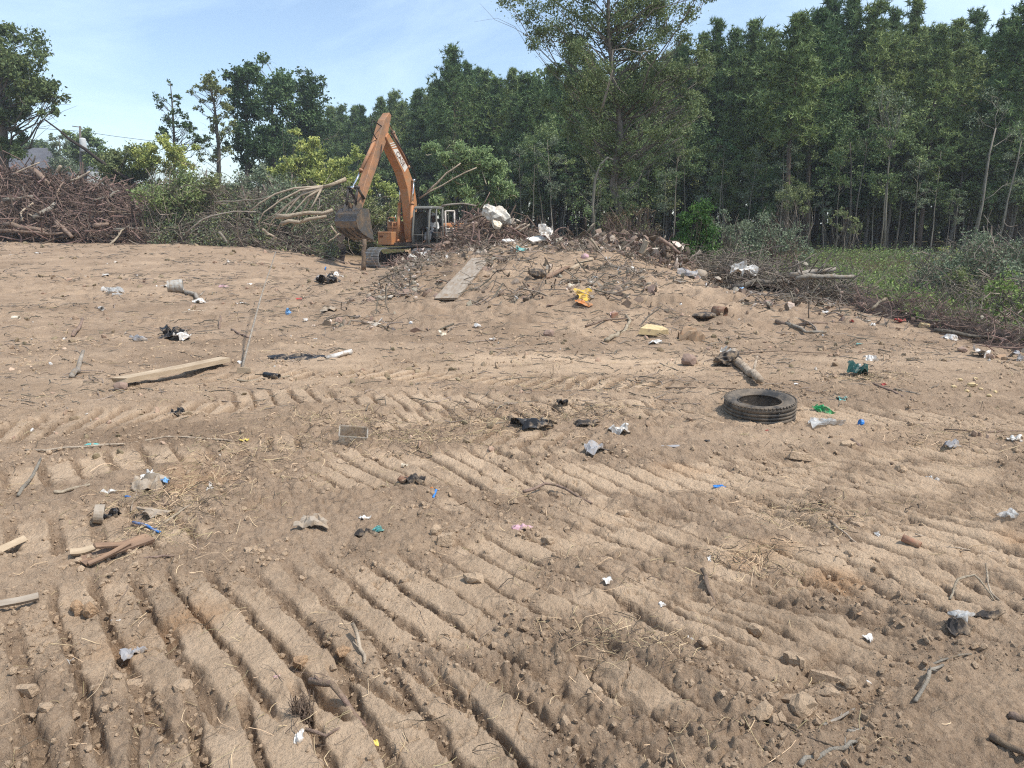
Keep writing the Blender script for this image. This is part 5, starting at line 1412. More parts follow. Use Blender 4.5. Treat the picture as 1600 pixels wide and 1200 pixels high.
for lab, pts, Y, r0, mm in [
 ("upper of two pale level trunks lying left of the excavator bucket", [(432,338),(470,333),(520,328)], 32.5, .10, LOG_PALE),
 ("lower of two pale level trunks lying left of the excavator bucket", [(440,350),(475,344),(510,338)], 32.2, .09, LOG_PALE),
 ("bright pale peeled stick below the excavator bucket's left corner", [(517,353),(527,366)], 30.5, .04, LOG_PALE),
 ("pale stick slanting under the excavator bucket", [(530,365),(513,378)], 30.5, .03, LOG_PALE),
 ("pale broken limb pointing down right in the scrub below the fan of branches", [(410,358),(422,366),(432,373)], 33, .06, LOG_PALE),
 ("split pale slab standing against the dark green brush", [(342,362),(356,381)], 34.6, .07, LOG_GREY),
 ("long thin bent stem arching over the grey-green tangle", [(290,364),(320,340),(360,330),(400,331)], 34.5, .035, LOG_GREY),
 ("long level branch across the scrub into the fan of branches", [(335,316),(370,314),(410,311),(440,300)], 34, .03, LOG_GREY),
 ("left of two pale limbs rising in the felled green crown", [(668,300),(700,268),(720,255)], 35, .05, LOG_PALE),
 ("right of two pale limbs rising in the felled green crown", [(655,310),(700,283),(745,262)], 35, .045, LOG_PALE),
 ("grey limb arching from behind the cab roof down into the debris", [(690,322),(720,318),(745,322)], 33, .05, LOG_GREY),
 ("dark log end with a curved root, right of the excavator door", [(728,350),(745,362),(755,375),(752,392)], 26, .10, LOG_BROWN),
 ("brown beam leaning to the white crumpled sheet on the debris heap", [(730,346),(757,336)], 21.5, .035, LOG_BROWN),
 ("upper pale stick right of the white crumpled sheet", [(803,360),(812,354),(822,349)], 20.6, .03, LOG_PALE),
 ("lower pale stick right of the white crumpled sheet", [(811,363),(828,350)], 20.3, .03, LOG_PALE),
 ("pale board end leaning at the left end of the rubble ridge", [(922,372),(932,385),(938,395)], 17.6, .03, LOG_PALE),
 ("brown beam slanting down at the right end of the rubble ridge", [(1030,372),(1048,384),(1062,396)], 17.8, .05, LOG_BROWN)]:
    log3("log", lab, [(px, py, Y) for px, py in pts], r0, r0 * .7, mm, int(pts[0][0]), "log")
for lab, pts, Y, r0, mm in [
 ("thick grey log lying on the twig heap at the right rim, topmost", [(1235,430),(1270,425),(1305,420)], 15.6, .065, LOG_GREY),
 ("second grey log on the right-hand twig heap, reaching furthest right", [(1245,436),(1290,431),(1334,432)], 15.2, .055, LOG_GREY),
 ("long dark log sloping along the left of the right-hand twig heap", [(1145,449),(1185,442),(1230,438)], 16, .065, BARK),
 ("forked dark branch rising from the right-hand twig heap", [(1232,420),(1262,405),(1272,398)], 15.6, .018, BARK),
 ("pale arched stem over the green brush at right", [(1532,488),(1535,468),(1548,458),(1562,459)], 11.9, .010, LOG_PALE),
 ("upright thin stub in the brush at the right rim", [(1518,492),(1517,470)], 12.2, .012, LOG_GREY),
 ("pale split stick standing where the twig heap meets the bare ground", [(1362,484),(1372,474),(1384,466)], 13.4, .03, LOG_PALE),
 ("long dark branch along the rim of the clearing at right", [(1460,516),(1530,526),(1605,535)], 10.6, .035, BARK)]:
    log3("log", lab, [(px, py, Y) for px, py in pts], r0, r0 * .75, mm, int(pts[0][0]), "log")
post = [at3(568, 422, 27.5), at3(568, 398, 27.5), at3(569, 374, 27.5)]
me, b = log_mesh(post, .085, .07, LOG_BROWN, 900); thing("wooden_post", "weathered splintered post standing upright below the excavator bucket", "post", b, data=me)

STICKS = [
 ("thin pole leaning up out of the ground beside the black tray", [(377,580,.02),(408,535,.55),(437,487,1.05)], .013, LOG_GREY),
 ("long pale cane lying across the left middle ground", [(40,708),(150,705),(205,697),(245,690),(300,691),(372,694)], .009, LOG_PALE),
 ("short pale cane below the long cane, left edge", [(85,776),(110,770),(142,766)], .012, LOG_PALE),
 ("pale bent stem standing in the yellow soil at left", [(30,782),(45,755),(65,722)], .012, LOG_GREY),
 ("grey stick stub pointing up at the far left of the clearing", [(112,592),(122,580),(133,570,.15)], .03, LOG_GREY),
 ("dark stick jutting from the far left ground", [(114,528),(122,518),(130,510,.12)], .03, LOG_BROWN),
 ("pale forked branch with roots at the foot of the mound", [(947,538),(965,525),(982,508),(978,498)], .035, LOG_PALE),
 ("dark branch crossing behind the pale forked branch", [(915,512),(950,505),(990,502)], .02, LOG_BROWN),
 ("uppermost of three sticks lying together in the right middle ground", [(1205,503),(1240,502),(1262,508)], .028, LOG_PALE),
 ("middle of three sticks lying together in the right middle ground", [(1212,508),(1250,516),(1292,517)], .034, LOG_BROWN),
 ("lowest of three sticks lying together in the right middle ground", [(1228,512),(1262,522),(1290,522)], .03, LOG_GREY),
 ("broken log with a splintered root end behind the tyre", [(1145,567,.10),(1165,585,.09),(1186,607,.06)], .062, LOG_PALE),
 ("long thin dark stick lying left from the black tyre", [(1040,612),(1090,610),(1150,612)], .010, LOG_BROWN),
 ("thin twig arching right from behind the broken log", [(1150,563,.05),(1210,555,.06),(1290,556,.03)], .008, LOG_BROWN),
 ("dark stick lying right of the dark green bag", [(1352,598),(1390,615),(1425,630)], .012, LOG_BROWN),
 ("level twig right of the black tyre", [(1398,612),(1420,618),(1438,620)], .010, LOG_GREY),
 ("long thin dark stem running out of the right edge", [(1475,675),(1530,680),(1605,679)], .008, LOG_BROWN),
 ("curved dark root in the middle of the track marks", [(818,775,.02),(860,762,.05),(900,776,.03),(925,792)], .011, LOG_BROWN),
 ("dark half-buried stem along a groove at right", [(1330,690),(1360,708),(1395,722)], .016, LOG_BROWN),
 ("long pale root running across the grooves left of the red tube", [(1298,815),(1335,842),(1370,847),(1408,844)], .006, LOG_PALE),
 ("pale root running right from the red tube", [(1436,851),(1475,857),(1516,862)], .006, LOG_PALE),
 ("pale curled root above the red tube", [(1430,838,.02),(1455,836,.04),(1472,845,.0)], .005, LOG_PALE),
 ("pale root fork near the right edge", [(1535,862),(1555,858),(1590,863)], .005, LOG_PALE),
 ("arched pale root over the purple cloth", [(1484,938),(1495,922,.06),(1520,920,.08),(1545,935,.03),(1552,945)], .006, LOG_PALE),
 ("straight pale stem leaning over the arched root", [(1536,910,.12),(1548,930,.05),(1560,945)], .005, LOG_PALE),
 ("stubby brown root between the grooves, right of centre", [(1097,898,.03),(1105,918,.02),(1122,935)], .012, LOG_BROWN),
 ("stout weathered stick resting in a groove in the foreground", [(484,1068,.10),(520,1082,.06),(570,1108,.0)], .013, LOG_BROWN),
 ("thin dark twig in the foreground below the stout stick", [(478,1145),(510,1148),(530,1138),(572,1118)], .006, LOG_BROWN),
 ("pale peeled twig standing in the orange clay", [(552,990,.05),(562,1010,.02),(570,1030)], .009, LOG_PALE),
 ("forked twig in the lower right foreground", [(1285,1136),(1312,1122),(1337,1095)], .006, LOG_GREY),
 ("short grey twig lower right, below the forked twig", [(1324,1152),(1345,1146),(1364,1147)], .006, LOG_GREY),
 ("grey root at the bottom edge, right of centre", [(1250,1198),(1280,1186),(1310,1180),(1337,1170)], .009, LOG_GREY),
 ("upper end of a dry stem slanting in the lower right", [(1429,1102),(1450,1070,.04),(1473,1043)], .008, LOG_GREY),
 ("thin stem running right from the slanting dry stem", [(1440,1042),(1480,1036),(1517,1029)], .005, LOG_GREY),
 ("dark root entering from the right edge at the bottom", [(1547,1160),(1572,1176),(1604,1196)], .014, LOG_BROWN),
 ("stubby dark branch end at the right edge, lowest corner", [(1578,1128),(1590,1136),(1606,1142)], .016, LOG_BROWN),
 ("long thin twig in the bottom right foreground", [(1225,1142),(1260,1160),(1310,1182),(1325,1205)], .004, LOG_BROWN),
 ("dark stick beneath the splintered wood at left", [(225,878),(250,876),(273,874)], .007, LOG_BROWN),
 ("pale reed lying over the dark rags at left", [(238,835),(262,818),(300,790)], .008, LOG_PALE),
 ("thin pale stem beside the crushed cardboard flap", [(205,800,.03),(215,785,.04),(228,772)], .004, LOG_PALE),
 ("dark twig stub standing mid-ground left of the thin pole", [(343,515,.01),(345,505,.1)], .02, LOG_BROWN),
 ("dark stick lying left of the thin pole's tip", [(362,518),(378,525),(388,528)], .02, LOG_BROWN),
 ("short timber offcut beside the grey bucket", [(288,458,.05),(300,465,.05),(312,473,.04)], .055, LOG_GREY),
 ("pale stick lying right of the timber offcut", [(285,492),(310,490),(332,488)], .018, LOG_PALE),
 ("thin pale stick lying under the black hose offcut", [(370,592),(410,591),(453,587)], .014, LOG_PALE),
]
for k, (lab, pts, r0, mm) in enumerate(STICKS):
    stick("stick", lab, pts, r0, r0 * .65, mm, 200 + k)

# ------------------------------------------------------------------ boards and timber
WOOD_GREY = mat("weathered_board", (0.34, 0.285, 0.225), 0.9, col2=(0.22, 0.18, 0.14), scale=3, bump=0.3, bscale=30, stretch=(1, 6, 6), dirt=.3, dirt_col=(.28,.2,.13))
WOOD_TAN = mat("tan_board", (0.47, 0.365, 0.25), 0.85, col2=(0.33, 0.245, 0.16), scale=3, bump=0.3, bscale=30, stretch=(1, 6, 6))
WOOD_RED = mat("red_splintered_wood", (0.30, 0.19, 0.12), 0.9, col2=(0.17, 0.11, 0.075), scale=4, bump=0.4, bscale=30, stretch=(1, 8, 8))
def board(name, label, a, b, w, t, material, seed, cat="board", tilt=0.0, n=8, lift=(.02, .02)):
    r = np.random.default_rng(seed)
    A = P_on(*a, lift[0]) if len(a) == 2 else at3(*a); B = P_on(*b, lift[1]) if len(b) == 2 else at3(*b)
    L = np.linalg.norm(B - A); X = (B - A) / L; Z = np.array([0, 0, 1.0]); Yv = np.cross(Z, X); Yv /= np.linalg.norm(Yv); Zv = np.cross(X, Yv)
    ct, st = math.cos(tilt), math.sin(tilt); Yv, Zv = Yv * ct + Zv * st, Zv * ct - Yv * st
    xs = np.linspace(0, L, n); V = []; F = []
    for i, x in enumerate(xs):
        e = r.uniform(-.03, .03) * w
        for yy, zz in ((-w/2 + e, 0), (w/2 + e, 0), (w/2 + e, t), (-w/2 + e, t)):
            xj = x + (r.normal() * .08 * w if i in (0, n - 1) else 0)
            V.append((xj, yy, zz + .012 * math.sin(x / L * 3 + seed)))
    for i in range(n - 1):
        for j in range(4): F.append((i*4+j, i*4+(j+1)%4, i*4+4+(j+1)%4, i*4+4+j))
    F += [(3, 2, 1, 0), tuple((n-1)*4 + j for j in range(4))]
    me = bpy.data.meshes.new(name); me.from_pydata(V, [], F); me.materials.append(material)
    bm = bmesh.new(); bm.from_mesh(me); bmesh.ops.recalc_face_normals(bm, faces=bm.faces); bm.to_mesh(me); bm.free()
    o = thing(name, label, cat, A, data=me)
    o.matrix_world = Matrix(((X[0], Yv[0], Zv[0], A[0]), (X[1], Yv[1], Zv[1], A[1]), (X[2], Yv[2], Zv[2], A[2]), (0, 0, 0, 1)))
    return o
board("plank", "wide grey plank lying up the slope of the mound", (697,474), (752,408), .42, .04, WOOD_GREY, 1, lift=(.05,.05))
board("plank", "long tan plank, dark on its near edge, lying left of the thin leaning pole", (188,607), (352,570), .17, .05, WOOD_TAN, 2, lift=(.03,.06))
board("stake", "short brown stake standing on the mound right of the wide grey plank", (803,404,17.6), (803,390,17.6), .07, .05, WOOD_RED, 4, "stake")
board("plank", "brown plank lying level on the mound below the red ball", (893,416), (925,408), .12, .04, WOOD_TAN, 5)
board("plank", "narrow brown plank sloping down left on the mound", (855,434), (888,414), .10, .03, WOOD_RED, 6)
board("board", "pale board lying flat on the crest of the debris heap", (828,377,18.6), (850,372,18.9), .25, .03, DECAL_WHITE, 7, tilt=.35)
board("board", "small cream board left of the teal crushed bottle", (788,378,18.6), (800,375,18.8), .16, .03, DECAL_WHITE, 8, tilt=.3)
board("board", "dark board scrap on the mound right of the white paper", (922,438), (936,444), .16, .02, WOOD_GREY, 9, tilt=.5)
board("board", "tan triangular board end standing at the right end of the rubble ridge", (1002,396,17.6), (1012,376,17.6), .22, .03, WOOD_TAN, 10, tilt=.4)
board("plank", "splintered reddish-brown plank lying in the left foreground", (128,890), (233,845), .075, .016, WOOD_RED, 11, lift=(.02,.05), tilt=.25)
for k, (lab, a, b_, w) in enumerate([("longest loose splinter beside the splintered plank at left", (150,880), (238,846), .035), ("short pale splinter at the left end of the splintered plank", (112,876), (150,868), .04), ("thin splinter on the near side of the splintered plank", (140,893), (205,868), .022)]):
    board("splinter", lab, a, b_, w, .012, WOOD_RED if k != 1 else WOOD_TAN, 40 + k, "splinter", tilt=.4, lift=(.03, .05))
board("splinter", "tan bark strip curling at the far left edge of the foreground", (-8,866), (42,842), .035, .008, WOOD_TAN, 45, "bark", tilt=.8, lift=(.01,.03))
board("splinter", "dark split wood at the left edge of the foreground", (-20,964), (62,944), .03, .018, WOOD_GREY, 46, "wood", tilt=.6, lift=(.01,.02))

# ------------------------------------------------------------------ tyre
TYRE = mat("dusty_tyre_rubber", (0.045, 0.044, 0.043), 0.85, col2=(0.028, 0.027, 0.026), scale=9, dirt=.6, dirt_col=(.17,.135,.10), dscale=6, bump=.15, bscale=60)
p = at(1203, 664); R_t, W_t = .325, .205
p = np.array([p[0], p[1] + .28, G(p[0], p[1] + .28)])
tyre = thing("tyre", "old black car tyre lying flat on the bare ground at right", "tyre", (p[0], p[1], p[2] - .018), (math.radians(3), math.radians(-3), .4))
prof = [(.195, .028), (.19, .05), (.215, .03), (.27, .0), (.305, .008), (.322, .03), (.325, .062), (.314, .064), (.314, .072), (.325, .074), (.326, .098), (.315, .1), (.315, .108), (.326, .11), (.325, .134), (.314, .136), (.314, .144), (.325, .146), (.322, .176), (.305, .198), (.27, .206), (.215, .178), (.19, .158), (.195, .18), (.205, .172), (.20, .15), (.215, .10), (.20, .056), (.195, .028)]
prof = [(r * .93, z * .86) for r, z in prof]
m = MB(); m.lathe(prof, None, 72); m.build("casing", TYRE, tyre, True)
m = MB()
for k in range(56):
    a = 2 * math.pi * k / 56
    for zc, tl in ((.160, .62), (.018, -.62)):
        Rz = np.array(Matrix.Rotation(a, 3, 'Z') @ Matrix.Rotation(tl, 3, 'Y'))
        m.box(Rz @ np.array([0, 0, 0]) + np.array([.290 * math.cos(a), .290 * math.sin(a), zc]), (.014, .020, .030), Rz)
m.build("tread_blocks", TYRE, tyre, kind="stuff")

# ------------------------------------------------------------------ litter
def P_(name, col, rough=.5, **k): return mat(name, col, rough, dirt=k.pop("dirt", .45), dirt_col=(.30, .22, .145), dscale=k.pop("dscale", 14), scale=20, var=.2, **k)
WHITE_P = P_("white_plastic", (.70, .68, .64), .5, dirt=.48); CREAM_P = P_("cream_board", (.70, .62, .48), .8); CREAM_W = P_("cream_tarp", (.66, .61, .52), .85, dirt=.35, dscale=5); CLAYRED = P_("orange_clay", (.42, .26, .145), .95, dirt=.2)
BLACK_P = P_("black_plastic", (.02, .02, .022), .4, dirt=.3)
BLUE_P = P_("blue_plastic", (.03, .19, .52), .45, dirt=.28); TEAL_P = P_("teal_plastic", (.14, .44, .41), .5, dirt=.42); GREEN_P = P_("green_plastic", (.03, .30, .10), .4, dirt=.4); DKGREEN_P = P_("dark_green_plastic", (.02, .075, .065), .45, dirt=.2)
RED_P = P_("red_plastic", (.42, .05, .045), .5, dirt=.35); YELLOW_P = P_("yellow_sack", (.66, .42, .05), .55, dirt=.42); ORANGE_P = P_("orange_sack", (.52, .19, .05), .55, dirt=.4); PINK_P = P_("pink_cloth", (.58, .36, .40), .9); PURPLE_P = P_("purple_cloth", (.24, .13, .16), .9, dirt=.45)
BROWN_C = P_("brown_card", (.36, .235, .145), .9); GREY_C = P_("grey_card", (.36, .30, .235), .9); TERRA = P_("terracotta", (.33, .16, .10), .85, dirt=.5); CLEAR = P_("clear_plastic", (.62, .62, .60), .2, dirt=.3, alpha=.45); CLEAR_D = P_("dirty_clear_plastic", (.46, .43, .37), .3, dirt=.5, dscale=9, alpha=.45)
DKRAG = P_("dark_rag", (.055, .048, .044), .95, dirt=.4); GREY_PL = P_("grey_bucket_plastic", (.40, .38, .34), .6, dirt=.4); GREY_BAG = P_("grey_bag", (.30, .29, .29), .5, dirt=.35)
LBLUE = P_("pale_blue_plastic", (.22, .42, .68), .4, dirt=.25); LEAFY = P_("yellow_leaf", (.72, .55, .14), .7, dirt=.1); RUST = P_("rusty_tin", (.20, .105, .065), .7, dirt=.4); STONE = P_("dry_clay", (.50, .37, .245), .95, dirt=.2); STONE2 = P_("yellow_clay", (.58, .44, .24), .95, dirt=.2)

def crumple(w, l, h, seed, n=10, thick=.004):
    r = np.random.default_rng(seed)
    u, v = np.meshgrid(np.linspace(-.5, .5, n), np.linspace(-.5, .5, n), indexing='ij')
    f = seed * 3.7
    ang = np.arctan2(v, u); rad = 1 + .16 * np.sin(ang * 3 + f) + .10 * np.sin(ang * 5 + 2 * f)
    x = u * w * rad + .08 * w * vnoise(u * 5 + f, v * 5, seed); y = v * l * rad + .08 * l * vnoise(u * 5, v * 5 + f, seed + 1)
    fold = np.abs(vnoise(u * 2.6 + f, v * 2.6 - f, seed + 2)) + .28 * np.abs(vnoise(u * 6, v * 6 + f, seed + 3))
    z = h * (fold * .9 + .25 * np.maximum(0, 1 - (u * u + v * v) * 4) - .15)
    V = np.c_[x.ravel(), y.ravel(), z.ravel()]; V2 = V - np.array([0, 0, thick])
    i = np.arange(n - 1)[:, None] * n; j = np.arange(n - 1)[None]
    F = np.stack([i + j, i + n + j, i + n + j + 1, i + j + 1], -1).reshape(-1, 4); N = n * n
    b = np.r_[np.arange(n), np.arange(1, n) * n + n - 1, (n - 1) * n + np.arange(n - 2, -1, -1), np.arange(n - 2, 0, -1) * n]; b2 = np.roll(b, -1)
    S = np.stack([b, b2, b2 + N, b + N], -1)
    return np.r_[V, V2], [F, F[:, ::-1] + N, S]
def shard(w, l, t, seed, k=7):
    r = np.random.default_rng(seed); a = np.sort(r.uniform(0, 2 * math.pi, k)); q = r.uniform(.65, 1.1, k)
    x = np.cos(a) * q * w / 2; y = np.sin(a) * q * l / 2; tz = r.uniform(.75, 1.1, k) * t
    V = np.r_[np.c_[x, y, np.zeros(k)], np.c_[x * .92, y * .92, tz], [[0, 0, 0], [0, 0, t * 1.05]]]
    i = np.arange(k); j = (i + 1) % k
    return V, [np.stack([i, j, j + k, i + k], -1), np.stack([j, i, np.full(k, 2 * k)], -1), np.stack([i + k, j + k, np.full(k, 2 * k + 1)], -1)]
def lump(w, l, h, seed, sub=2, rough=.12):
    V, F = ico(sub, seed, rough); n = fbm(V[:, 0] * 2 + seed, V[:, 1] * 2 + V[:, 2], 3, seed)
    return V * (1 + .35 * n[:, None]) * np.array([w, l, h]) / 2 + np.array([0, 0, h * .35]), [F]
def roll(prof, seg=20, lying=True, dent=.0, seed=0):
    m = MB(); M = Matrix.Rotation(math.pi / 2, 4, 'Y') if lying else None
    m.lathe(prof, M, seg); V = np.concatenate(m.V)
    if dent: V = V + dent * np.c_[vnoise(V[:, 0] * 15, V[:, 2] * 15 + seed, 1), vnoise(V[:, 1] * 15, V[:, 2] * 15 + seed, 2), vnoise(V[:, 0] * 15 + 3, V[:, 1] * 15, 3)]
    V = V - np.array([0, 0, V[:, 2].min()])
    return V, [np.array(f) for f in m.F.values()]
def tube_shape(r, L, wall=.006, seg=16): return roll([(r - wall, -L / 2), (r, -L / 2), (r, L / 2), (r - wall, L / 2), (r - wall, -L / 2)], seg)
CUP = [(0, 0), (.034, 0), (.044, .1), (.041, .1), (.032, .006), (0, .006)]
BOTTLE = [(0, 0), (.03, 0), (.033, .01), (.033, .12), (.026, .15), (.013, .18), (.013, .2), (0, .2)]
def item(name, label, cat, shape, px, py, material, rz=0.0, tilt=(0, 0), depth=None, lift=0.0, group=None, smooth=False):
    V, F = shape
    p = P_on(px, py) if depth is None else at3(px, py, depth)
    me = np_mesh(name, V, F, [material], [0] * len(F), smooth)
    return thing(name, label, cat, (p[0], p[1], p[2] + lift), (tilt[0], tilt[1], rz), data=me, group=group)
s_ = lambda px, py: np.linalg.norm(at(px, py) - np.array([0, 0, EYE])) / FPX      # metres per pixel there

# on the mound and the debris heap
item("crumpled_sheet", "large white crumpled sheet on top of the debris heap right of the excavator", "sheet", lump(.86, .5, .52, 3, 3, .13), 772, 346, CREAM_W, .2, (.2, .5), 21.3)
item("slab", "white broken slab just below the large white crumpled sheet", "slab", shard(.3, .42, .08, 4), 776, 352, CREAM_P, .4, (.7, .1), 20.6)
item("crumpled_sheet", "white folded sheet at the right end of the debris heap, near the pale board", "sheet", crumple(.38, .42, .22, 5), 851, 364, WHITE_P, .5, (.9, .3), 18.9)
item("crushed_bottle", "crushed teal bottle on the mound below the cream board", "bottle", crumple(.34, .2, .14, 6), 815, 394, TEAL_P, .3, (.3, .1), 17.9)
item("ball", "dull red ball on the crest of the mound", "ball", roll([(0, -.09), (.055, -.075), (.09, 0), (.055, .075), (0, .09)], 16), 914, 408, PINK_P, 0, (0, 0), 16.8, .0, smooth=True)
item("rag", "dark rag heap half buried on the mound above the yellow sack", "rag", lump(.34, .25, .2, 7), 840, 434, DKRAG, .2)
item("paper", "white sheet lying on the mound left of the dark board scrap", "paper", crumple(.34, .26, .06, 8), 901, 441, CREAM_P, .2, (.3, 0))
item("sack", "yellow and orange plastic sack lying on the face of the mound", "sack", crumple(.38, .30, .10, 9, 14), 914, 473, YELLOW_P, .4, (.55, .1))
item("sack_scrap", "orange torn scrap at the lower tip of the yellow sack", "plastic", crumple(.22, .22, .08, 10), 910, 479, ORANGE_P, .8, (.5, .1), lift=.05)
item("paper", "pale pink paper on the mound below the yellow sack", "paper", crumple(.16, .14, .05, 11), 961, 488, PINK_P, .3, (.6, 0))
item("paper", "small white paper right of the wide grey plank", "paper", crumple(.13, .1, .06, 12), 743, 445, WHITE_P)
item("bark_slab", "yellowish clay slab at the right foot of the mound", "slab", shard(.62, .36, .1, 13), 1018, 524, STONE2, .2, (.15, .1))
item("plastic_scrap", "white scrap under the yellowish clay slab", "scrap", crumple(.18, .1, .06, 14), 1025, 538, WHITE_P)
item("curled_card", "curled brown cardboard trough at the right foot of the mound", "cardboard", crumple(.42, .3, .22, 15), 1080, 532, BROWN_C, .4, (.35, .2))
item("brick_lump", "pinkish brick lump among roots at the foot of the mound", "brick", shard(.14, .12, .08, 16), 1045-85, 500, TERRA, .3)
item("cup", "white paper cup half buried at the foot of the mound, left side", "cup", roll(CUP, 16), 742, 515, WHITE_P, 1.2, (.2, .4))
item("paper", "pale scrap of paper at the left foot of the mound", "paper", crumple(.1, .16, .05, 17), 691, 528, CREAM_P, .3, (.5, .3))
item("paper", "white scrap right of the white paper cup", "paper", crumple(.09, .08, .04, 18), 770, 530, WHITE_P)
item("stone", "dark stone at the foot of the mound", "stone", lump(.16, .12, .13, 19), 857, 524, RUB_BROWN)
item("pot", "round brown clay pot at the right end of the mound", "pot", roll([(0, -.14), (.12, -.13), (.16, -.02), (.13, .12), (.09, .14), (.08, .13), (0, .1)], 20), 1093, 440, GREY_C, .4, (0, 0), smooth=True)
item("rag", "pale blue-grey rags beside the round clay pot", "rag", crumple(.45, .3, .2, 20), 1074, 438, GREY_BAG, .1, (.3, 0))
item("rag", "white plastic tangle in the dark twigs right of the clay pot", "plastic", crumple(.5, .3, .25, 21), 1158, 425, WHITE_P, .1, (.5, 0), 16.2)
item("tin", "small blue and red tin below the right-hand logs", "tin", roll(CUP, 14), 1155, 459, LBLUE, .5)
item("tin", "open dark tin lying on its side in the right middle ground", "tin", tube_shape(.085, .22), 1124, 494, RUST, 2.4, smooth=True)
item("rag", "black charred heap left of the open dark tin", "rag", lump(.5, .3, .12, 22), 1100, 497, DKRAG, .2)
item("paper", "white paper in the rough ground left of the open tin", "paper", crumple(.14, .1, .06, 23), 1083, 478, WHITE_P)
for k, (px, py, w, lab, mm) in enumerate([(645,402,.25,"white torn plastic under the cab, left piece",WHITE_P),(662,398,.28,"white torn plastic under the cab, right piece",WHITE_P),(690,402,.2,"small pale scrap below the open cab door",CREAM_P),(637,394,.2,"pale broken card below the tracks of the excavator",BROWN_C)]):
    item("plastic_scrap", lab, "plastic", crumple(w, w * .7, .12, 50 + k), px, py, mm, .3 * k, (.5, .1), 22.5)
item("dented_disc", "round dark dented lid standing below the cab", "lid", roll([(0, 0), (.2, 0), (.21, .02), (.2, .03), (0, .03)], 22), 672, 401, RUST, .3, (.2, .5), 22.3)
# rubbish left of the mound
item("rubbish_bag", "torn black rubbish bag left of the mound", "bag", crumple(.55, .4, .26, 24, 14), 514, 444, BLACK_P, .3)
item("rubbish_bag", "white and grey plastic bag on the torn black rubbish bag", "bag", crumple(.36, .3, .2, 25), 524, 439, WHITE_P, .6, lift=.12)
item("blue_disc", "blue round disc on the torn black rubbish bag", "disc", roll([(0, 0), (.06, 0), (.06, .03), (0, .03)], 14), 508, 432, BLUE_P, 0, (.5, .3), lift=.2)
item("plastic_scrap", "grey film hanging from the black rubbish bag's left side", "plastic", crumple(.28, .2, .16, 26), 500, 441, GREY_BAG)
item("crate", "broken blue plastic crate corner in the left middle ground", "crate", crumple(.2, .14, .16, 27), 456, 494, LBLUE, .2, (.6, .1))
item("rag", "white and brown rag knot right of the blue crate", "rag", crumple(.28, .2, .1, 28), 514, 490, GREY_C)
item("pipe", "red pipe offcut above the blue crate", "pipe", tube_shape(.025, .16), 466, 471, RED_P, .4)
item("bucket_pail", "grey ribbed plastic bucket lying on its side in the far left ground", "bucket", roll([(0, -.16), (.13, -.16), (.133, -.1), (.14, -.1), (.14, -.085), (.136, -.085), (.142, 0), (.15, 0), (.15, .015), (.145, .015), (.152, .1), (.16, .1), (.16, .17), (.15, .17), (.125, -.14), (0, -.14)], 24), 275, 462, GREY_PL, .35, smooth=False)
item("bottle", "clear plastic bottle with a violet label, far left ground", "bottle", roll(BOTTLE, 14), 176, 466, CLEAR, .6)
item("bag", "clear plastic bag behind the violet-labelled bottle", "bag", crumple(.4, .3, .22, 29), 178, 459, CLEAR)
item("cup", "white cup end left of the violet-labelled bottle, nearer the camera", "cup", roll(CUP, 14), 156, 486, WHITE_P, -.6)
item("can", "pale can lying at the left edge of the middle ground", "can", tube_shape(.04, .12), 25, 500, CREAM_P, .1)
item("paper", "white torn paper below the grey bucket", "paper", crumple(.26, .16, .1, 30), 313, 477, WHITE_P)
item("box_flap", "black and white folded carton in the left middle ground", "carton", crumple(.36, .3, .2, 31), 270, 531, BLACK_P, .2, (.3, .2))
item("paper", "white flap on the black and white carton", "paper", crumple(.24, .14, .14, 32), 284, 532, WHITE_P, .9, (.4, .3), lift=.02)
item("plastic_scrap", "grey and white scrap left of the black and white carton", "plastic", crumple(.24, .12, .08, 33), 218, 533, GREY_BAG, -.4)
item("tray", "flat black plastic tray in the middle ground, left of centre", "tray", crumple(.62, .26, .05, 34, 12, .01), 463, 562, BLACK_P, .05, (.25, 0))
item("pipe", "white plastic pipe offcut right of the black tray", "pipe", tube_shape(.032, .36), 530, 560, WHITE_P, .65, (0, -.15), smooth=True)
item("hose", "black hose offcut with a pale end below the black tray", "hose", tube_shape(.03, .22), 425, 592, BLACK_P, -.5, smooth=True)
item("block", "small timber block at the base of the thin leaning pole", "block", shard(.16, .1, .07, 35), 381, 581, WOOD_TAN, .2)
item("stone", "dark root knob at the left end of the long tan plank", "root", lump(.14, .12, .1, 36), 190, 611, RUB_BROWN)
for k, (px, py, w, lab) in enumerate([(20,400,.2,"white fleck of paper at the far left of the clearing"),(60,396,.22,"second white fleck of paper, far left of the clearing"),(130,433,.34,"longest white flake of lime in the far left ground"),(165,433,.3,"white flake of lime just right of the longest one"),(262,450,.3,"white plaster crumbs left of the grey bucket"),(376,479,.18,"white scrap in the left middle ground right of the bucket"),(390,447,.16,"white scrap high in the left ground"),(478,505,.12,"tiny white scrap right of the blue crate"),(494,530,.1,"tiny white scrap above the white pipe"),(350,450,.24,"pale pink crumbs of brick in the far left ground")]):
    item("paper", lab, "paper", crumple(w, w * .55, .05, 60 + k), px, py, WHITE_P if k != 9 else PINK_P, k * .7)
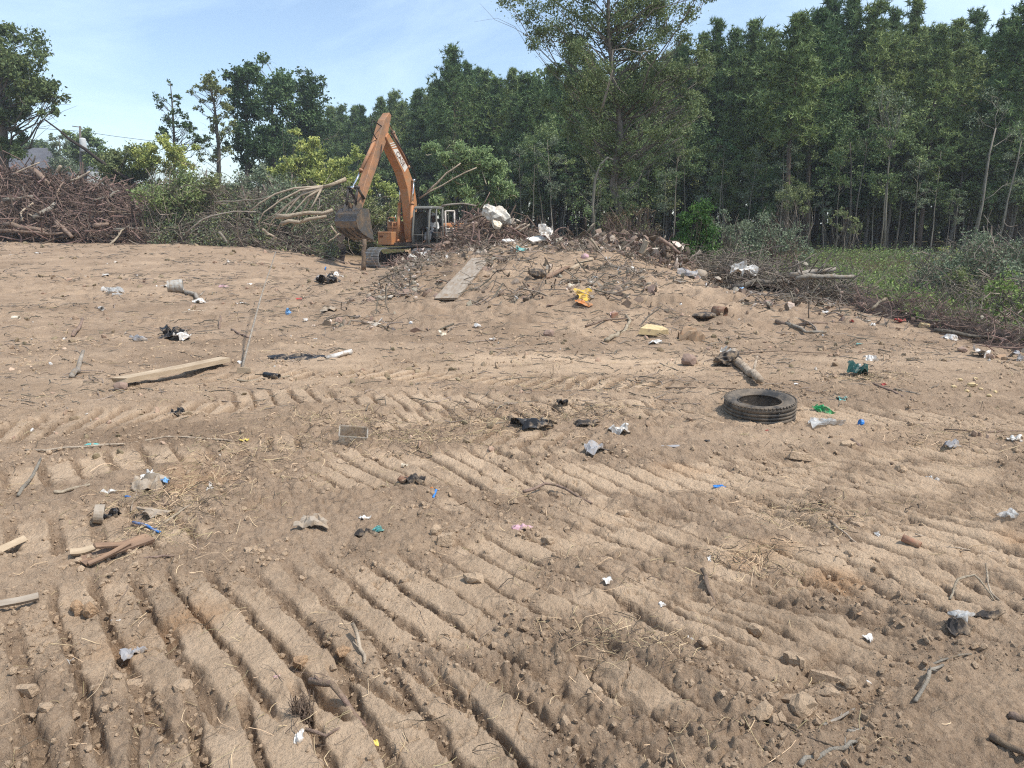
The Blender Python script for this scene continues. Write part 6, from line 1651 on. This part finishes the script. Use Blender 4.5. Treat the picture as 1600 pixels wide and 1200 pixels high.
# right middle ground
item("stone", "round clod left of the splintered log behind the tyre", "clod", lump(.2, .17, .15, 37), 1075, 575, RUB_BROWN, smooth=False)
item("root_knot", "dark splintered root end of the broken log behind the tyre", "root", lump(.34, .22, .2, 38, 3, .22), 1138, 575, DKRAG, .3)
item("rag", "white rag caught in the splintered root behind the tyre", "rag", crumple(.12, .12, .12, 39), 1130, 570, WHITE_P, .3, (.8, .2), lift=.1)
item("bag", "dark green plastic bag in weeds, right of the tyre", "bag", crumple(.24, .2, .18, 40, 12), 1336, 584, DKGREEN_P, .4, (.3, .2))
item("paper", "white scrap in the dark green bag", "paper", crumple(.07, .05, .06, 41), 1339, 584, WHITE_P, .5, (.6, 0), lift=.07)
item("bottle_shard", "bright green curved bottle piece right of the tyre", "bottle", crumple(.16, .08, .07, 42), 1285, 645, GREEN_P, -.8, (.3, .4))
item("plastic_scrap", "white and green plastic scrap behind the bright green bottle piece", "plastic", crumple(.09, .09, .05, 43), 1314, 627, TEAL_P, .6)
item("plastic_scrap", "small red scrap right of the dark green bag", "plastic", crumple(.06, .05, .04, 44), 1379, 604, RED_P, .6)
item("blue_disc", "blue bottle cap lying right of the clear plastic sheet", "cap", roll([(0, 0), (.032, 0), (.032, .025), (0, .025)], 12), 1340, 666, BLUE_P, 0, (.5, .2))
item("plastic_sheet", "clear crumpled plastic sheet below the tyre", "plastic", crumple(.26, .16, .07, 45, 12), 1284, 668, CLEAR, .2)
item("plastic_scrap", "tiny red scrap below the tyre", "plastic", crumple(.035, .035, .02, 46), 1198, 675, RED_P)
item("plastic_scrap", "tiny green scrap above the dark green bag", "plastic", crumple(.08, .05, .04, 47), 1342, 540, TEAL_P)
item("rag", "white lump behind the dark green bag", "rag", crumple(.15, .12, .09, 48), 1360, 565, WHITE_P)
item("plastic_scrap", "red plastic scrap at the rim of the clearing, right", "plastic", crumple(.16, .12, .08, 49), 1405, 506, RED_P, .4)
item("slab", "pale yellow slab at the rim of the clearing, right", "slab", shard(.3, .22, .08, 70), 1446, 514, STONE2, .3, (.2, 0))
item("bag", "white plastic bag at the rim of the clearing, right of the pale yellow slab", "bag", crumple(.2, .16, .12, 71), 1484, 530, WHITE_P)
item("bag", "white torn plastic with cardboard at the right edge, left piece", "plastic", crumple(.30, .2, .13, 72), 1535, 559, WHITE_P, .5, (.4, .2))
item("bag", "white torn plastic at the right edge, right piece", "plastic", crumple(.22, .16, .12, 73), 1588, 566, GREY_BAG, .5, (.4, .2))
item("cardboard", "brown cardboard piece between the white torn plastics at right", "cardboard", shard(.2, .16, .05, 74), 1558, 562, BROWN_C, .3, (.5, 0))
item("stone", "dark stone at the rim of the clearing below the white plastic bag", "stone", lump(.13, .1, .08, 75), 1503, 551, RUB_BROWN)
for k, (px, py, w, lab, mm) in enumerate([(1190,474,.2,"white scrap below the right-hand logs, left",WHITE_P),(1160,478,.1,"pale scrap in the rough ground under the logs",CREAM_P),(1268,460,.22,"pale card by the right-hand twig heap",CREAM_P),(1288,490,.12,"white scrap right of the three sticks",WHITE_P),(1362,517,.12,"white scrap right of the three sticks, nearer the rim",WHITE_P),(1330,515,.06,"tiny red and white scrap right of the three sticks",RED_P),(1345,505,.12,"pale bone-like scrap near the twig heap",CREAM_P)]):
    item("paper", lab, "paper", crumple(w, w * .6, .05, 80 + k), px, py, mm, k)
item("stone", "largest pale stone among the stones at right", "stone", lump(.1, .08, .05, 90), 1518, 605, STONE2)
for k, (px, py) in enumerate([(1500,598),(1532,610),(1545,622),(1510,618),(1555,613),(1524,596),(1490,607)]):
    item("stone", "small pale stone among the stones near the right edge", "stone", lump(.055, .045, .03, 91 + k, 1), px, py, STONE2, k, group="small pale stones near the right edge")
# the middle
item("bag", "white crumpled bag in the middle, right of the black torn sheet", "bag", crumple(.15, .12, .10, 100, 12), 967, 681, WHITE_P, .3, (.3, 0))
item("rag", "grey and white rags below the white crumpled bag", "rag", crumple(.15, .13, .07, 101), 929, 708, GREY_BAG, .4)
item("torn_sheet", "black torn plastic sheet among straw in the middle", "plastic", crumple(.32, .14, .09, 102, 14), 838, 669, BLACK_P, .1)
item("torn_sheet", "dark rag left of the black torn sheet, in the straw", "rag", crumple(.2, .14, .1, 103), 790, 655, DKRAG, .7)
item("torn_sheet", "dark hollow rag right of the black torn sheet", "rag", crumple(.2, .1, .06, 104), 918, 667, DKRAG, .2)
item("plastic_scrap", "black scrap upright in the far track marks", "plastic", crumple(.09, .05, .08, 105), 878, 637, BLACK_P)
m = MB()
for a, b_, c in (((0, 0, .05), (.20, .004, .1), 0), ((0, .13, .05), (.20, .004, .1), 0), ((-.1, .065, .05), (.004, .13, .1), 0), ((.1, .065, .05), (.004, .13, .1), 0), ((0, .065, .004), (.20, .13, .004), 0), ((0, -.004, .1), (.216, .01, .008), 0), ((0, .136, .1), (.216, .01, .008), 0), ((-.105, .066, .1), (.008, .136, .008), 0), ((.105, .066, .1), (.008, .136, .008), 0)): m.box(a, b_)
p = P_on(550, 698); o = m.build("plastic_tub", CLEAR_D, None, bevel=.002); o.location = p + np.array([0, 0, -.045]); o.rotation_euler = (.35, .14, .2); o["label"] = "clear dirty plastic food tub half buried in the soil, left of the middle"; o["category"] = "tub"
item("rag", "dark brown crushed can and rag below the clear tub", "rag", crumple(.12, .07, .06, 106), 650, 756, DKRAG, -.4)
item("stone", "reddish round lump beside the dark rag below the clear tub", "stone", lump(.07, .06, .05, 107), 630, 753, RUST)
item("tube", "small blue tube standing in the soil, middle", "tube", tube_shape(.008, .06), 680, 776, BLUE_P, 1.2, (0, -.7))
item("plastic_scrap", "tiny orange scrap beside the small blue tube", "scrap", crumple(.018, .015, .01, 108), 675, 770, ORANGE_P)
item("paper", "small cream scrap left of the small blue tube", "paper", crumple(.04, .03, .02, 109), 632, 727, CREAM_P)
item("cup", "teal plastic cup piece with a black rag, left of centre", "cup", crumple(.06, .04, .045, 110), 588, 832, TEAL_P, .6, (.5, .2))
item("rag", "black rag beside the teal cup piece", "rag", crumple(.11, .07, .04, 111), 572, 836, DKRAG)
item("paper", "grey-white scrap above the black rag and teal cup piece", "paper", crumple(.06, .045, .03, 112), 570, 815, WHITE_P)
item("rag", "half-buried grey rags left of the teal cup piece", "rag", crumple(.16, .1, .06, 113), 490, 826, GREY_C)
item("rag", "pink and white rag in the grooves, middle", "rag", crumple(.1, .045, .035, 114), 816, 832, PINK_P, .1)
item("cardboard", "brown card flap between grooves with a pale edge, right of centre", "cardboard", crumple(.12, .06, .04, 115), 1094, 777, CREAM_P, .2, (.3, 0))
item("label_strip", "blue plastic strip beside the brown card flap", "plastic", crumple(.075, .018, .015, 116), 1123, 764, BLUE_P, .1)
item("plastic_film", "pale violet film half buried right of the grey rags", "plastic", crumple(.2, .05, .02, 117), 1055, 703, GREY_BAG)
item("plastic_scrap", "small black scrap beside the pale violet film", "plastic", crumple(.04, .03, .02, 118), 1104, 694, BLACK_P)
# left foreground
item("rag", "dirty white and grey rag bundle, left foreground", "rag", crumple(.2, .13, .1, 119, 12), 236, 763, GREY_C, .2)
item("rag", "white twisted cloth on the rag bundle, left foreground", "cloth", crumple(.09, .05, .07, 120), 232, 752, WHITE_P, .8, lift=.02)
item("plastic_scrap", "blue and white packet on the rag bundle", "packet", crumple(.07, .04, .03, 121), 257, 762, LBLUE, -.5, lift=.03)
item("ribbon", "thin white ribbons left of the rag bundle", "ribbon", crumple(.1, .05, .04, 122), 168, 775, WHITE_P, .6)
item("plastic_scrap", "small bright blue scrap above the blue rope", "plastic", crumple(.035, .014, .012, 123), 201, 782, BLUE_P)
item("cardboard", "curled grey card flap right of the blue rope", "cardboard", crumple(.17, .11, .06, 124, 12), 243, 804, GREY_C, .5, (.2, .3))
item("cup", "half-buried grey plastic ring, left foreground", "cup", roll([(.040, 0), (.052, 0), (.056, .05), (.052, .05), (.040, 0)], 20, True), 145, 815, GREY_C, .4, (0, .2))
item("plastic_scrap", "black scrap between the grey ring and the curled card flap", "plastic", crumple(.08, .06, .05, 125), 178, 807, BLACK_P)
item("ribbon", "white twisted strip standing right of the rag bundle", "ribbon", crumple(.03, .1, .05, 126), 329, 768, WHITE_P, .1, (.4, 0))
me, b_ = log_mesh([P_on(208, 815, .02), P_on(228, 824, .02), P_on(250, 834, .012)], .0075, .0075, BLUE_P, 300); me.name = "rope"; thing("rope", "bright blue rope piece in the left foreground", "rope", b_, data=me)
item("plastic_scrap", "pale green film on the long pale cane", "plastic", crumple(.1, .03, .015, 127), 145, 697, TEAL_P, .1)
item("leaf", "yellow leaf scrap at the right end of the long pale cane", "leaf", crumple(.06, .03, .02, 128), 382, 693, LEAFY, .2)
item("plastic_scrap", "black and white torn shell in the left track marks", "plastic", crumple(.12, .05, .06, 129), 277, 648, BLACK_P)
item("bag", "pale grey plastic pressed into a groove, lower left", "bag", crumple(.085, .07, .035, 130), 206, 1012, GREY_BAG, .8)
item("plastic_scrap", "clear scrap in the soil left of the pale grey plastic", "plastic", crumple(.05, .05, .02, 131), 105, 1022, CLEAR)
# foreground
item("paper", "white torn paper in the lower foreground below the stout stick", "paper", crumple(.028, .04, .025, 132), 468, 1156, WHITE_P, .3, (.4, 0))
item("leaf", "yellow leaf in the lower foreground", "leaf", crumple(.022, .026, .01, 133), 585, 1155, LEAFY, .3, (.5, 0))
item("shell", "tiny pink shell on the lower left soil", "shell", crumple(.02, .014, .006, 134), 432, 1058, PINK_P)
item("paper", "white rectangular scrap in the right foreground grooves", "paper", crumple(.04, .065, .02, 135), 1083, 986, WHITE_P, .3, (.4, 0))
item("paper", "white triangular scrap in the right foreground", "paper", crumple(.045, .035, .015, 136), 1359, 991, WHITE_P, .6, (.4, 0))
item("paper", "small white oval scrap on a groove, right of centre", "paper", crumple(.024, .028, .012, 137), 1034, 944, WHITE_P, .6, (.4, 0))
item("paper", "pair of white flakes high on a groove, centre", "paper", crumple(.04, .035, .012, 138), 950, 909, WHITE_P, .6, (.4, 0))
item("paper", "slim white flake upright between grooves, right of centre", "paper", crumple(.014, .035, .012, 139), 1108, 876, WHITE_P, .2, (.9, 0))
item("paper", "small white flake near the lower right twigs", "paper", crumple(.018, .016, .008, 140), 1357, 1061, WHITE_P)
item("paper", "white scrap right of the brown card flap", "paper", crumple(.03, .045, .015, 141), 1208, 741, WHITE_P, .2, (.6, 0))
item("paper", "white crumpled paper in the dark soil at right", "paper", crumple(.07, .065, .05, 142), 1458, 745, WHITE_P)
item("cup", "small white cup piece above the red tube", "cup", crumple(.022, .04, .02, 143), 1372, 832, WHITE_P, .2, (.6, 0))
item("cup", "clear plastic cup at the right edge of the grooves", "cup", crumple(.085, .06, .05, 199), 1577, 814, CLEAR, .2)
item("bag", "pale crumpled film upper right in the grooves", "plastic", crumple(.12, .07, .05, 144), 1487, 699, GREY_BAG, .4)
item("plastic_scrap", "deep blue scrap near the right edge", "plastic", crumple(.03, .035, .02, 145), 1563, 711, BLUE_P)
item("bag", "pale film at the right edge above the deep blue scrap", "plastic", crumple(.1, .06, .04, 146), 1585, 693, WHITE_P)
item("tube", "red cardboard tube lying in the right foreground", "tube", tube_shape(.020, .09), 1422, 852, TERRA, -.75, (0, .2), smooth=True)
item("shard", "brown triangular card standing up in the right foreground", "cardboard", shard(.07, .055, .006, 147, 4), 1345, 952, BROWN_C, .4, (1.0, .1))
item("cloth", "faded purple cloth half buried in the right foreground", "cloth", crumple(.13, .07, .025, 148), 1486, 925, PURPLE_P, .2)
item("can", "dark crushed can with clear plastic, right foreground", "can", crumple(.10, .08, .055, 149), 1496, 986, DKRAG, .4)
item("plastic_film", "clear film on the dark crushed can", "plastic", crumple(.09, .06, .04, 150), 1500, 980, CLEAR, .4, lift=.03)
item("shoe_sole", "dark curved sole-like strip right of the dark crushed can", "strip", crumple(.12, .03, .03, 151), 1545, 966, DKRAG, .2)
item("leaf", "pale dry leaf in the grooves below the centre", "leaf", crumple(.03, .05, .012, 152), 995, 1043, CREAM_P, .5)
item("leaf", "white dry leaf near the left foreground edge", "leaf", crumple(.045, .012, .008, 153), 183, 966, WHITE_P, .2)
r_ = np.random.default_rng(154); k = 150; p = P_on(470, 1112)
D = np.c_[r_.normal(size=k) * .28, r_.normal(size=k) * .28, np.ones(k)]; L = r_.uniform(.05, .15, k)
v, f = strands(np.c_[r_.normal(size=k) * .016, r_.normal(size=k) * .016, L * .42], D, L, r_.uniform(.0012, .004, k), .12, 3, 4, .4, 155)
thing("root_tuft", "tuft of dry root fibres standing in the foreground left of the stout stick", "root", p, data=np_mesh("root_tuft", v, f, [LOG_BROWN]))

# broken plates and blocks of dry clay that can be told apart
CLODS = [(1290,1045,.20,.06,.05,"longest broken block of clay in the right foreground"),(1245,1030,.10,.05,.04,"block of clay at the left end of the longest block"),(1256,1112,.07,.09,.05,"upright pale clay slab in the right foreground"),(1238,1092,.06,.05,.03,"dark-edged clay plate behind the upright pale slab"),(1298,1080,.08,.04,.03,"flat clay block below the longest block"),(1190,1126,.05,.07,.04,"clay plate standing on edge left of the upright pale slab"),(1208,1132,.05,.05,.03,"small clay plate beside the one standing on edge"),(1330,1062,.05,.05,.04,"rounded clay clod at the right end of the longest block"),
 (697,850,.10,.12,.06,"large smooth clay block at the head of a groove, centre"),(680,838,.06,.07,.05,"clay block left of the large smooth block"),(742,905,.09,.07,.04,"cracked clay plate below the large smooth block"),(856,844,.07,.05,.04,"pale clay lump right of the pink rag"),(975,800,.06,.05,.04,"pale clay lump high on the right grooves"),(205,1058,.09,.07,.025,"pale flat stone plate in the lower left foreground"),(40,1078,.14,.09,.04,"broad clay slab at the lower left edge"),(285,1072,.06,.06,.03,"clay plate right of the pale flat stone plate"),(70,1108,.05,.04,.03,"round clod near the bottom left corner"),(140,960,.07,.05,.05,"red-brown clay clod at left"),(125,955,.05,.05,.05,"dark red-brown clod beside the red-brown clay clod"),(470,1030,.05,.05,.04,"orange clay clod in the lower left grooves"),(535,1010,.06,.05,.03,"orange clay patch clod right of the lower left grooves"),
 (385,865,.11,.09,.02,"flat round earth plate left of centre"),(1325,700,.16,.05,.05,"smooth clay ridge piece upper right"),(1250,715,.2,.06,.05,"longest smooth clay ridge piece upper right"),(1405,735,.08,.06,.05,"brown clod at the end of the half-buried stem"),(1100,1000,.05,.04,.03,"dark clod left of the white rectangular scrap"),(1180,985,.06,.05,.04,"clay clod right of the white rectangular scrap"),(1340,815,.07,.05,.03,"flat clod on the right grooves"),(1300,840,.08,.06,.05,"large round clod left of the pale root"),(930,1075,.05,.04,.03,"clod in the lower middle grooves")]
def soil_attrs(me, pack, clay=0.0):
    for nm, vv in (("pack", pack), ("groove_and_damp", 0.0), ("clay", clay), ("litter", 0.0)):
        q = me.attributes.new(nm, 'FLOAT', 'POINT'); q.data.foreach_set("value", np.full(len(me.vertices), vv, np.float32))
for k, (px, py, w, l, t, lab) in enumerate(CLODS):
    sh = shard(w, l, t, 400 + k, 9) if w > .09 else lump(w * 1.1, l * 1.1, t * 1.4, 400 + k, 2, .16)
    o = item("clay_clod", lab, "clod", sh, px, py, SOIL, random.uniform(-.8, .3), (random.uniform(-.25, .35), random.uniform(-.3, .3)), lift=-.010)
    soil_attrs(o.data, .75, 1.0 if k in (17, 18, 19, 20) else .0)

# churned debris over the mound, too mixed up to count
def mound_debris():
    r = np.random.default_rng(61); n = 6200
    y = r.uniform(11, 21, n); x = r.uniform(-3.2, 6.4, n)
    k = fbm(x / 1.2, y / 1.2, 4, 62) + .09 * (y - 14.9) + r.normal(size=n) * .2 > .10; x, y = x[k], y[k]; n = len(x); z = gz(x, y)
    t = r.uniform(0, 1, n); parts = []
    for lo, hi, mi, sz in ((0, .22, 1, .12), (.22, .50, 2, .15), (.50, .56, 3, .08)):
        q = (t >= lo) & (t < hi); tV, tF = ico(1, 63 + mi, .42)
        parts.append((*scatter(tV * np.array([1, .65, .3]), tF, np.c_[x, y, z + .02][q], r.uniform(.15, 1, q.sum()) ** 2.2 * sz, 64 + mi), mi))
    q = t >= .56; m_ = q.sum(); D = np.c_[r.normal(size=m_), r.normal(size=m_) * .6, r.normal(size=m_) * .3]
    parts.append((*strands(np.c_[x, y, z + .03][q], D, r.uniform(.1, .9, m_), r.uniform(.004, .018, m_), .14, 4, 3, .5, 66), 0))
    V, F, M = join_np(parts)
    link("mound_debris", np_mesh("mound_debris", V, F, [TWIG, RUB_PAL, RUB_BROWN, WHITE_P], M), kind="stuff")
mound_debris()

# ------------------------------------------------------------------ what nobody could count: crumbs, straw, twigs, chips
def spread(n, y0, y1, seed, power=1.0, half=0.62):
    r = np.random.default_rng(seed)
    y = y0 * (y1 / y0) ** (r.uniform(0, 1, n) ** power); x = r.uniform(-1, 1, n) * (y * half + .8)
    return x, y, r
def crumbs():
    parts = []
    x, y, r = spread(60000, 1.5, 11, 31, 1.15)
    dens = fbm(x / .55, y / .55, 4, 301); pk = surface(x, y)
    keep = (dens + .55 * (1 - pk[1]) + .35 * pk[2] + r.normal(size=len(x)) * .10 > .42); x, y, z = x[keep], y[keep], pk[0][keep]
    S = (.0028 + .017 * r.uniform(0, 1, len(x)) ** 8) * (.8 + y * .08)
    for k in range(3):
        tV, tF = ico(1, 310 + k, .28); s = np.arange(len(x)) % 3 == k
        parts.append((*scatter(tV, tF, np.c_[x, y, z + S * .15][s], S[s], 320 + k, (.6, 1.0)), 0))
    V, F, M = join_np(parts)
    me = np_mesh("soil_crumbs", V, F, [SOIL], M)
    soil_attrs(me, .72)
    link("soil_crumbs", me, kind="stuff")
crumbs()
STRAW = mat("dry_straw", (.58, .45, .27), .8, col2=(.40, .30, .17), scale=3, island=.35)
ROOTLET = mat("dark_rootlets", (.15, .11, .08), .9, col2=(.09, .07, .05), scale=3, island=.4)
CHIP = mat("wood_chips", (.46, .36, .24), .85, col2=(.24, .17, .11), scale=6, island=.5)
def fibres():
    clusters = [(760,650,.7),(690,680,.6),(830,660,.6),(640,690,.5),(260,790,.4),(310,770,.5),(1250,800,.35),(1350,590,.5),(980,1000,.3),(330,720,.8),(450,700,.6),(860,600,.9),(540,660,.7),(250,830,.25),(1180,870,.3),(1500,690,.6),(930,640,.5)]
    X, Y = [], []
    r = np.random.default_rng(41)
    for px, py, w in clusters:
        c = at(px, py); n = 170
        X.append(c[0] + r.normal(size=n) * w * .5); Y.append(c[1] + r.normal(size=n) * w * .35)
    x, y, _ = spread(4200, 1.6, 20, 42, .9)
    k = fbm(x / .9, y / .9, 3, 43) + r.normal(size=len(x)) * .2 > .02
    X.append(x[k]); Y.append(y[k])
    x = np.concatenate(X); y = np.concatenate(Y); y = np.maximum(y, 1.4); n = len(x)
    z = gz(x, y)
    a = r.uniform(0, 6.28, n); D = np.c_[np.cos(a), np.sin(a), r.normal(size=n) * .22]
    L = r.uniform(.04, .22, n) * (.55 + y * .07).clip(.6, 1.8); R = r.uniform(.0007, .0016, n) * (.7 + y * .17).clip(.9, 4)
    s = r.uniform(0, 1, n) < .62
    parts = [(*strands(np.c_[x, y, z + .008][s], D[s], L[s], R[s], .18, 3, 4, .6, 44), 0), (*strands(np.c_[x, y, z + .006][~s], D[~s], L[~s] * 1.2, R[~s] * 1.3, .22, 3, 4, .4, 45), 1)]
    V, F, M = join_np(parts)
    link("dry_straw", np_mesh("dry_straw", V, F, [STRAW, ROOTLET], M), kind="stuff")
fibres()
CLOD_FAR = mat("dry_clods", (.34, .25, .165), .95, col2=(.22, .155, .10), scale=5, island=.3)
def far_litter():
    """twigs, chips and stones strewn over the farther ground"""
    r = np.random.default_rng(51)
    x, y, _ = spread(8500, 6.0, 38, 52, .75, .7)
    k = (x < 6.6) & (fbm(x / 2.2, y / 2.0, 4, 53) + r.normal(size=len(x)) * .22 > -.05) & ((y < 21) | (x < -3)); x, y = x[k], y[k]; n = len(x); z = gz(x, y)
    a = r.normal(size=n) * .7; D = np.c_[np.cos(a), np.sin(a), r.normal(size=n) * .10]
    L = r.uniform(.06, .5, n) * (.45 + y * .045).clip(.5, 1.5); R = r.uniform(.0025, .008, n) * (.5 + y * .06)
    parts = [(*strands(np.c_[x, y, z + R * .6], D, L, R, .1, 4, 3, .6, 54), 0)]
    x, y, _ = spread(8500, 5.0, 40, 55, .8, .7)
    k = (x < 6.6) & (fbm(x / 1.6, y / 1.6, 4, 56) + r.normal(size=len(x)) * .12 > .10) & ((y < 21) | (x < -3)); x, y = x[k], y[k]; n = len(x); z = gz(x, y)
    S = r.uniform(.15, 1, n) ** 3.5 * .085 * (.35 + y * .055); tV, tF = ico(1, 57, .35)
    t = r.uniform(0, 1, n)
    for lo, hi, mi in ((0, .80, 1), (.80, .94, 2), (.94, 1.0, 3)):
        s = (t >= lo) & (t < hi); parts.append((*scatter(tV * np.array([1, .7, .4]), tF, np.c_[x, y, z + S * .1][s], S[s] * (1 if mi == 1 else .6), 58 + mi), mi))
    V, F, M = join_np(parts)
    link("ground_litter", np_mesh("ground_litter", V, F, [TWIG, CLOD_FAR, CHIP, WHITE_P], M), kind="stuff")
far_litter()
